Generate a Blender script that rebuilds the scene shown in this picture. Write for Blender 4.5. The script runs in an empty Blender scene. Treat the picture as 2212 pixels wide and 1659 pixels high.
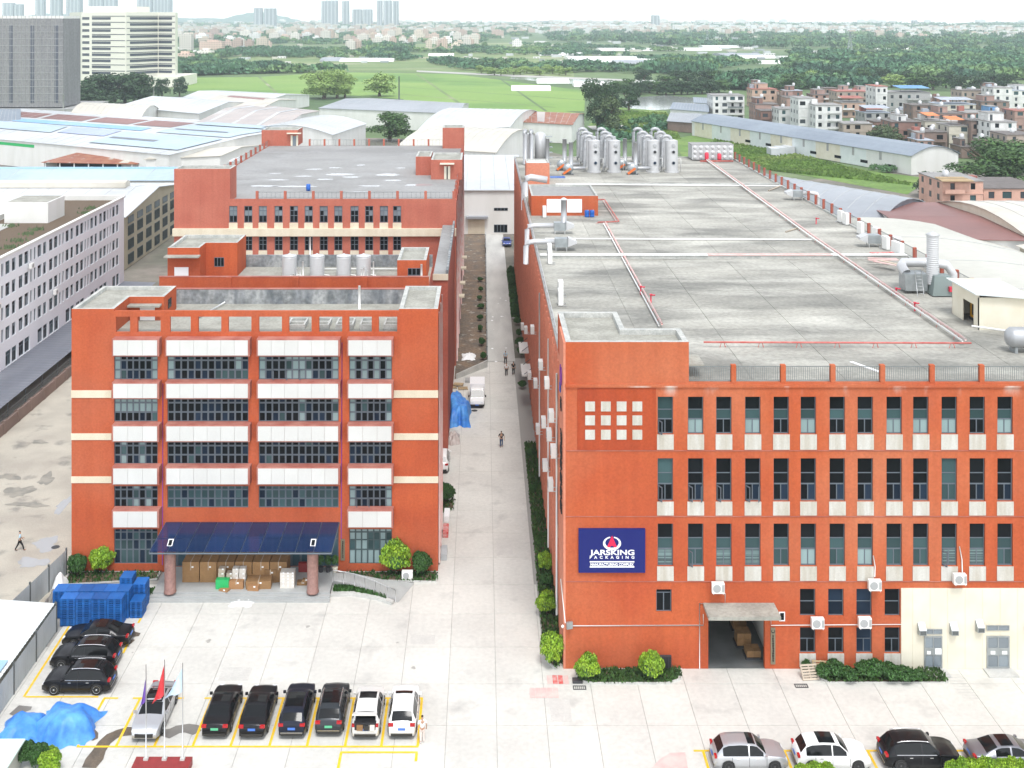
import bpy, math, random
import numpy as np
from mathutils import Vector, Matrix
random.seed(7)
rng = np.random.default_rng(11)
scene = bpy.context.scene
R = math.radians

# ---------------------------------------------------------------- camera
# a level camera with a shifted lens (the photograph's verticals are upright), 46.5 m above the yard
FO, VX, VY, CH = 2400.0, 1042.0, 39.0, 46.5     # focal length, vanishing point (in a 2212 x 1659 frame), height
cam = bpy.data.cameras.new("Camera")
cam.sensor_fit = 'HORIZONTAL'; cam.sensor_width = 36
cam.lens = FO / 2212 * 36
cam.shift_x = (1106 - VX) / 2212
cam.shift_y = -(829.5 - VY) / 2212
cam.clip_start = 1; cam.clip_end = 40000
camo = bpy.data.objects.new("Camera", cam)
camo.location = (0, 0, CH); camo.rotation_euler = (R(90), 0, 0)
scene.collection.objects.link(camo); scene.camera = camo

# ---------------------------------------------------------------- sky and sun (bright overcast)
SUN_EL, SUN_AZ = 62, 170        # degrees; azimuth clockwise from +Y: the light comes from behind and right of the camera
w = bpy.data.worlds.new("World"); scene.world = w; w.use_nodes = True
nt = w.node_tree; bg = nt.nodes["Background"]
sky = nt.nodes.new("ShaderNodeTexSky"); sky.sky_type = 'NISHITA'; sky.sun_disc = False
sky.sun_elevation = R(SUN_EL); sky.sun_rotation = R(SUN_AZ); sky.air_density = 1.0; sky.dust_density = 0.5; sky.ozone_density = 1.0
hs = nt.nodes.new("ShaderNodeHueSaturation"); hs.inputs["Saturation"].default_value = 0.22
nt.links.new(sky.outputs[0], hs.inputs["Color"]); nt.links.new(hs.outputs[0], bg.inputs[0])
bg.inputs[1].default_value = 0.15
sl = bpy.data.lights.new("Sun", 'SUN'); sl.energy = 1.15; sl.angle = R(18); sl.color = (1, 0.975, 0.94)
so = bpy.data.objects.new("Sun", sl)
d = Vector((math.sin(R(SUN_AZ)) * math.cos(R(SUN_EL)), math.cos(R(SUN_AZ)) * math.cos(R(SUN_EL)), math.sin(R(SUN_EL))))
so.rotation_euler = d.to_track_quat('Z', 'Y').to_euler(); so.location = (0, 0, 200)
scene.collection.objects.link(so)
vs = scene.view_settings
vs.view_transform = 'Standard'; vs.look = 'None'; vs.gamma = 1; vs.use_curve_mapping = False
vs.exposure = 1.22
scene.cycles.use_denoising = True
scene.cycles.max_bounces = 6; scene.cycles.diffuse_bounces = 3; scene.cycles.glossy_bounces = 3
scene.cycles.transmission_bounces = 4; scene.cycles.transparent_max_bounces = 12; scene.cycles.volume_bounces = 1
scene.cycles.use_adaptive_sampling = True; scene.cycles.adaptive_threshold = .02
scene.cycles.caustics_reflective = False; scene.cycles.caustics_refractive = False

# ---------------------------------------------------------------- helpers
def W(px, py, z=0.0):                       # point at height z seen at (px, py) of the 2212-wide photograph
    Y = (CH - z) * FO / (py - VY); return Vector(((px - VX) * Y / FO, Y, z))
def XA(px, Y): return (px - VX) * Y / FO
def ZA(py, Y): return CH - (py - VY) * Y / FO
COL = scene.collection
MW = {}
def link(o, parent=None, M=None):
    COL.objects.link(o); M = M if M is not None else Matrix()
    if parent is not None:
        o.parent = parent; o.matrix_parent_inverse = MW[parent.name].inverted()
    o.matrix_basis = M; MW[o.name] = M.copy(); return o
def TL(x=0, y=0, z=0, rz=0, s=1):
    m = Matrix.Translation((x, y, z)) @ Matrix.Rotation(rz, 4, 'Z')
    return m @ Matrix.Diagonal((s, s, s, 1)) if not isinstance(s, tuple) else m @ Matrix.Diagonal((*s, 1))
def tag(o, label=None, cat=None, group=None, kind=None):
    if label: o["label"] = label
    if cat: o["category"] = cat
    if group: o["group"] = group
    if kind: o["kind"] = kind
    return o
def thing(name, label, cat, x=0, y=0, z=0, rz=0, group=None):
    return tag(link(bpy.data.objects.new(name, None), None, TL(x, y, z, rz)), label, cat, group)
def kids(o): return [c for c in bpy.data.objects if c.parent == o]
CH_ = {}
def copy_tree(root, M, label=None, group=None, _p=None, _rel=None):
    rel = _rel if _rel is not None else M @ MW[root.name].inverted()
    c = root.copy(); link(c, _p, rel @ MW[root.name])
    if root.parent is None:
        if label: c["label"] = label
        if group: c["group"] = group
    for ch in root.children: copy_tree(ch, None, None, None, c, rel)
    return c

def bake(o):                                # evaluate one object's modifiers or text in a small scene of its own
    sc = bpy.data.scenes.new("bake"); sc.collection.objects.link(o); sc.view_layers[0].update()
    me = bpy.data.meshes.new_from_object(o.evaluated_get(sc.view_layers[0].depsgraph)); sc.collection.objects.unlink(o); bpy.data.scenes.remove(sc); return me
class MB:
    def __init__(s): s.v = []; s.f = []; s.m = []; s.mi = 0
    def add(s, vs, fs):
        n = len(s.v); s.v += [tuple(p) for p in vs]
        for f in fs: s.f.append([i + n for i in f]); s.m.append(s.mi)
        return s
    def box(s, x0, x1, y0, y1, z0, z1):
        return s.add([(x0,y0,z0),(x1,y0,z0),(x1,y1,z0),(x0,y1,z0),(x0,y0,z1),(x1,y0,z1),(x1,y1,z1),(x0,y1,z1)],
            [(0,3,2,1),(4,5,6,7),(0,1,5,4),(1,2,6,5),(2,3,7,6),(3,0,4,7)])
    def poly(s, pts): return s.add(pts, [list(range(len(pts)))])
    def prism(s, pts, z0, z1):
        n = len(pts)
        return s.add([(p[0], p[1], z0) for p in pts] + [(p[0], p[1], z1) for p in pts],
            [list(range(n))[::-1], list(range(n, 2*n))] + [(i, (i+1) % n, n+(i+1) % n, n+i) for i in range(n)])
    def tube(s, path, r, n=8, close=True):
        path = [Vector(p) for p in path]; rs = r if isinstance(r, (list, tuple)) else [r]*len(path)
        vs = []; up = Vector((0, 0, 1))
        for i, p in enumerate(path):
            t = (path[min(i+1, len(path)-1)] - path[max(i-1, 0)]).normalized()
            a = up if abs(t.z) < .9 else Vector((1, 0, 0))
            u = t.cross(a).normalized(); v = t.cross(u)
            vs += [p + (u*math.cos(2*math.pi*k/n) + v*math.sin(2*math.pi*k/n))*rs[i] for k in range(n)]
        fs = [(i*n+k, i*n+(k+1) % n, (i+1)*n+(k+1) % n, (i+1)*n+k) for i in range(len(path)-1) for k in range(n)]
        if close: fs += [list(range(n)), list(range((len(path)-1)*n, len(path)*n))[::-1]]
        return s.add(vs, fs)
    def lathe(s, prof, n=16, c=(0, 0, 0)):
        vs = [(c[0]+r*math.cos(2*math.pi*k/n), c[1]+r*math.sin(2*math.pi*k/n), c[2]+z) for r, z in prof for k in range(n)]
        L = len(prof)
        fs = [(i*n+k, i*n+(k+1) % n, (i+1)*n+(k+1) % n, (i+1)*n+k) for i in range(L-1) for k in range(n)]
        fs += [list(range(n))[::-1], list(range((L-1)*n, L*n))]
        return s.add(vs, fs)
    def mesh(s, name, mats, smooth=False):
        me = bpy.data.meshes.new(name); me.from_pydata(s.v, [], s.f)
        for m in (mats if isinstance(mats, (list, tuple)) else [mats]): me.materials.append(MT[m])
        if any(s.m): me.polygons.foreach_set("material_index", s.m)
        if smooth: me.polygons.foreach_set("use_smooth", [True]*len(s.f))
        me.update(); return me
    def obj(s, name, mats, parent=None, M=None, smooth=False):
        return link(bpy.data.objects.new(name, s.mesh(name, mats, smooth)), parent, M)
def mobj(name, me, parent=None, M=None): return link(bpy.data.objects.new(name, me), parent, M)
_UB = {}
def box(name, mat, x0, x1, y0, y1, z0, z1, parent=None, rz=0, pre=None):
    if mat not in _UB: _UB[mat] = MB().box(-.5, .5, -.5, .5, -.5, .5).mesh("box_" + mat, mat)
    M = TL((x0+x1)/2, (y0+y1)/2, (z0+z1)/2, rz) @ Matrix.Diagonal((max(x1-x0, .001), max(y1-y0, .001), max(z1-z0, .001), 1))
    return link(bpy.data.objects.new(name, _UB[mat]), parent, pre @ M if pre is not None else M)
def struct(o): o["kind"] = "structure"; return o
def tube(name, mat, path, r, parent=None, n=8, M=None): return MB().tube(path, r, n).obj(name, mat, parent, M, True)

def wallmesh(name, mat, u0, u1, v0, v1, holes, dep):
    """a wall in the x-z plane (front at y=0, depth towards +y) with rectangular openings and their reveals, one mesh"""
    us = sorted({round(a, 4) for a in [u0, u1] + [h[0] for h in holes] + [h[1] for h in holes]})
    vs_ = sorted({round(a, 4) for a in [v0, v1] + [h[2] for h in holes] + [h[3] for h in holes]})
    def inh(u, v): return any(h[0] < u < h[1] and h[2] < v < h[3] for h in holes)
    mb = MB(); idx = {}
    def vid(i, j, k):
        if (i, j, k) not in idx: idx[(i, j, k)] = len(mb.v); mb.v.append((us[i], dep*k, vs_[j]))
        return idx[(i, j, k)]
    nu, nv = len(us)-1, len(vs_)-1
    solid = [[not inh((us[i]+us[i+1])/2, (vs_[j]+vs_[j+1])/2) for j in range(nv)] for i in range(nu)]
    def S(i, j): return 0 <= i < nu and 0 <= j < nv and solid[i][j]
    for i in range(nu):
        for j in range(nv):
            if not solid[i][j]: continue
            mb.f.append([vid(i,j,0), vid(i+1,j,0), vid(i+1,j+1,0), vid(i,j+1,0)])
            for (di, dj, a, b) in ((-1,0,(i,j+1),(i,j)), (1,0,(i+1,j),(i+1,j+1)), (0,-1,(i,j),(i+1,j)), (0,1,(i+1,j+1),(i,j+1))):
                if not S(i+di, j+dj):
                    mb.f.append([vid(*a,0), vid(*a,1), vid(*b,1), vid(*b,0)])
    mb.m = [0]*len(mb.f)
    return mb.mesh(name, mat)
_FR = {}
def frame_mesh(mat, wd, ht, rects, dep=.07):
    key = (mat, round(wd, 2), round(ht, 2), tuple(rects))
    if key not in _FR:
        _FR[key] = wallmesh("window_frame", mat, 0, wd, 0, ht, [(a*wd, b*wd, c*ht, e*ht) for a, b, c, e in rects], dep)
    return _FR[key]
def grid_rects(cols, rows, bar_u, bar_v):
    """normalised pane rectangles for given column count and row heights (bottom to top)"""
    out = []; tot = sum(rows); v = 0
    for rh in rows:
        for c in range(cols):
            out.append((round(c/cols+bar_u, 4), round((c+1)/cols-bar_u, 4), round(v/tot+bar_v, 4), round((v+rh)/tot-bar_v, 4)))
        v += rh
    return out
def window(parent, P, wd, ht, rects, frame, panes, back=.1):
    """P: matrix of the window's lower left corner on the wall face (x along the wall, y into it)"""
    wo = mobj("window", frame_mesh(frame, wd, ht, rects), parent, P @ Matrix.Translation((0, back, 0)))
    for k, (a, b, c, e) in enumerate(rects):
        m = panes(k) if callable(panes) else panes
        box("pane", m, a*wd-.01, b*wd+.01, back+.035, back+.06, c*ht-.01, e*ht+.01, wo, pre=P)
    return wo
# ---------------------------------------------------------------- materials
MT = {}
def srgb(r, g, b): return tuple(((c/255+.055)/1.055)**2.4 if c > 10 else c/255/12.92 for c in (r, g, b))
def mat(name, c, rough=.75, met=0.0, c2=None, sc=1.0, st=(1, 1, 1), lo=.35, hi=.65, c3=None, sc3=.1, lo3=.5, hi3=.7,
        fine=0.0, fsc=8.0, orand=0.0, bump=0.0, bsc=10.0, bst=(1, 1, 1), alpha=1.0, spec=.5, coat=0.0, island=0.0, st3=(1, 1, 1), streak=0.0, lime=None):
    m = bpy.data.materials.new(name); m.use_nodes = True; MT[name] = m
    t = m.node_tree; N = t.nodes.new; L = t.links.new; b = t.nodes["Principled BSDF"]
    b.inputs["Roughness"].default_value = rough; b.inputs["Metallic"].default_value = met
    b.inputs["Specular IOR Level"].default_value = spec; b.inputs["Coat Weight"].default_value = coat
    if alpha < 1: b.inputs["Alpha"].default_value = alpha
    b.inputs["Base Color"].default_value = (*c, 1)
    g = N("ShaderNodeNewGeometry"); cur = None
    def noise(scale, stretch, detail=5):
        mp = N("ShaderNodeMapping"); mp.inputs["Scale"].default_value = stretch; L(g.outputs["Position"], mp.inputs[0])
        n = N("ShaderNodeTexNoise"); n.inputs["Scale"].default_value = scale; n.inputs["Detail"].default_value = detail
        L(mp.outputs[0], n.inputs["Vector"]); return n.outputs["Fac"]
    def mixc(fac, A, B, typ='MIX'):
        x = N("ShaderNodeMix"); x.data_type = 'RGBA'; x.blend_type = typ
        if isinstance(fac, float): x.inputs[0].default_value = fac
        else: L(fac, x.inputs[0])
        for k, V in ((6, A), (7, B)):
            if isinstance(V, tuple): x.inputs[k].default_value = (*V, 1)
            else: L(V, x.inputs[k])
        return x.outputs[2]
    def rng_(f, a, b_):
        r = N("ShaderNodeMapRange"); r.inputs[1].default_value = a; r.inputs[2].default_value = b_; L(f, r.inputs[0]); return r.outputs[0]
    cur = c
    if c2: cur = mixc(rng_(noise(sc, st), lo, hi), cur, c2)
    if c3: cur = mixc(rng_(noise(sc3, st3), lo3, hi3), cur, c3)
    def scale_by(cur, f, amt):
        r = N("ShaderNodeMapRange"); r.inputs[1].default_value = 0; r.inputs[2].default_value = 1
        r.inputs[3].default_value = 1-amt; r.inputs[4].default_value = 1+amt; L(f, r.inputs[0])
        cb = N("ShaderNodeCombineXYZ")
        for k in range(3): L(r.outputs[0], cb.inputs[k])
        return mixc(1.0, cur, cb.outputs[0], 'MULTIPLY')
    if fine: cur = scale_by(cur, rng_(noise(fsc, (1, 1, 1), 3), .3, .7), fine)
    if streak: cur = scale_by(cur, rng_(noise(1.0, (1.6, 1.6, .07), 4), .35, .65), streak)
    if lime:                                        # chalky lime runs below the parapet, between two heights
        sp = N("ShaderNodeSeparateXYZ"); L(g.outputs["Position"], sp.inputs[0])
        mm = N("ShaderNodeMath"); mm.operation = 'MULTIPLY'; L(rng_(sp.outputs[2], lime[0], lime[1]), mm.inputs[0]); L(rng_(noise(.55, (1, 1, .3), 8), .55, .72), mm.inputs[1])
        ct = N("ShaderNodeMath"); ct.operation = 'LESS_THAN'; L(sp.outputs[2], ct.inputs[0]); ct.inputs[1].default_value = lime[1]+.1
        m2 = N("ShaderNodeMath"); m2.operation = 'MULTIPLY'; L(mm.outputs[0], m2.inputs[0]); L(ct.outputs[0], m2.inputs[1]); mm = m2
        cur = mixc(mm.outputs[0], cur, (.60, .50, .44))
    if orand: cur = scale_by(cur, N("ShaderNodeObjectInfo").outputs["Random"], orand)
    if island: cur = scale_by(cur, g.outputs["Random Per Island"], island)
    if not isinstance(cur, tuple): L(cur, b.inputs["Base Color"])
    if bump:
        bp = N("ShaderNodeBump"); bp.inputs["Strength"].default_value = bump; bp.inputs["Distance"].default_value = .05
        L(noise(bsc, bst, 3), bp.inputs["Height"]); L(bp.outputs[0], b.inputs["Normal"])
    return m
# building skins
mat("tile_orange", (.45, .10, .04), .9, c2=(.385, .08, .035), sc=.3, fine=.09, fsc=6, c3=(.43, .125, .066), sc3=.1, lo3=.45, hi3=.8, spec=.12, streak=.05)
mat("tile_orange_b", (.455, .105, .041), .9, c2=(.41, .085, .036), sc=.22, fine=.09, fsc=6, c3=(.48, .165, .085), sc3=.08, lo3=.45, hi3=.72, spec=.12, streak=.05, lime=(19.35, 20.15))
mat("tile_orange_d", (.385, .072, .027), .88, c2=(.34, .06, .025), sc=.3, fine=.10, fsc=6, spec=.15, streak=.1)
mat("tile_salmon_sheen", (.60, .235, .15), .8, fine=.1, fsc=4, c2=(.56, .20, .125), sc=.3, spec=.2)  # salmon brick; on the alley side the paleness is painted grazing sheen
mat("tile_red", (.41, .118, .078), .85, c2=(.35, .092, .062), sc=.3, fine=.10, fsc=4, spec=.2)
mat("tile_pink", (.44, .145, .10), .85, c2=(.40, .12, .082), sc=.3, fine=.09, fsc=5, spec=.2, streak=.05)
mat("ledge_red", (.33, .10, .075), .8, c2=(.42, .18, .14), sc=.8, fine=.1)
mat("cream", (.66, .60, .47), .8, c2=(.60, .53, .40), sc=.5, st=(2, 2, .3), fine=.05)
mat("cream_dirty", (.555, .545, .505), .8, c2=(.44, .41, .345), sc=1.2, st=(2, 2, .25), fine=.06)
mat("white_panel", (.60, .60, .58), .6, c2=(.57, .57, .55), sc=.5, st=(1, 1, 1), orand=.03)
mat("white_wall", (.72, .72, .69), .75, c2=(.63, .63, .59), sc=.4, st=(1, 1, .25), lo=.4, hi=.8)
mat("dorm_white", (.85, .88, .92), .8, c2=(.80, .83, .87), sc=.25, st=(1, 1, .3))
mat("beige_wall", (.40, .36, .26), .8, c2=(.35, .31, .22), sc=.3)
mat("paint_white", (.80, .80, .80), .5, orand=.03)
mat("paint_cream", (.72, .68, .56), .7, c2=(.66, .61, .48), sc=.6)
mat("stained_concrete", (.15, .165, .18), .9, c2=(.34, .35, .35), sc=1.1, st=(1, 1, .35), fine=.25, fsc=3, c3=(.10, .11, .11), sc3=.7, lo3=.5, hi3=.75)
mat("roof_rim", (.50, .50, .47), .9, c2=(.36, .37, .35), sc=1.2, fine=.15)
mat("roof_slab", (.345, .335, .295), .9, c2=(.18, .178, .16), sc=.16, st=(.6, 1.35, 1), lo=.38, hi=.68, fine=.15, fsc=2.5, c3=(.47, .46, .41), sc3=.22, st3=(.5, 1.2, 1), lo3=.47, hi3=.72, orand=.07)
mat("roof_grey", (.29, .287, .28), .8, c2=(.225, .222, .216), sc=.12, st=(.5, 1, 1), fine=.1, fsc=2, c3=(.33, .33, .33), sc3=.2, lo3=.5, hi3=.8)
mat("roof_small", (.36, .355, .31), .9, c2=(.27, .265, .23), sc=.6, fine=.15, fsc=4)
mat("puddle", (.36, .365, .37), .2, spec=.4)
# ground
mat("yard_slab", (.60, .59, .545), .85, c2=(.525, .515, .478), sc=.22, lo=.35, hi=.7, fine=.06, fsc=3, orand=.03, c3=(.37, .365, .345), sc3=.42, lo3=.58, hi3=.85)
mat("yard_base", (.33, .32, .295), .95)
mat("lane", (.46, .43, .36), .85, c2=(.36, .33, .28), sc=.22, fine=.1, c3=(.22, .21, .185), sc3=.35, lo3=.58, hi3=.72)
mat("alley_concrete", (.56, .555, .52), .85, c2=(.45, .445, .42), sc=.25, st=(2, .5, 1), fine=.08)
mat("dirt", (.21, .15, .10), .95, c2=(.13, .11, .09), sc=.5, fine=.3, fsc=3, c3=(.40, .38, .34), sc3=.8, lo3=.6, hi3=.7)
mat("porch_stone", (.41, .42, .41), .7, c2=(.36, .37, .365), sc=1, fine=.06)
mat("kerb", (.55, .55, .52), .85, c2=(.44, .44, .42), sc=1, fine=.1)
mat("line_yellow", (.80, .50, .01), .7, c2=(.74, .52, .10), sc=2.5, lo=.45, hi=.75)
mat("line_white", (.72, .71, .67), .7, c2=(.62, .61, .56), sc=2)
mat("line_red", (.55, .06, .05), .7, c2=(.62, .35, .33), sc=3)
mat("line_pink", (.62, .40, .38), .8, c2=(.58, .50, .46), sc=1.5)
mat("wet", (.15, .12, .085), .35, c2=(.10, .085, .065), sc=1.5, fine=.2)
mat("wet_grey", (.21, .20, .18), .4, c2=(.17, .16, .15), sc=1.2)
mat("wet_lane", (.30, .28, .235), .5, c2=(.22, .21, .18), sc=.8, lo=.4, hi=.6)
mat("tyre_mark", (.525, .515, .475), .85, c2=(.47, .46, .43), sc=1.2, fine=.06)
mat("slab_patch", (.54, .53, .495), .9, c2=(.49, .48, .45), sc=1.5, fine=.08)
mat("oil_spot", (.32, .31, .285), .7, c2=(.42, .41, .38), sc=4)
mat("iron", (.045, .045, .05), .6)
mat("soil", (.12, .085, .055), .95, fine=.2)
# vegetation
mat("leaf_lime", (.27, .42, .025), .6, island=.5, c2=(.15, .29, .018), sc=1.6)
mat("leaf_bush", (.035, .10, .018), .65, island=.45)
mat("leaf_grass", (.055, .12, .022), .8, island=.4, c2=(.04, .09, .02), sc=1)
mat("leaf_tree", (.075, .155, .035), .7, island=.45, c2=(.035, .08, .025), sc=.2)
mat("leaf_tree_light", (.27, .38, .11), .7, island=.3, c2=(.22, .33, .09), sc=.2)
mat("leaf_tree_dark", (.03, .07, .025), .7, island=.45)
mat("leaf_olive", (.07, .105, .04), .7, island=.45)
mat("wood_far", (.062, .155, .075), .8, island=.35, c2=(.16, .26, .09), sc=.009, lo=.48, hi=.62, c3=(.036, .10, .055), sc3=.02, lo3=.52, hi3=.62)
mat("bark", (.12, .09, .06), .9, fine=.2)
mat("field_bright", (.17, .29, .06), .9, c2=(.21, .32, .075), sc=.02, st=(.3, 1, 1), fine=.06, fsc=.3, c3=(.12, .235, .05), sc3=.008, lo3=.5, hi3=.62)
mat("field_grass", (.15, .25, .05), .9, c2=(.10, .18, .035), sc=.12, fine=.2, fsc=.8, c3=(.22, .28, .08), sc3=.05, lo3=.5, hi3=.7)
mat("field_pale", (.20, .25, .10), .9, c2=(.13, .20, .065), sc=.03, st=(.25, 1, 1), lo=.4, hi=.6, fine=.1, fsc=.2, c3=(.34, .33, .22), sc3=.012, st3=(.4, 1, 1), lo3=.58, hi3=.68)
mat("land", (.13, .19, .075), .95, c2=(.07, .125, .05), sc=.006, st=(.4, 1, 1), lo=.4, hi=.6, fine=.15, fsc=.08, c3=(.25, .25, .16), sc3=.004, st3=(.35, 1.2, 1), lo3=.56, hi3=.68)
mat("town_ground", (.24, .21, .18), .95, c2=(.13, .13, .10), sc=.06, fine=.2, fsc=.3)
mat("road_far", (.42, .41, .38), .9)
mat("water", (.30, .32, .30), .12, spec=.6, bump=.1, bsc=.6)
mat("hill", (.12, .19, .16), .95, c2=(.10, .16, .13), sc=.002)
# glass, metal, plastic
mat("glass_dark", (.008, .010, .012), .2, spec=.1, orand=.3)
mat("glass_blue", (.016, .028, .048), .2, spec=.1, orand=.4)
mat("glass_teal", (.045, .085, .09), .15, spec=.25, orand=.3)
mat("glass_curtain", (.24, .33, .335), .2, spec=.5, orand=.12)
mat("glass_blind", (.16, .24, .24), .25, c2=(.06, .09, .095), sc=1, st=(.05, .05, 9), lo=.45, hi=.55)
mat("glass_sky", (.20, .235, .26), .1, spec=.6, orand=.15)
mat("glass_car", (.008, .009, .010), .08, spec=.25)
mat("glass_shop", (.055, .105, .13), .12, spec=.5, orand=.2)
mat("canopy_glass", (.014, .035, .115), .1, spec=.35, alpha=.62, orand=.2)
mat("frame_grey", (.115, .14, .165), .5, spec=.3)
mat("frame_green", (.05, .08, .085), .5)
mat("frame_white", (.7, .7, .7), .5)
mat("steel", (.44, .45, .46), .48, .5, c2=(.38, .39, .40), sc=1.5, st=(1, 1, .3))
mat("steel_bright", (.58, .585, .59), .5, .35, c2=(.56, .565, .57), sc=2, st=(1, 1, 4))
mat("zinc", (.42, .45, .46), .45, .7, c2=(.34, .37, .38), sc=2)
mat("zinc_green", (.24, .29, .28), .5, .5)
mat("rail", (.62, .63, .63), .35, .8)
mat("rail_dark", (.10, .11, .11), .6)
mat("rail_grey", (.16, .18, .18), .6)
mat("pipe_red", (.50, .10, .085), .6, c2=(.56, .20, .17), sc=1.5)
mat("pipe_pink", (.62, .36, .33), .6, c2=(.62, .50, .47), sc=1.2)
mat("pipe_white", (.76, .76, .74), .55)
mat("fan_orange", (.70, .16, .03), .5)
mat("red_paint", (.62, .035, .07), .5)
mat("plinth_red", (.28, .03, .03), .6, c2=(.22, .025, .025), sc=2)
mat("sign_blue", (.012, .018, .135), .5, spec=.2)
mat("sign_white", (.85, .86, .86), .5)
mat("sign_red", (.68, .01, .07), .5)
mat("plaque", (.24, .215, .15), .4, .4)
mat("ink", (.012, .012, .012), .7)
mat("logo_purple", (.20, .03, .30), .5)
mat("logo_blue", (.03, .10, .45), .5)
mat("blue_plastic", (.012, .095, .33), .5, spec=.3, orand=.22, c2=(.016, .12, .38), sc=1.5)
mat("blue_tarp", (.035, .19, .62), .5, c2=(.10, .34, .74), sc=.7, bump=.35, bsc=3, fine=.15, fsc=3)
mat("blue_drum", (.01, .10, .42), .4)
mat("box_brown", (.30, .17, .072), .85, orand=.18, fine=.06, fsc=5, c2=(.26, .145, .06), sc=2)
mat("box_pale", (.50, .42, .33), .85, orand=.12, fine=.06)
mat("box_white", (.66, .62, .56), .8, orand=.06)
mat("box_open", (.34, .18, .08), .85, orand=.1)
mat("green_film", (.02, .42, .12), .5)
mat("plastic_white", (.78, .78, .75), .5)
mat("ac_grille", (.36, .37, .37), .6)
mat("granite", (.30, .17, .145), .5, fine=.25, fsc=6, c2=(.24, .13, .11), sc=3)
mat("wood", (.42, .31, .18), .85, orand=.2)
mat("wood_grey", (.45, .38, .30), .9, orand=.15)
mat("hoarding", (.44, .47, .48), .6, c2=(.38, .41, .42), sc=.8, st=(1, 1, .3))
mat("shed_white", (.70, .74, .73), .6, c2=(.62, .67, .66), sc=.4)
mat("shed_mint", (.60, .74, .66), .6)
mat("yellow_paint", (.62, .30, .01), .5)
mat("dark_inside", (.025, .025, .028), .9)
mat("floor_inside", (.115, .125, .125), .35, c2=(.16, .17, .17), sc=.6)
# sheet roofs
def sheet(name, c, c2, sc=.05, st=(1, 1, 1), rough=.55, lo=.4, hi=.65, c3=None, sc3=.08, lo3=.55, hi3=.7): mat(name, c, rough, c2=c2, sc=sc, st=st, lo=lo, hi=hi, fine=.05, fsc=.6, c3=c3, sc3=sc3, lo3=lo3, hi3=hi3)
sheet("sheet_white", (0.56, 0.58, 0.59), (0.46, 0.48, 0.49))
sheet("sheet_cream", (0.58, 0.55, 0.485), (0.5, 0.47, 0.4))
sheet("sheet_grey", (0.33, 0.35, 0.375), (0.28, 0.3, 0.325))
sheet("sheet_bluegrey", (0.235, 0.275, 0.32), (0.2, 0.235, 0.28))
sheet("sheet_paleblue", (0.42, 0.52, 0.6), (0.35, 0.44, 0.52))
sheet("sheet_blue", (0.22, 0.42, 0.64), (0.3, 0.47, 0.64))
sheet("sheet_violet", (.36, .42, .62), (.42, .48, .64))
sheet("sheet_brown", (.25, .115, .10), (.20, .095, .085))
sheet("sheet_rust", (.26, .085, .05), (.33, .14, .075), sc=.4, c3=(.42, .38, .34), sc3=.3, lo3=.6, hi3=.68)
sheet("sheet_tan", (.46, .40, .37), (.38, .34, .325), sc=.08, c3=(.50, .49, .48), sc3=.03)
sheet("sheet_sage", (0.5, 0.495, 0.44), (0.45, 0.445, 0.39))
sheet("sheet_stained", (0.55, 0.525, 0.46), (0.49, 0.45, 0.38), sc=.12, c3=(.48, .36, .24), sc3=.06, lo3=.6, hi3=.75)
sheet("sheet_dark", (.15, .16, .19), (.19, .20, .23), sc=.3, st=(1, .2, 1))
mat("roof_seam", (.45, .455, .45), .7)
mat("net_grey", (.235, .235, .235), .9, c2=(.20, .20, .205), sc=.12, st=(3, 3, .3), fine=.18, fsc=1.2)
mat("net_line", (.40, .41, .41), .8)
mat("tower_cream", (.72, .70, .62), .7)
mat("tower_glass", (.075, .085, .11), .2)
mat("tower_far", (.42, .46, .50), .7)
mat("tower_far_light", (.42, .44, .455), .7)
for nm, c in dict(white=(.70, .70, .68), grey=(.38, .38, .37), pink=(.46, .33, .29), rose=(.40, .26, .22), tan=(.40, .33, .275), brown=(.25, .18, .15),
                  peach=(.52, .36, .28), cream=(.58, .54, .45), salmon=(.66, .40, .31), brick=(.27, .155, .125)).items():
    mat("house_"+nm, c, .85, c2=tuple(k*.82 for k in c), sc=.2, st=(1, 1, .4), fine=.08, fsc=.8)
for nm, c in dict(dark=(.16, .14, .13), grey=(.30, .29, .28), red=(.38, .14, .11), blue=(.16, .34, .62), orange=(.72, .24, .09), tin=(.42, .46, .52)).items():
    mat("top_"+nm, c, .8, c2=tuple(k*.75 for k in c), sc=.3, fine=.12, fsc=1)
mat("win_far", (.045, .055, .065), .3)
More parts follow.
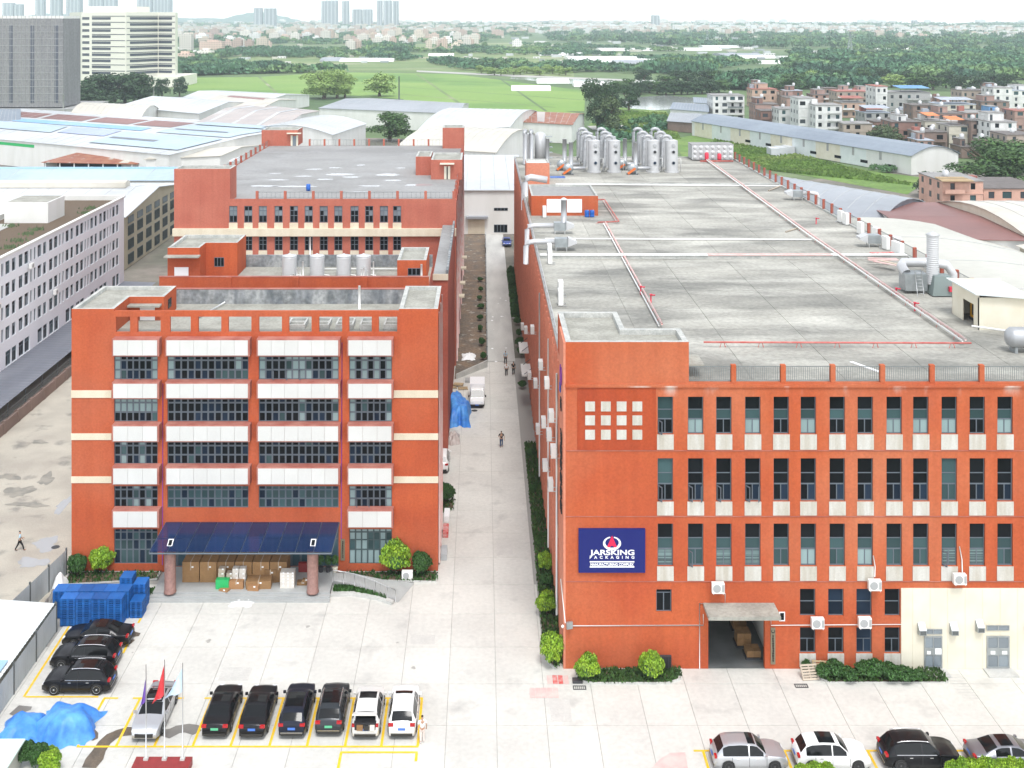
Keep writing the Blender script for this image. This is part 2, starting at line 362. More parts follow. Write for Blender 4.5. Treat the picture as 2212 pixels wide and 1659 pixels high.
def far_facade(name, c, cw, px=3.4, pz=3.1):
    """walls too far off to pick windows apart: the window grid is in the material"""
    m = mat(name, c, .85, orand=.16); t = m.node_tree; N = t.nodes.new; L = t.links.new; b = t.nodes["Principled BSDF"]
    src = b.inputs["Base Color"].links[0].from_socket
    g = N("ShaderNodeNewGeometry"); s = N("ShaderNodeSeparateXYZ"); L(g.outputs["Position"], s.inputs[0])
    ad = N("ShaderNodeMath"); L(s.outputs[0], ad.inputs[0]); L(s.outputs[1], ad.inputs[1])
    def cell(sock, p, wdt):
        a = N("ShaderNodeMath"); a.operation = 'DIVIDE'; L(sock, a.inputs[0]); a.inputs[1].default_value = p
        f = N("ShaderNodeMath"); f.operation = 'FRACT'; L(a.outputs[0], f.inputs[0])
        l = N("ShaderNodeMath"); l.operation = 'LESS_THAN'; L(f.outputs[0], l.inputs[0]); l.inputs[1].default_value = wdt; return l.outputs[0]
    k = N("ShaderNodeMath"); k.operation = 'MULTIPLY'; L(cell(ad.outputs[0], px, .42), k.inputs[0]); L(cell(s.outputs[2], pz, .45), k.inputs[1])
    nz = N("ShaderNodeSeparateXYZ"); L(g.outputs["Normal"], nz.inputs[0])
    ab = N("ShaderNodeMath"); ab.operation = 'LESS_THAN'; L(nz.outputs[2], ab.inputs[0]); ab.inputs[1].default_value = .5
    k2 = N("ShaderNodeMath"); k2.operation = 'MULTIPLY'; L(k.outputs[0], k2.inputs[0]); L(ab.outputs[0], k2.inputs[1])
    x = N("ShaderNodeMix"); x.data_type = 'RGBA'; L(k2.outputs[0], x.inputs[0]); L(src, x.inputs[6]); x.inputs[7].default_value = (*cw, 1)
    L(x.outputs[2], b.inputs["Base Color"])
for nm, c in dict(a=(.66, .62, .56), b=(.56, .43, .36), c=(.72, .71, .69), d=(.48, .36, .31), e=(.60, .52, .43)).items():
    far_facade("far_"+nm, c, tuple(k*.45 for k in c))
far_facade("far_tower", (.24, .26, .285), (.14, .16, .19), 5.0, 3.0)
# ---------------------------------------------------------------- ground and paving
def sheet_px(name, mat_, pts, z, kind="structure"):      # a ground sheet from points seen in the photograph
    return tag(MB().poly([W(x, y, z) for x, y in pts]).obj(name, mat_), kind=kind)
def sheet_w(name, mat_, pts, z): return struct(MB().poly([(x, y, z) for x, y in pts]).obj(name, mat_))
land = MB()
xs = [-9000, -5000, -2500, -1200, -500, -150, 0, 150, 500, 1200, 2500, 5000, 9000]
ys = [20, 120, 300, 700, 1500, 3000, 5000, 6500, 7600]
for i in range(len(xs)-1):
    for j in range(len(ys)-1):
        pass
land.v = [(x, y, -.15) for y in ys for x in xs]; nX = len(xs)
land.f = [[j*nX+i, j*nX+i+1, (j+1)*nX+i+1, (j+1)*nX+i] for j in range(len(ys)-1) for i in range(nX-1)]; land.m = [0]*len(land.f)
struct(land.obj("ground", "land"))
sheet_w("town_ground", "town_ground", [(-260, 40), (230, 40), (300, 440), (60, 300), (10, 420), (-260, 480)], -.10)

# the front yard and the alley: cast concrete slabs with open joints
yard = struct(MB().poly([(-60, 50, -.045), (72, 50, -.045), (72, 110, -.045), (6.2, 110, -.045), (6.2, 152, -.045), (-60, 152, -.045)]).obj("concrete_yard", "yard_base"))
JX, JY, DX, DY = .94, 73.04, 3.3, 4.55
rnd = random.Random(3)
for i in range(-17, 19):
    for j in range(-2, 17):
        x0, x1 = JX+i*DX, JX+(i+1)*DX; y0, y1 = JY+j*DY, JY+(j+1)*DY
        if y0 > 91 and not (-8 < x0 and x1 < 5): continue
        if j >= 8 and (x1 < -4.2): continue
        if x0 > 5.9 and y0 > 80: continue
        if x0 < -33 and y0 > 78: continue
        if -30.0 < x0 and x1 < -10 and y0 > 91: continue
        x1c = min(x1, 4.45) if (y0 > 80 and x0 < 4.45 < x1) else x1
        box("slab", "yard_slab", x0+.013, x1c-.013, y0+.013, y1-.013, -.04, rnd.uniform(-.004, .003), yard)
sheet_w("lane", "lane", [(-60, 76.5), (-33.1, 76.5), (-33.1, 93), (-34.2, 93), (-34.2, 152), (-60, 152)], .004)
sheet_w("alley", "alley_concrete", [(.75, 150.5), (4.45, 150.5), (4.45, 262), (.75, 262)], .008)
sheet_w("verge_dirt", "dirt", [(-3.6, 143), (.7, 148), (.7, 250), (-3.6, 250)], .006)
# puddles and damp patches in the lane
for k, (px, py, rx_, ry_, m) in enumerate([(100, 1175, 1.5, 1.6, "puddle"), (138, 1090, .8, 2.2, "puddle"), (70, 1215, 1.5, 1.3, "puddle"), (40, 1062, 1.6, 1.9, "wet_lane"), (100, 1035, .9, 2.0, "wet_lane"), (85, 955, 1.2, .7, "wet_lane"), (20, 1030, 1.5, 1.0, "wet_lane"), (60, 1090, 2.4, .7, "wet_lane")]):
    q = W(px, py); r2 = random.Random(k+5); ph = [r2.uniform(0, 6.28) for _ in range(4)]
    MB().poly([(q.x+rx_*f*math.cos(a), q.y+ry_*f*math.sin(a), .010+.002*k) for a in [i*math.pi/20 for i in range(40)] for f in [.75+.18*math.sin(2*a+ph[0])+.14*math.sin(3*a+ph[1])+.08*math.sin(7*a+ph[2])+.05*math.sin(11*a+ph[3])]]).obj("puddle", m)["kind"] = "structure"
# stains by the parked cars
def blob(name, m, pts, wd, z):                       # a stain along a path of ground points
    mb = MB(); L_ = []; R_ = []
    P = [W(*p) for p in pts]
    for i, p in enumerate(P):
        t = (P[min(i+1, len(P)-1)]-P[max(i-1, 0)]).normalized(); n = Vector((-t.y, t.x, 0))
        h = wd[i]/2*(1+.15*math.sin(i*2.1)); L_.append(p+n*h); R_.append(p-n*h)
    mb.poly([(q.x, q.y, z) for q in L_+R_[::-1]])
    return struct(mb.obj(name, m))
blob("wet_stain", "wet", [(192, 1659), (204, 1640), (214, 1622), (226, 1604), (240, 1592), (256, 1584), (274, 1580), (292, 1580)], [.9, 1.0, 1.0, .85, .8, .9, .9, .7], 0.0125)
blob("wet_stain", "wet_grey", [(346, 1582), (366, 1585), (384, 1576), (404, 1573), (422, 1577), (434, 1574)], [.5, .9, 1.0, .9, .9, .6], 0.0127)
blob("wet_stain", "wet", [(158, 1586), (172, 1579), (188, 1582), (200, 1590), (206, 1598)], [.7, 1.1, 1.2, .8, .3], 0.0129)
blob("wet_stain", "wet", [(262, 1365), (276, 1368), (290, 1371), (302, 1371)], [.5, .7, .8, .4], 0.0131)
blob("wet_stain", "wet", [(268, 1390), (280, 1387), (290, 1382)], [.3, .5, .2], 0.0133)
blob("wet_stain", "wet_grey", [(25, 1545), (45, 1532), (68, 1530)], [.5, .9, .4], 0.0135)
# oil spots and repair patches on the slabs
ro = random.Random(14)
for k in range(16):
    px, py = (ro.uniform(200, 900), ro.uniform(1300, 1625)) if k < 14 else (ro.uniform(950, 2200), ro.uniform(1250, 1640))
    q = W(px, py); r_ = ro.uniform(.06, .22)
    if q.x > 5.8 and q.y > 77.3 or (q.x < -12 and q.y > 88): continue
    struct(MB().poly([(q.x+r_*(1+.3*math.sin(3*a+k))*math.cos(a), q.y+1.2*r_*(1+.25*math.sin(2*a+k))*math.sin(a),   .0070+.0002*k) for a in [i*.45 for i in range(14)]]).obj("oil_spot", "oil_spot" if k % 3 else "slab_patch"))
for k, (i, j, w_, d_) in enumerate(((-6, 1, 2.1, 1.6), (1, 0, 1.4, 2.4), (-2, 2, 1.8, 1.2), (4, -1, 2.2, 1.0), (-9, 2, 1.2, 2.0), (0, 5, 1.4, 2.6))):
    x0, y0 = JX+i*DX+.3, JY+j*DY+.4; struct(box("repair_patch", "slab_patch", x0, x0+w_, y0, y0+d_, -.02, .0034))
# painted lines
mk = struct(link(bpy.data.objects.new("road_marking", None)))
def line(p, q, wd=.17, m="line_yellow", z=.0155):
    p, q = Vector((*p, 0)), Vector((*q, 0)); t = (q-p).normalized(); n = Vector((-t.y, t.x, 0))*wd/2
    o = MB().poly([(a.x, a.y, z) for a in (p-n, q-n, q+n, p+n)]).obj("painted_line", m, mk)
def lpx(a, b, **k): A, B = W(*a), W(*b); line((A.x, A.y), (B.x, B.y), **k)
y_b, y_t = 70.9, 75.95
sx = [-25.83, -23.39, -20.95, -18.5, -16.08, -13.6, -11.2, -8.77, -6.45, -4.13]
line((sx[0]-.06, y_b), (sx[-1]+.06, y_b), z=.0138)
for x in sx: line((x, y_b+.07), (x, y_t-.07))
for a, b in ((-25.9, -24.9), (-23.9, -22.9), (-21.4, -20.4), (-19.0, -18.0), (-16.5, -15.5), (-14.1, -13.0), (-11.7, -10.7), (-9.2, -8.3), (-6.9, -6.0), (-4.8, -4.06)): line((a, y_t), (b, y_t), z=.0138)
line((-9.0, 70.35), (-4.1, 70.35), z=.0138); line((-8.94, 70.28), (-8.94, 66)); line((-4.16, 70.28), (-4.16, 69.5))
line((-31.4, 76.1), (-31.6, 85.5)); line((-31.3, 76.1), (-26.3, 76.1), z=.0138)
line((-26.2, 78.4), (-26.25, 79.7)); line((-26.3, 81.3), (-26.35, 82.7)); line((-26.45, 85.4), (-26.45, 86.4)); line((-26.52, 86.45), (-27.8, 86.45), z=.0138)
for x in (14.0, 19.15, 24.45, 29.75, 35.2):
    line((x, 70.45), (x, 66)); line((x-.6, 70.5), (x+.9, 70.5), z=.0138)
line((24.0, 70.5), (25.4, 70.5), z=.0172)
# faded red and pink painted slabs, ladder marking, drains
for k in range(4):
    a = W(1182+k*12, 1459); b = W(1192+k*12, 1478)
    line(((a.x+b.x)/2, a.y), ((a.x+b.x)/2, b.y), wd=.34, m="line_red" if k in (1, 2) else "line_pink")
for k in range(5):
    a = W(1145+k*12.6, 1486); b = W(1155+k*12.6, 1508)
    line(((a.x+b.x)/2, a.y), ((a.x+b.x)/2, b.y), wd=.36, m="line_pink")
tag(sheet_px("painted_patch", "line_pink", [(1408, 1659), (1425, 1640), (1448, 1626), (1480, 1625), (1486, 1659)], .0138), kind="structure")
for k in range(9):
    a = W(2040+k*5.2, 1458+k*6.3); line((a.x, a.y), (a.x+1.1, a.y), wd=.06, m="kerb", z=.0138)
def grate(name, lab, x, y, w_=.9, d_=.45):
    t = thing(name, lab, "drain grate", x, y, 0)
    mb = MB(); mb.v = []; me = wallmesh("frame", "iron", -w_/2, w_/2, -d_/2, d_/2, [(-w_/2+.05+i*(w_-.1)/6+.01, -w_/2+.05+(i+1)*(w_-.1)/6-.02, -d_/2+.05, d_/2-.05) for i in range(6)], .03)
    mobj("frame", me, t, Matrix.Translation((x, y, .035)) @ Matrix.Rotation(R(-90), 4, 'X'))
    return t
p = W(1252, 1486); grate("drain_grate", "small black drain grate beside the corner flower bed", p.x, p.y)
p = W(1731, 1482); grate("drain_grate", "black drain grate in the yard below the right garage canopy", p.x, p.y)
def manhole(x, y, lab):
    tag(MB().lathe([(.36, 0), (.36, .012), (.30, .016)], 14).obj("manhole_cover", "iron", None, TL(x, y, .002)), lab, "manhole cover")
p = W(1025, 887); manhole(p.x, p.y, "round iron manhole cover in front of the white van")
p = W(120, 1182); manhole(p.x, p.y, "round iron manhole cover in the left lane near the fence end")
# kerbs and planting beds along the right building
def bed(name, lab, pts, soil="leaf_grass", kerb_w=.16, h=.14):
    t = thing(name, lab, "planting bed", pts[0][0], pts[0][1], 0)
    MB().poly([(x, y, h-.05) for x, y in pts]).obj("soil", "soil", t)
    n = len(pts); cx = sum(p[0] for p in pts)/n; cy = sum(p[1] for p in pts)/n
    mb = MB(); vs = []
    for x, y in pts:
        dv = Vector((x-cx, y-cy, 0)); dl = max(dv.length, .1)
        k = (dl-kerb_w)/dl
        vs += [(x, y, 0), (x, y, h), (cx+dv.x*k, cy+dv.y*k, h), (cx+dv.x*k, cy+dv.y*k, 0)]
    fs = []
    for i in range(n):
        a, b = i*4, ((i+1) % n)*4
        for k in range(3): fs.append((a+k, b+k, b+k+1, a+k+1))
    mb.add(vs, fs).obj("kerb", "kerb", t)
    return t
def grass(parent, pts, n, h=.22, m="leaf_grass", size=.10, z=.09):
    xs_ = [p[0] for p in pts]; ys_ = [p[1] for p in pts]; V = []; Fc = []
    def inside(x, y):
        c = False; j = len(pts)-1
        for i in range(len(pts)):
            if (pts[i][1] > y) != (pts[j][1] > y) and x < (pts[j][0]-pts[i][0])*(y-pts[i][1])/(pts[j][1]-pts[i][1])+pts[i][0]: c = not c
            j = i
        return c
    k = 0
    while k < n:
        x, y = rnd.uniform(min(xs_), max(xs_)), rnd.uniform(min(ys_), max(ys_))
        if not inside(x, y): k += .2; continue
        k += 1; a = rnd.uniform(0, 6.28); hh = h*rnd.uniform(.5, 1.2); s = size*rnd.uniform(.6, 1.4); dx, dy = math.cos(a)*s, math.sin(a)*s
        b = len(V); lx, ly = rnd.uniform(-.08, .08), rnd.uniform(-.08, .08)
        V += [(x-dx, y-dy, z), (x+dx, y+dy, z), (x+lx+dx*.4, y+ly+dy*.4, z+hh), (x+lx-dx*.4, y+ly-dy*.4, z+hh)]; Fc.append((b, b+1, b+2, b+3))
    mb = MB(); mb.v = V; mb.f = Fc; mb.m = [0]*len(Fc)
    return tag(mb.obj("grass", m, parent), kind="stuff")
B1 = [(4.5, 84.5), (4.6, 121.5), (5.95, 121.5), (5.95, 80.0), (5.2, 79.3), (4.6, 80.3)]
b = bed("planting_bed", "long grass bed between the alley kerb and the right building", B1); grass(b, B1, 3800)
B2 = [(6.6, 79.2), (6.75, 77.85), (7.6, 77.55), (13.0, 77.55), (13.9, 78.0), (14.25, 79.25)]
b = bed("planting_bed", "front grass bed with two lime bushes under the right building wall", B2); grass(b, B2, 1500)
B3 = [(22.6, 79.2), (24.3, 77.7), (32.6, 77.7), (32.6, 79.2)]
b = bed("planting_bed", "overgrown weed bed under the right building ground floor windows", B3, h=.08); grass(b, B3, 1200)
B4 = [(-34.6, 91.0), (-26.9, 91.9), (-26.9, 93.15), (-34.6, 93.15)]
b = bed("planting_bed", "bed with round bushes at the left corner of the office building", B4); grass(b, B4, 400, m="leaf_bush")
B5 = [(-11.9, 93.1), (-10.6, 92.3), (-8.0, 91.6), (-3.75, 91.5), (-3.7, 93.15)]
b = bed("planting_bed", "bed with bushes at the right corner of the office building", B5); grass(b, B5, 400, m="leaf_bush")
B6 = [(-27.6, 89.0), (-26.5, 89.0), (-26.5, 89.8), (-27.6, 89.8)]
b = bed("planting_bed", "small square planter at the left end of the porch steps", B6, h=.35); grass(b, B6, 260, m="leaf_bush", z=.3)
B7 = [(4.6, 172), (4.6, 205), (5.9, 205), (5.9, 172)]
b = bed("planting_bed", "far hedge bed along the alley beside the right building", B7); grass(b, B7, 900, h=.5, m="leaf_bush", size=.25)
B9 = [(-3.6, 104.2), (-2.7, 105), (-2.6, 107), (-3.0, 108.6), (-3.9, 108.8), (-4.6, 106)]
b = bed("planting_bed", "rounded kerb bed with a dark bush beside the alley", B9); grass(b, B9, 200)
# ---------------------------------------------------------------- left office building (front block)
YF = 93.3
def xa(px): return XA(px, YF)
def za(py): return ZA(py, YF)
A = thing("office_building", "orange tiled five-storey office block with white panel strips behind the entrance porch", "building", -19, YF, 0)
AX0, AX1 = xa(154.5), xa(946)
bays = [(246.5, 340.5, 7), (361.5, 536.5, 12), (559, 731.5, 12), (754.5, 846.5, 7)]
wrow = [(770, 820), (862, 911), (955, 1003), (1050, 1097)]
holes = []; wins = []
for bi, (p0, p1, nc) in enumerate(bays):
    for ri, (t, b_) in enumerate(wrow): wins.append((p0, p1, t, b_, nc, bi, ri))
    if bi in (0, 3): wins.append((p0, p1, 1143, 1218, nc, bi, 4))
wins.append((361.5, 731.5, 1128, 1224, 18, 9, 5))
for wn in wins: holes.append((xa(wn[0])-AX0, xa(wn[1])-AX0, za(wn[3]), za(wn[2])))
# openings in the roof parapet frame
pop = [(250, 281), (297, 347), (367, 412), (428, 478), (493, 543), (559, 609), (624, 673), (689, 739), (754, 803), (818, 858)]
for a, b_ in pop: holes.append((xa(a)-AX0, xa(b_)-AX0, za(718), za(684)))
ZB = za(672)
mobj("wall", wallmesh("wall", "tile_orange", 0, AX1-AX0, 0, ZB, holes, .3), A, TL(AX0, YF, 0))
random.seed(5)
cur3 = {(2, 0), (3, 0)}
def apane(bi, ri, nc):
    cur = set(random.sample(range(nc), 2)) if random.random() < .55 else set()
    def f(k):
        r, c = k // nc, k % nc
        if bi == 9: return "glass_shop"
        if ri == 3 and bi in (1, 2): return "glass_teal" if random.random() < .85 else "glass_blue"
        if bi == 0 and ri == 1 and r >= 1: return "glass_curtain"
        if bi == 3 and ri == 4: return "glass_curtain" if random.random() < .75 else "glass_teal"
        if bi == 0 and ri == 4: return "glass_teal" if random.random() < .45 else "glass_blue"
        if (bi, ri) == (3, 0): return "glass_curtain" if (c % 2 == 0) else "glass_dark"
        if (bi, ri) in ((0, 0), (2, 0), (3, 3)) and c in (0, nc-1): return "glass_curtain"
        if (bi, ri) == (2, 0) and c in (5, 6): return "glass_curtain"
        if (bi, ri) == (1, 0) and r == 0 and c > 6: return "glass_teal"
        if c in cur and ri < 4: return "glass_curtain" if r != 1 or random.random() < .6 else "glass_teal"
        return "glass_dark" if random.random() < .72 else ("glass_blue" if random.random() < .75 else "glass_teal")
    return f
for (p0, p1, t, b_, nc, bi, ri) in wins:
    wd, ht = xa(p1)-xa(p0), za(t)-za(b_)
    rows = [.41, .41, .18] if ri < 4 else ([.40, .28, .22, .10] if ri == 4 else [.62, .26, .12])
    fr = "frame_grey" if not (bi == 3 and ri == 4) else "frame_green"
    window(A, TL(xa(p0), YF, za(b_)), wd, ht, grid_rects(nc, rows, .12/nc, .034 if ri < 4 else .016), fr, apane(bi, ri, nc))
# open casements
def sash(parent, P, wd, ht, ang, side=1):
    Mx = P @ Matrix.Rotation(ang, 4, 'Z')
    mobj("casement", frame_mesh("frame_grey", wd, ht, ((.1, .9, .07, .93),), .05), parent, Mx)
for (bi, ks) in ((0, (3, 4, 6)), (2, (2, 4, 6))):
    p0, p1, nc = bays[bi]; wd = (xa(p1)-xa(p0))/nc
    for k in ks: sash(A, TL(xa(p0)+wd*k, YF+.08, za(820)+.05), wd*.8, .75, R(-70))
for k in (1, 3): p0, p1, nc = bays[3]; wd = (xa(p1)-xa(p0))/nc; sash(A, TL(xa(p0)+wd*k, YF+.08, za(1097)+.05), wd*.8, .75, R(-70))
# white panel strips standing proud of the wall, each in a red frame
prow = [(735, 768), (829, 860), (921, 953), (1012, 1046), (1105, 1139)]
PJ = .85
for bi, (p0, p1, nc) in enumerate(bays):
    for ri, (t, b_) in enumerate(prow):
        if ri == 4 and bi in (1, 2): continue
        k = (YF-PJ)/YF                                      # nearer plane: convert the seen pixels at that depth
        x0, x1 = XA(p0-2, YF-PJ), XA(p1-1, YF-PJ); z0, z1 = ZA(b_-.3, YF-PJ), ZA(t+.3, YF-PJ)
        fr = box("panel_box", "ledge_red", x0-.12, x1+.14, YF-PJ+.03, YF-.002, z0-.10, z1+.10, A)
        npan = 3 if nc == 7 else 6; pw = (x1-x0)/npan
        for q in range(npan):
            box("panel", "white_panel", x0+q*pw+.008, x0+(q+1)*pw-.008, YF-PJ-.03, YF-PJ+.028, z0, z1, fr)
# cream bands on the blank ends
for (t, b_) in ((843, 859), (936, 950), (1029, 1043)):
    box("cream_band", "cream", AX0-.03, xa(241), YF-.06, YF-.003, za(b_), za(t), A)
    box("cream_band", "cream", xa(849), AX1+.03, YF-.06, YF-.003, za(b_), za(t), A)
ZD = 20.0; ZT = 22.08; YB = 103.0
# end towers (L-shaped stair heads) with parapet rims
Lp = [(AX0, YF+.002), (xa(246), YF+.002), (xa(246), 97.4), (-27.9, 97.4), (-27.9, 101.3), (AX0, 101.3)]
MB().prism(Lp, ZD, ZT-.35).obj("stair_tower", "tile_orange", A)
Rp = [(xa(862), YF+.002), (AX1, YF+.002), (AX1, 101.3), (xa(862), 101.3)]
MB().prism(Rp, ZD, ZT-.35).obj("stair_tower", "tile_orange", A)
def rim(parent, pts, z0, z1, wd, outer, inner="roof_rim", floor="roof_small"):
    """a parapet rim along a closed outline with the roof surface sunk inside it"""
    n = len(pts); ins = []
    for i in range(n):
        p0, p1, p2 = Vector(pts[i-1]), Vector(pts[i]), Vector(pts[(i+1) % n])
        a = (p1-p0).normalized(); b_ = (p2-p1).normalized()
        na = Vector((-a.y, a.x)); nb = Vector((-b_.y, b_.x)); ins.append(p1+(na+nb)*wd/(1+na.dot(nb)))
    vs = [(p[0], p[1], z) for z in (z0, z1) for p in pts]+[(p.x, p.y, z) for z in (z1, z0+.02) for p in ins]
    fs = []; mi = []
    mb = MB()
    for i in range(n):
        j = (i+1) % n
        fs.append((i, j, n+j, n+i)); mi.append(0)
        fs.append((n+i, n+j, 2*n+j, 2*n+i)); mi.append(1)
        fs.append((2*n+i, 2*n+j, 3*n+j, 3*n+i)); mi.append(1)
    mb.v = vs; mb.f = fs; mb.m = mi
    r = mb.obj("parapet", [outer, inner], parent)
    MB().poly([(p.x, p.y, z0+.03) for p in ins]).obj("roof_surface", floor, parent)
    return r
rim(A, Lp, ZT-.35, ZT, .3, "tile_orange"); rim(A, Rp, ZT-.35, ZT, .35, "tile_orange")
box("stair_door", "paint_white", -30.0, -28.7, 97.33, 97.39, ZD+.02, ZD+1.28, A)
box("door_canopy", "roof_small", -30.9, -28.1, 96.6, 97.39, ZT-.75, ZT-.6, A)
box("stair_window", "glass_dark", -27.895, -27.86, 98.6, 99.6, ZD+.7, ZD+1.5, A)
# body, roof deck, back parapet
MB().prism([(AX0, YF+.31), (AX1, YF+.31), (AX1, YB), (AX0, YB)], 0, ZD-.02).obj("side_wall", "tile_red", A)
box("roof_deck", "roof_small", AX0+.02, AX1-.02, YF+.32, YB, ZD-.018, ZD, A)
box("rear_parapet", "stained_concrete", AX0+.3, xa(862)+.3, YB+.002, YB+.3, ZD, 21.35, A)
box("parapet_cap", "ledge_red", AX0+.3, xa(862)+.3, YB-.03, YB+.33, 21.35, 21.42, A)
for i in range(6):
    x = -16.6+i*2.05
    mb = MB(); mb.add([], [])
    fr = wallmesh("skylight_curb", "roof_rim", 0, 1.5, 0, 2.2, [(.14, 1.36, .14, 1.0), (.14, 1.36, 1.2, 2.06)], .45)
    mobj("skylight_curb", fr, A, Matrix.Translation((x, YF+1.1, ZD+.45)) @ Matrix.Rotation(R(-90), 4, 'X'))
tube("vent_pipe", "pipe_white", [(-11.2, 101.2, ZD), (-11.2, 101.2, ZD+2.1)], .11, A)
tube("drain_pipe", "rail", [(-25.2, 97.5, ZD+.05), (-23.8, 102.6, ZD+.25)], .07, A)
tube("conduit", "logo_purple", [(xa(351), YF-.03, za(1220)), (xa(352), YF-.03, za(828))], .035, A, 5)
tube("conduit", "logo_purple", [(xa(737), YF-.03, za(1205)), (xa(739), YF-.03, za(740))], .035, A, 5)
# alley-side wall: drainpipes and cream strips
for y in (94.5, 97.5, 100.5): tube("downpipe", "pipe_pink", [(AX1+.08, y, .2), (AX1+.08, y, 21.5)], .09, A, 6)
# ---- porch, steps, glass canopy
P_ = thing("entrance_porch", "raised grey stone porch with steps in front of the office doors", "porch", -19, 90, 0)
for k, (yf, zt) in enumerate(((88.36, .15), (88.75, .30))): box("step", "porch_stone", -27.9+k*.05, -12.15-k*.05, yf, yf+.38, .0, zt, P_)
box("platform", "porch_stone", -26.45, -12.25, 89.15, YF-.02, 0, .45, P_)
mb = MB(); mb.add([(-12.24, 90.9, .45), (-12.24, 92.2, .45), (-10.6, 92.2, .40), (-8.0, 91.5, .22), (-5.6, 91.4, .02), (-6.7, 88.4, .02), (-8.6, 89.4, .20), (-10.6, 90.4, .38)]+
                  [(-12.24, 90.9, 0), (-12.24, 92.2, 0), (-10.6, 92.2, 0), (-8.0, 91.5, 0), (-5.6, 91.4, 0), (-6.7, 88.4, 0), (-8.6, 89.4, 0), (-10.6, 90.4, 0)],
                 [[0, 7, 2, 1], [7, 6, 3, 2], [6, 5, 4, 3]]+[[i, (i+1) % 8, 8+(i+1) % 8, 8+i] for i in range(8)])
mb.obj("ramp", "porch_stone", P_)
G7 = [(-12.2, 89.2), (-10.5, 89.35), (-8.5, 88.75), (-7.2, 87.95), (-7.0, 88.3), (-8.6, 89.25), (-10.6, 90.25), (-12.2, 90.55)]
mb = MB().prism(G7, 0, .25); mb.obj("ramp_planter", "kerb", P_)
G7b = [(-12.0, 89.6), (-10.5, 89.65), (-8.5, 89.0), (-7.6, 88.5), (-8.6, 89.2), (-10.6, 90.1), (-12.0, 90.35)]
grass(P_, G7b, 1100, h=.3, m="leaf_bush", z=.24)
rl = thing("ramp_railing", "curved stainless steel railing along the porch ramp", "railing", -9.8, 89.8, .3)
rp = [(-12.2, 90.65, .5), (-11.3, 90.45, .47), (-10.4, 90.2, .42), (-9.5, 89.8, .34), (-8.6, 89.35, .26), (-7.6, 88.75, .14), (-6.9, 88.35, .08)]
tube("top_rail", "rail", [(x, y, z+.95) for x, y, z in rp], .035, rl)
tube("bottom_rail", "rail", [(x, y, z+.15) for x, y, z in rp], .02, rl, 6)
PV = [Vector(p) for p in rp]
for i in range(len(PV)-1):
    for k in range(7):
        q = PV[i].lerp(PV[i+1], k/7); tube("baluster" if k else "post", "rail", [q+Vector((0, 0, .12 if k else 0)), q+Vector((0, 0, .93))], .012 if k else .032, rl, 5)
tube("post", "rail", [PV[-1], PV[-1]+Vector((0, 0, .95))], .035, rl, 6)
cn = thing("glass_canopy", "dark blue glass canopy over the office entrance on two columns", "canopy", -19.3, 90, 4.1)
CX0, CX1, CY0 = -26.55, -12.0, 88.5
nc_ = 10; cw = (CX1-CX0)/nc_
def cz(y): return 3.98+(y-CY0)*.05
for i in range(nc_):
    for j in range(2):
        y0 = CY0+j*2.35; y1 = y0+2.3
        MB().add([(CX0+i*cw+.03, y0, cz(y0)), (CX0+(i+1)*cw-.03, y0, cz(y0)), (CX0+(i+1)*cw-.03, y1, cz(y1)), (CX0+i*cw+.03, y1, cz(y1))]+
                 [(CX0+i*cw+.03, y0, cz(y0)+.03), (CX0+(i+1)*cw-.03, y0, cz(y0)+.03), (CX0+(i+1)*cw-.03, y1, cz(y1)+.03), (CX0+i*cw+.03, y1, cz(y1)+.03)],
                 [(0, 3, 2, 1), (4, 5, 6, 7), (0, 1, 5, 4), (1, 2, 6, 5), (2, 3, 7, 6), (3, 0, 4, 7)]).obj("pane", "canopy_glass", cn)
for i in range(nc_+1):
    x = CX0+i*cw; MB().tube([(x, CY0, cz(CY0)-.06), (x, YF-.04, cz(YF)-.06)], .04, 4).obj("rafter", "frame_grey", cn)
for y in (CY0+.05, CY0+2.33, YF-.1): MB().tube([(CX0, y, cz(y)-.16), (CX1, y, cz(y)-.16)], .07, 6).obj("beam", "frame_grey", cn)
for px in (367.5, 675.5):
    q = W(px, 1279, .45)
    c_ = tag(MB().lathe([(.50, .45), (.50, .55), (.45, .6), (.45, 3.7), (.5, 3.78)], 18).obj("porch_column", "granite", None, TL(q.x, q.y, 0), True),
             "pinkish granite porch column at the %s end of the canopy" % ("left" if px < 500 else "right"), "column")
def solar(x, y, z, rx, lab, M=None):
    t = thing("solar_light", lab, "solar light", x, y, z)
    P = Matrix.Translation((x, y, z)) @ Matrix.Rotation(rx, 4, 'X')
    mobj("frame", wallmesh("solar_frame", "paint_white", -.21, .21, -.33, .33, [(-.14, .14, -.26, .26)], .04), t, P)
    for k in range(3): box("cell", "glass_dark", -.139, .139, .012, .03, -.25+k*.17, -.25+k*.17+.155, t, pre=P)
solar(XA(368, 89.6), 89.6, 4.2, R(-60), "small white framed solar light on the canopy's left end")
solar(XA(676.5, 89.6), 89.6, 4.2, R(-60), "small white framed solar light on the canopy's right end")
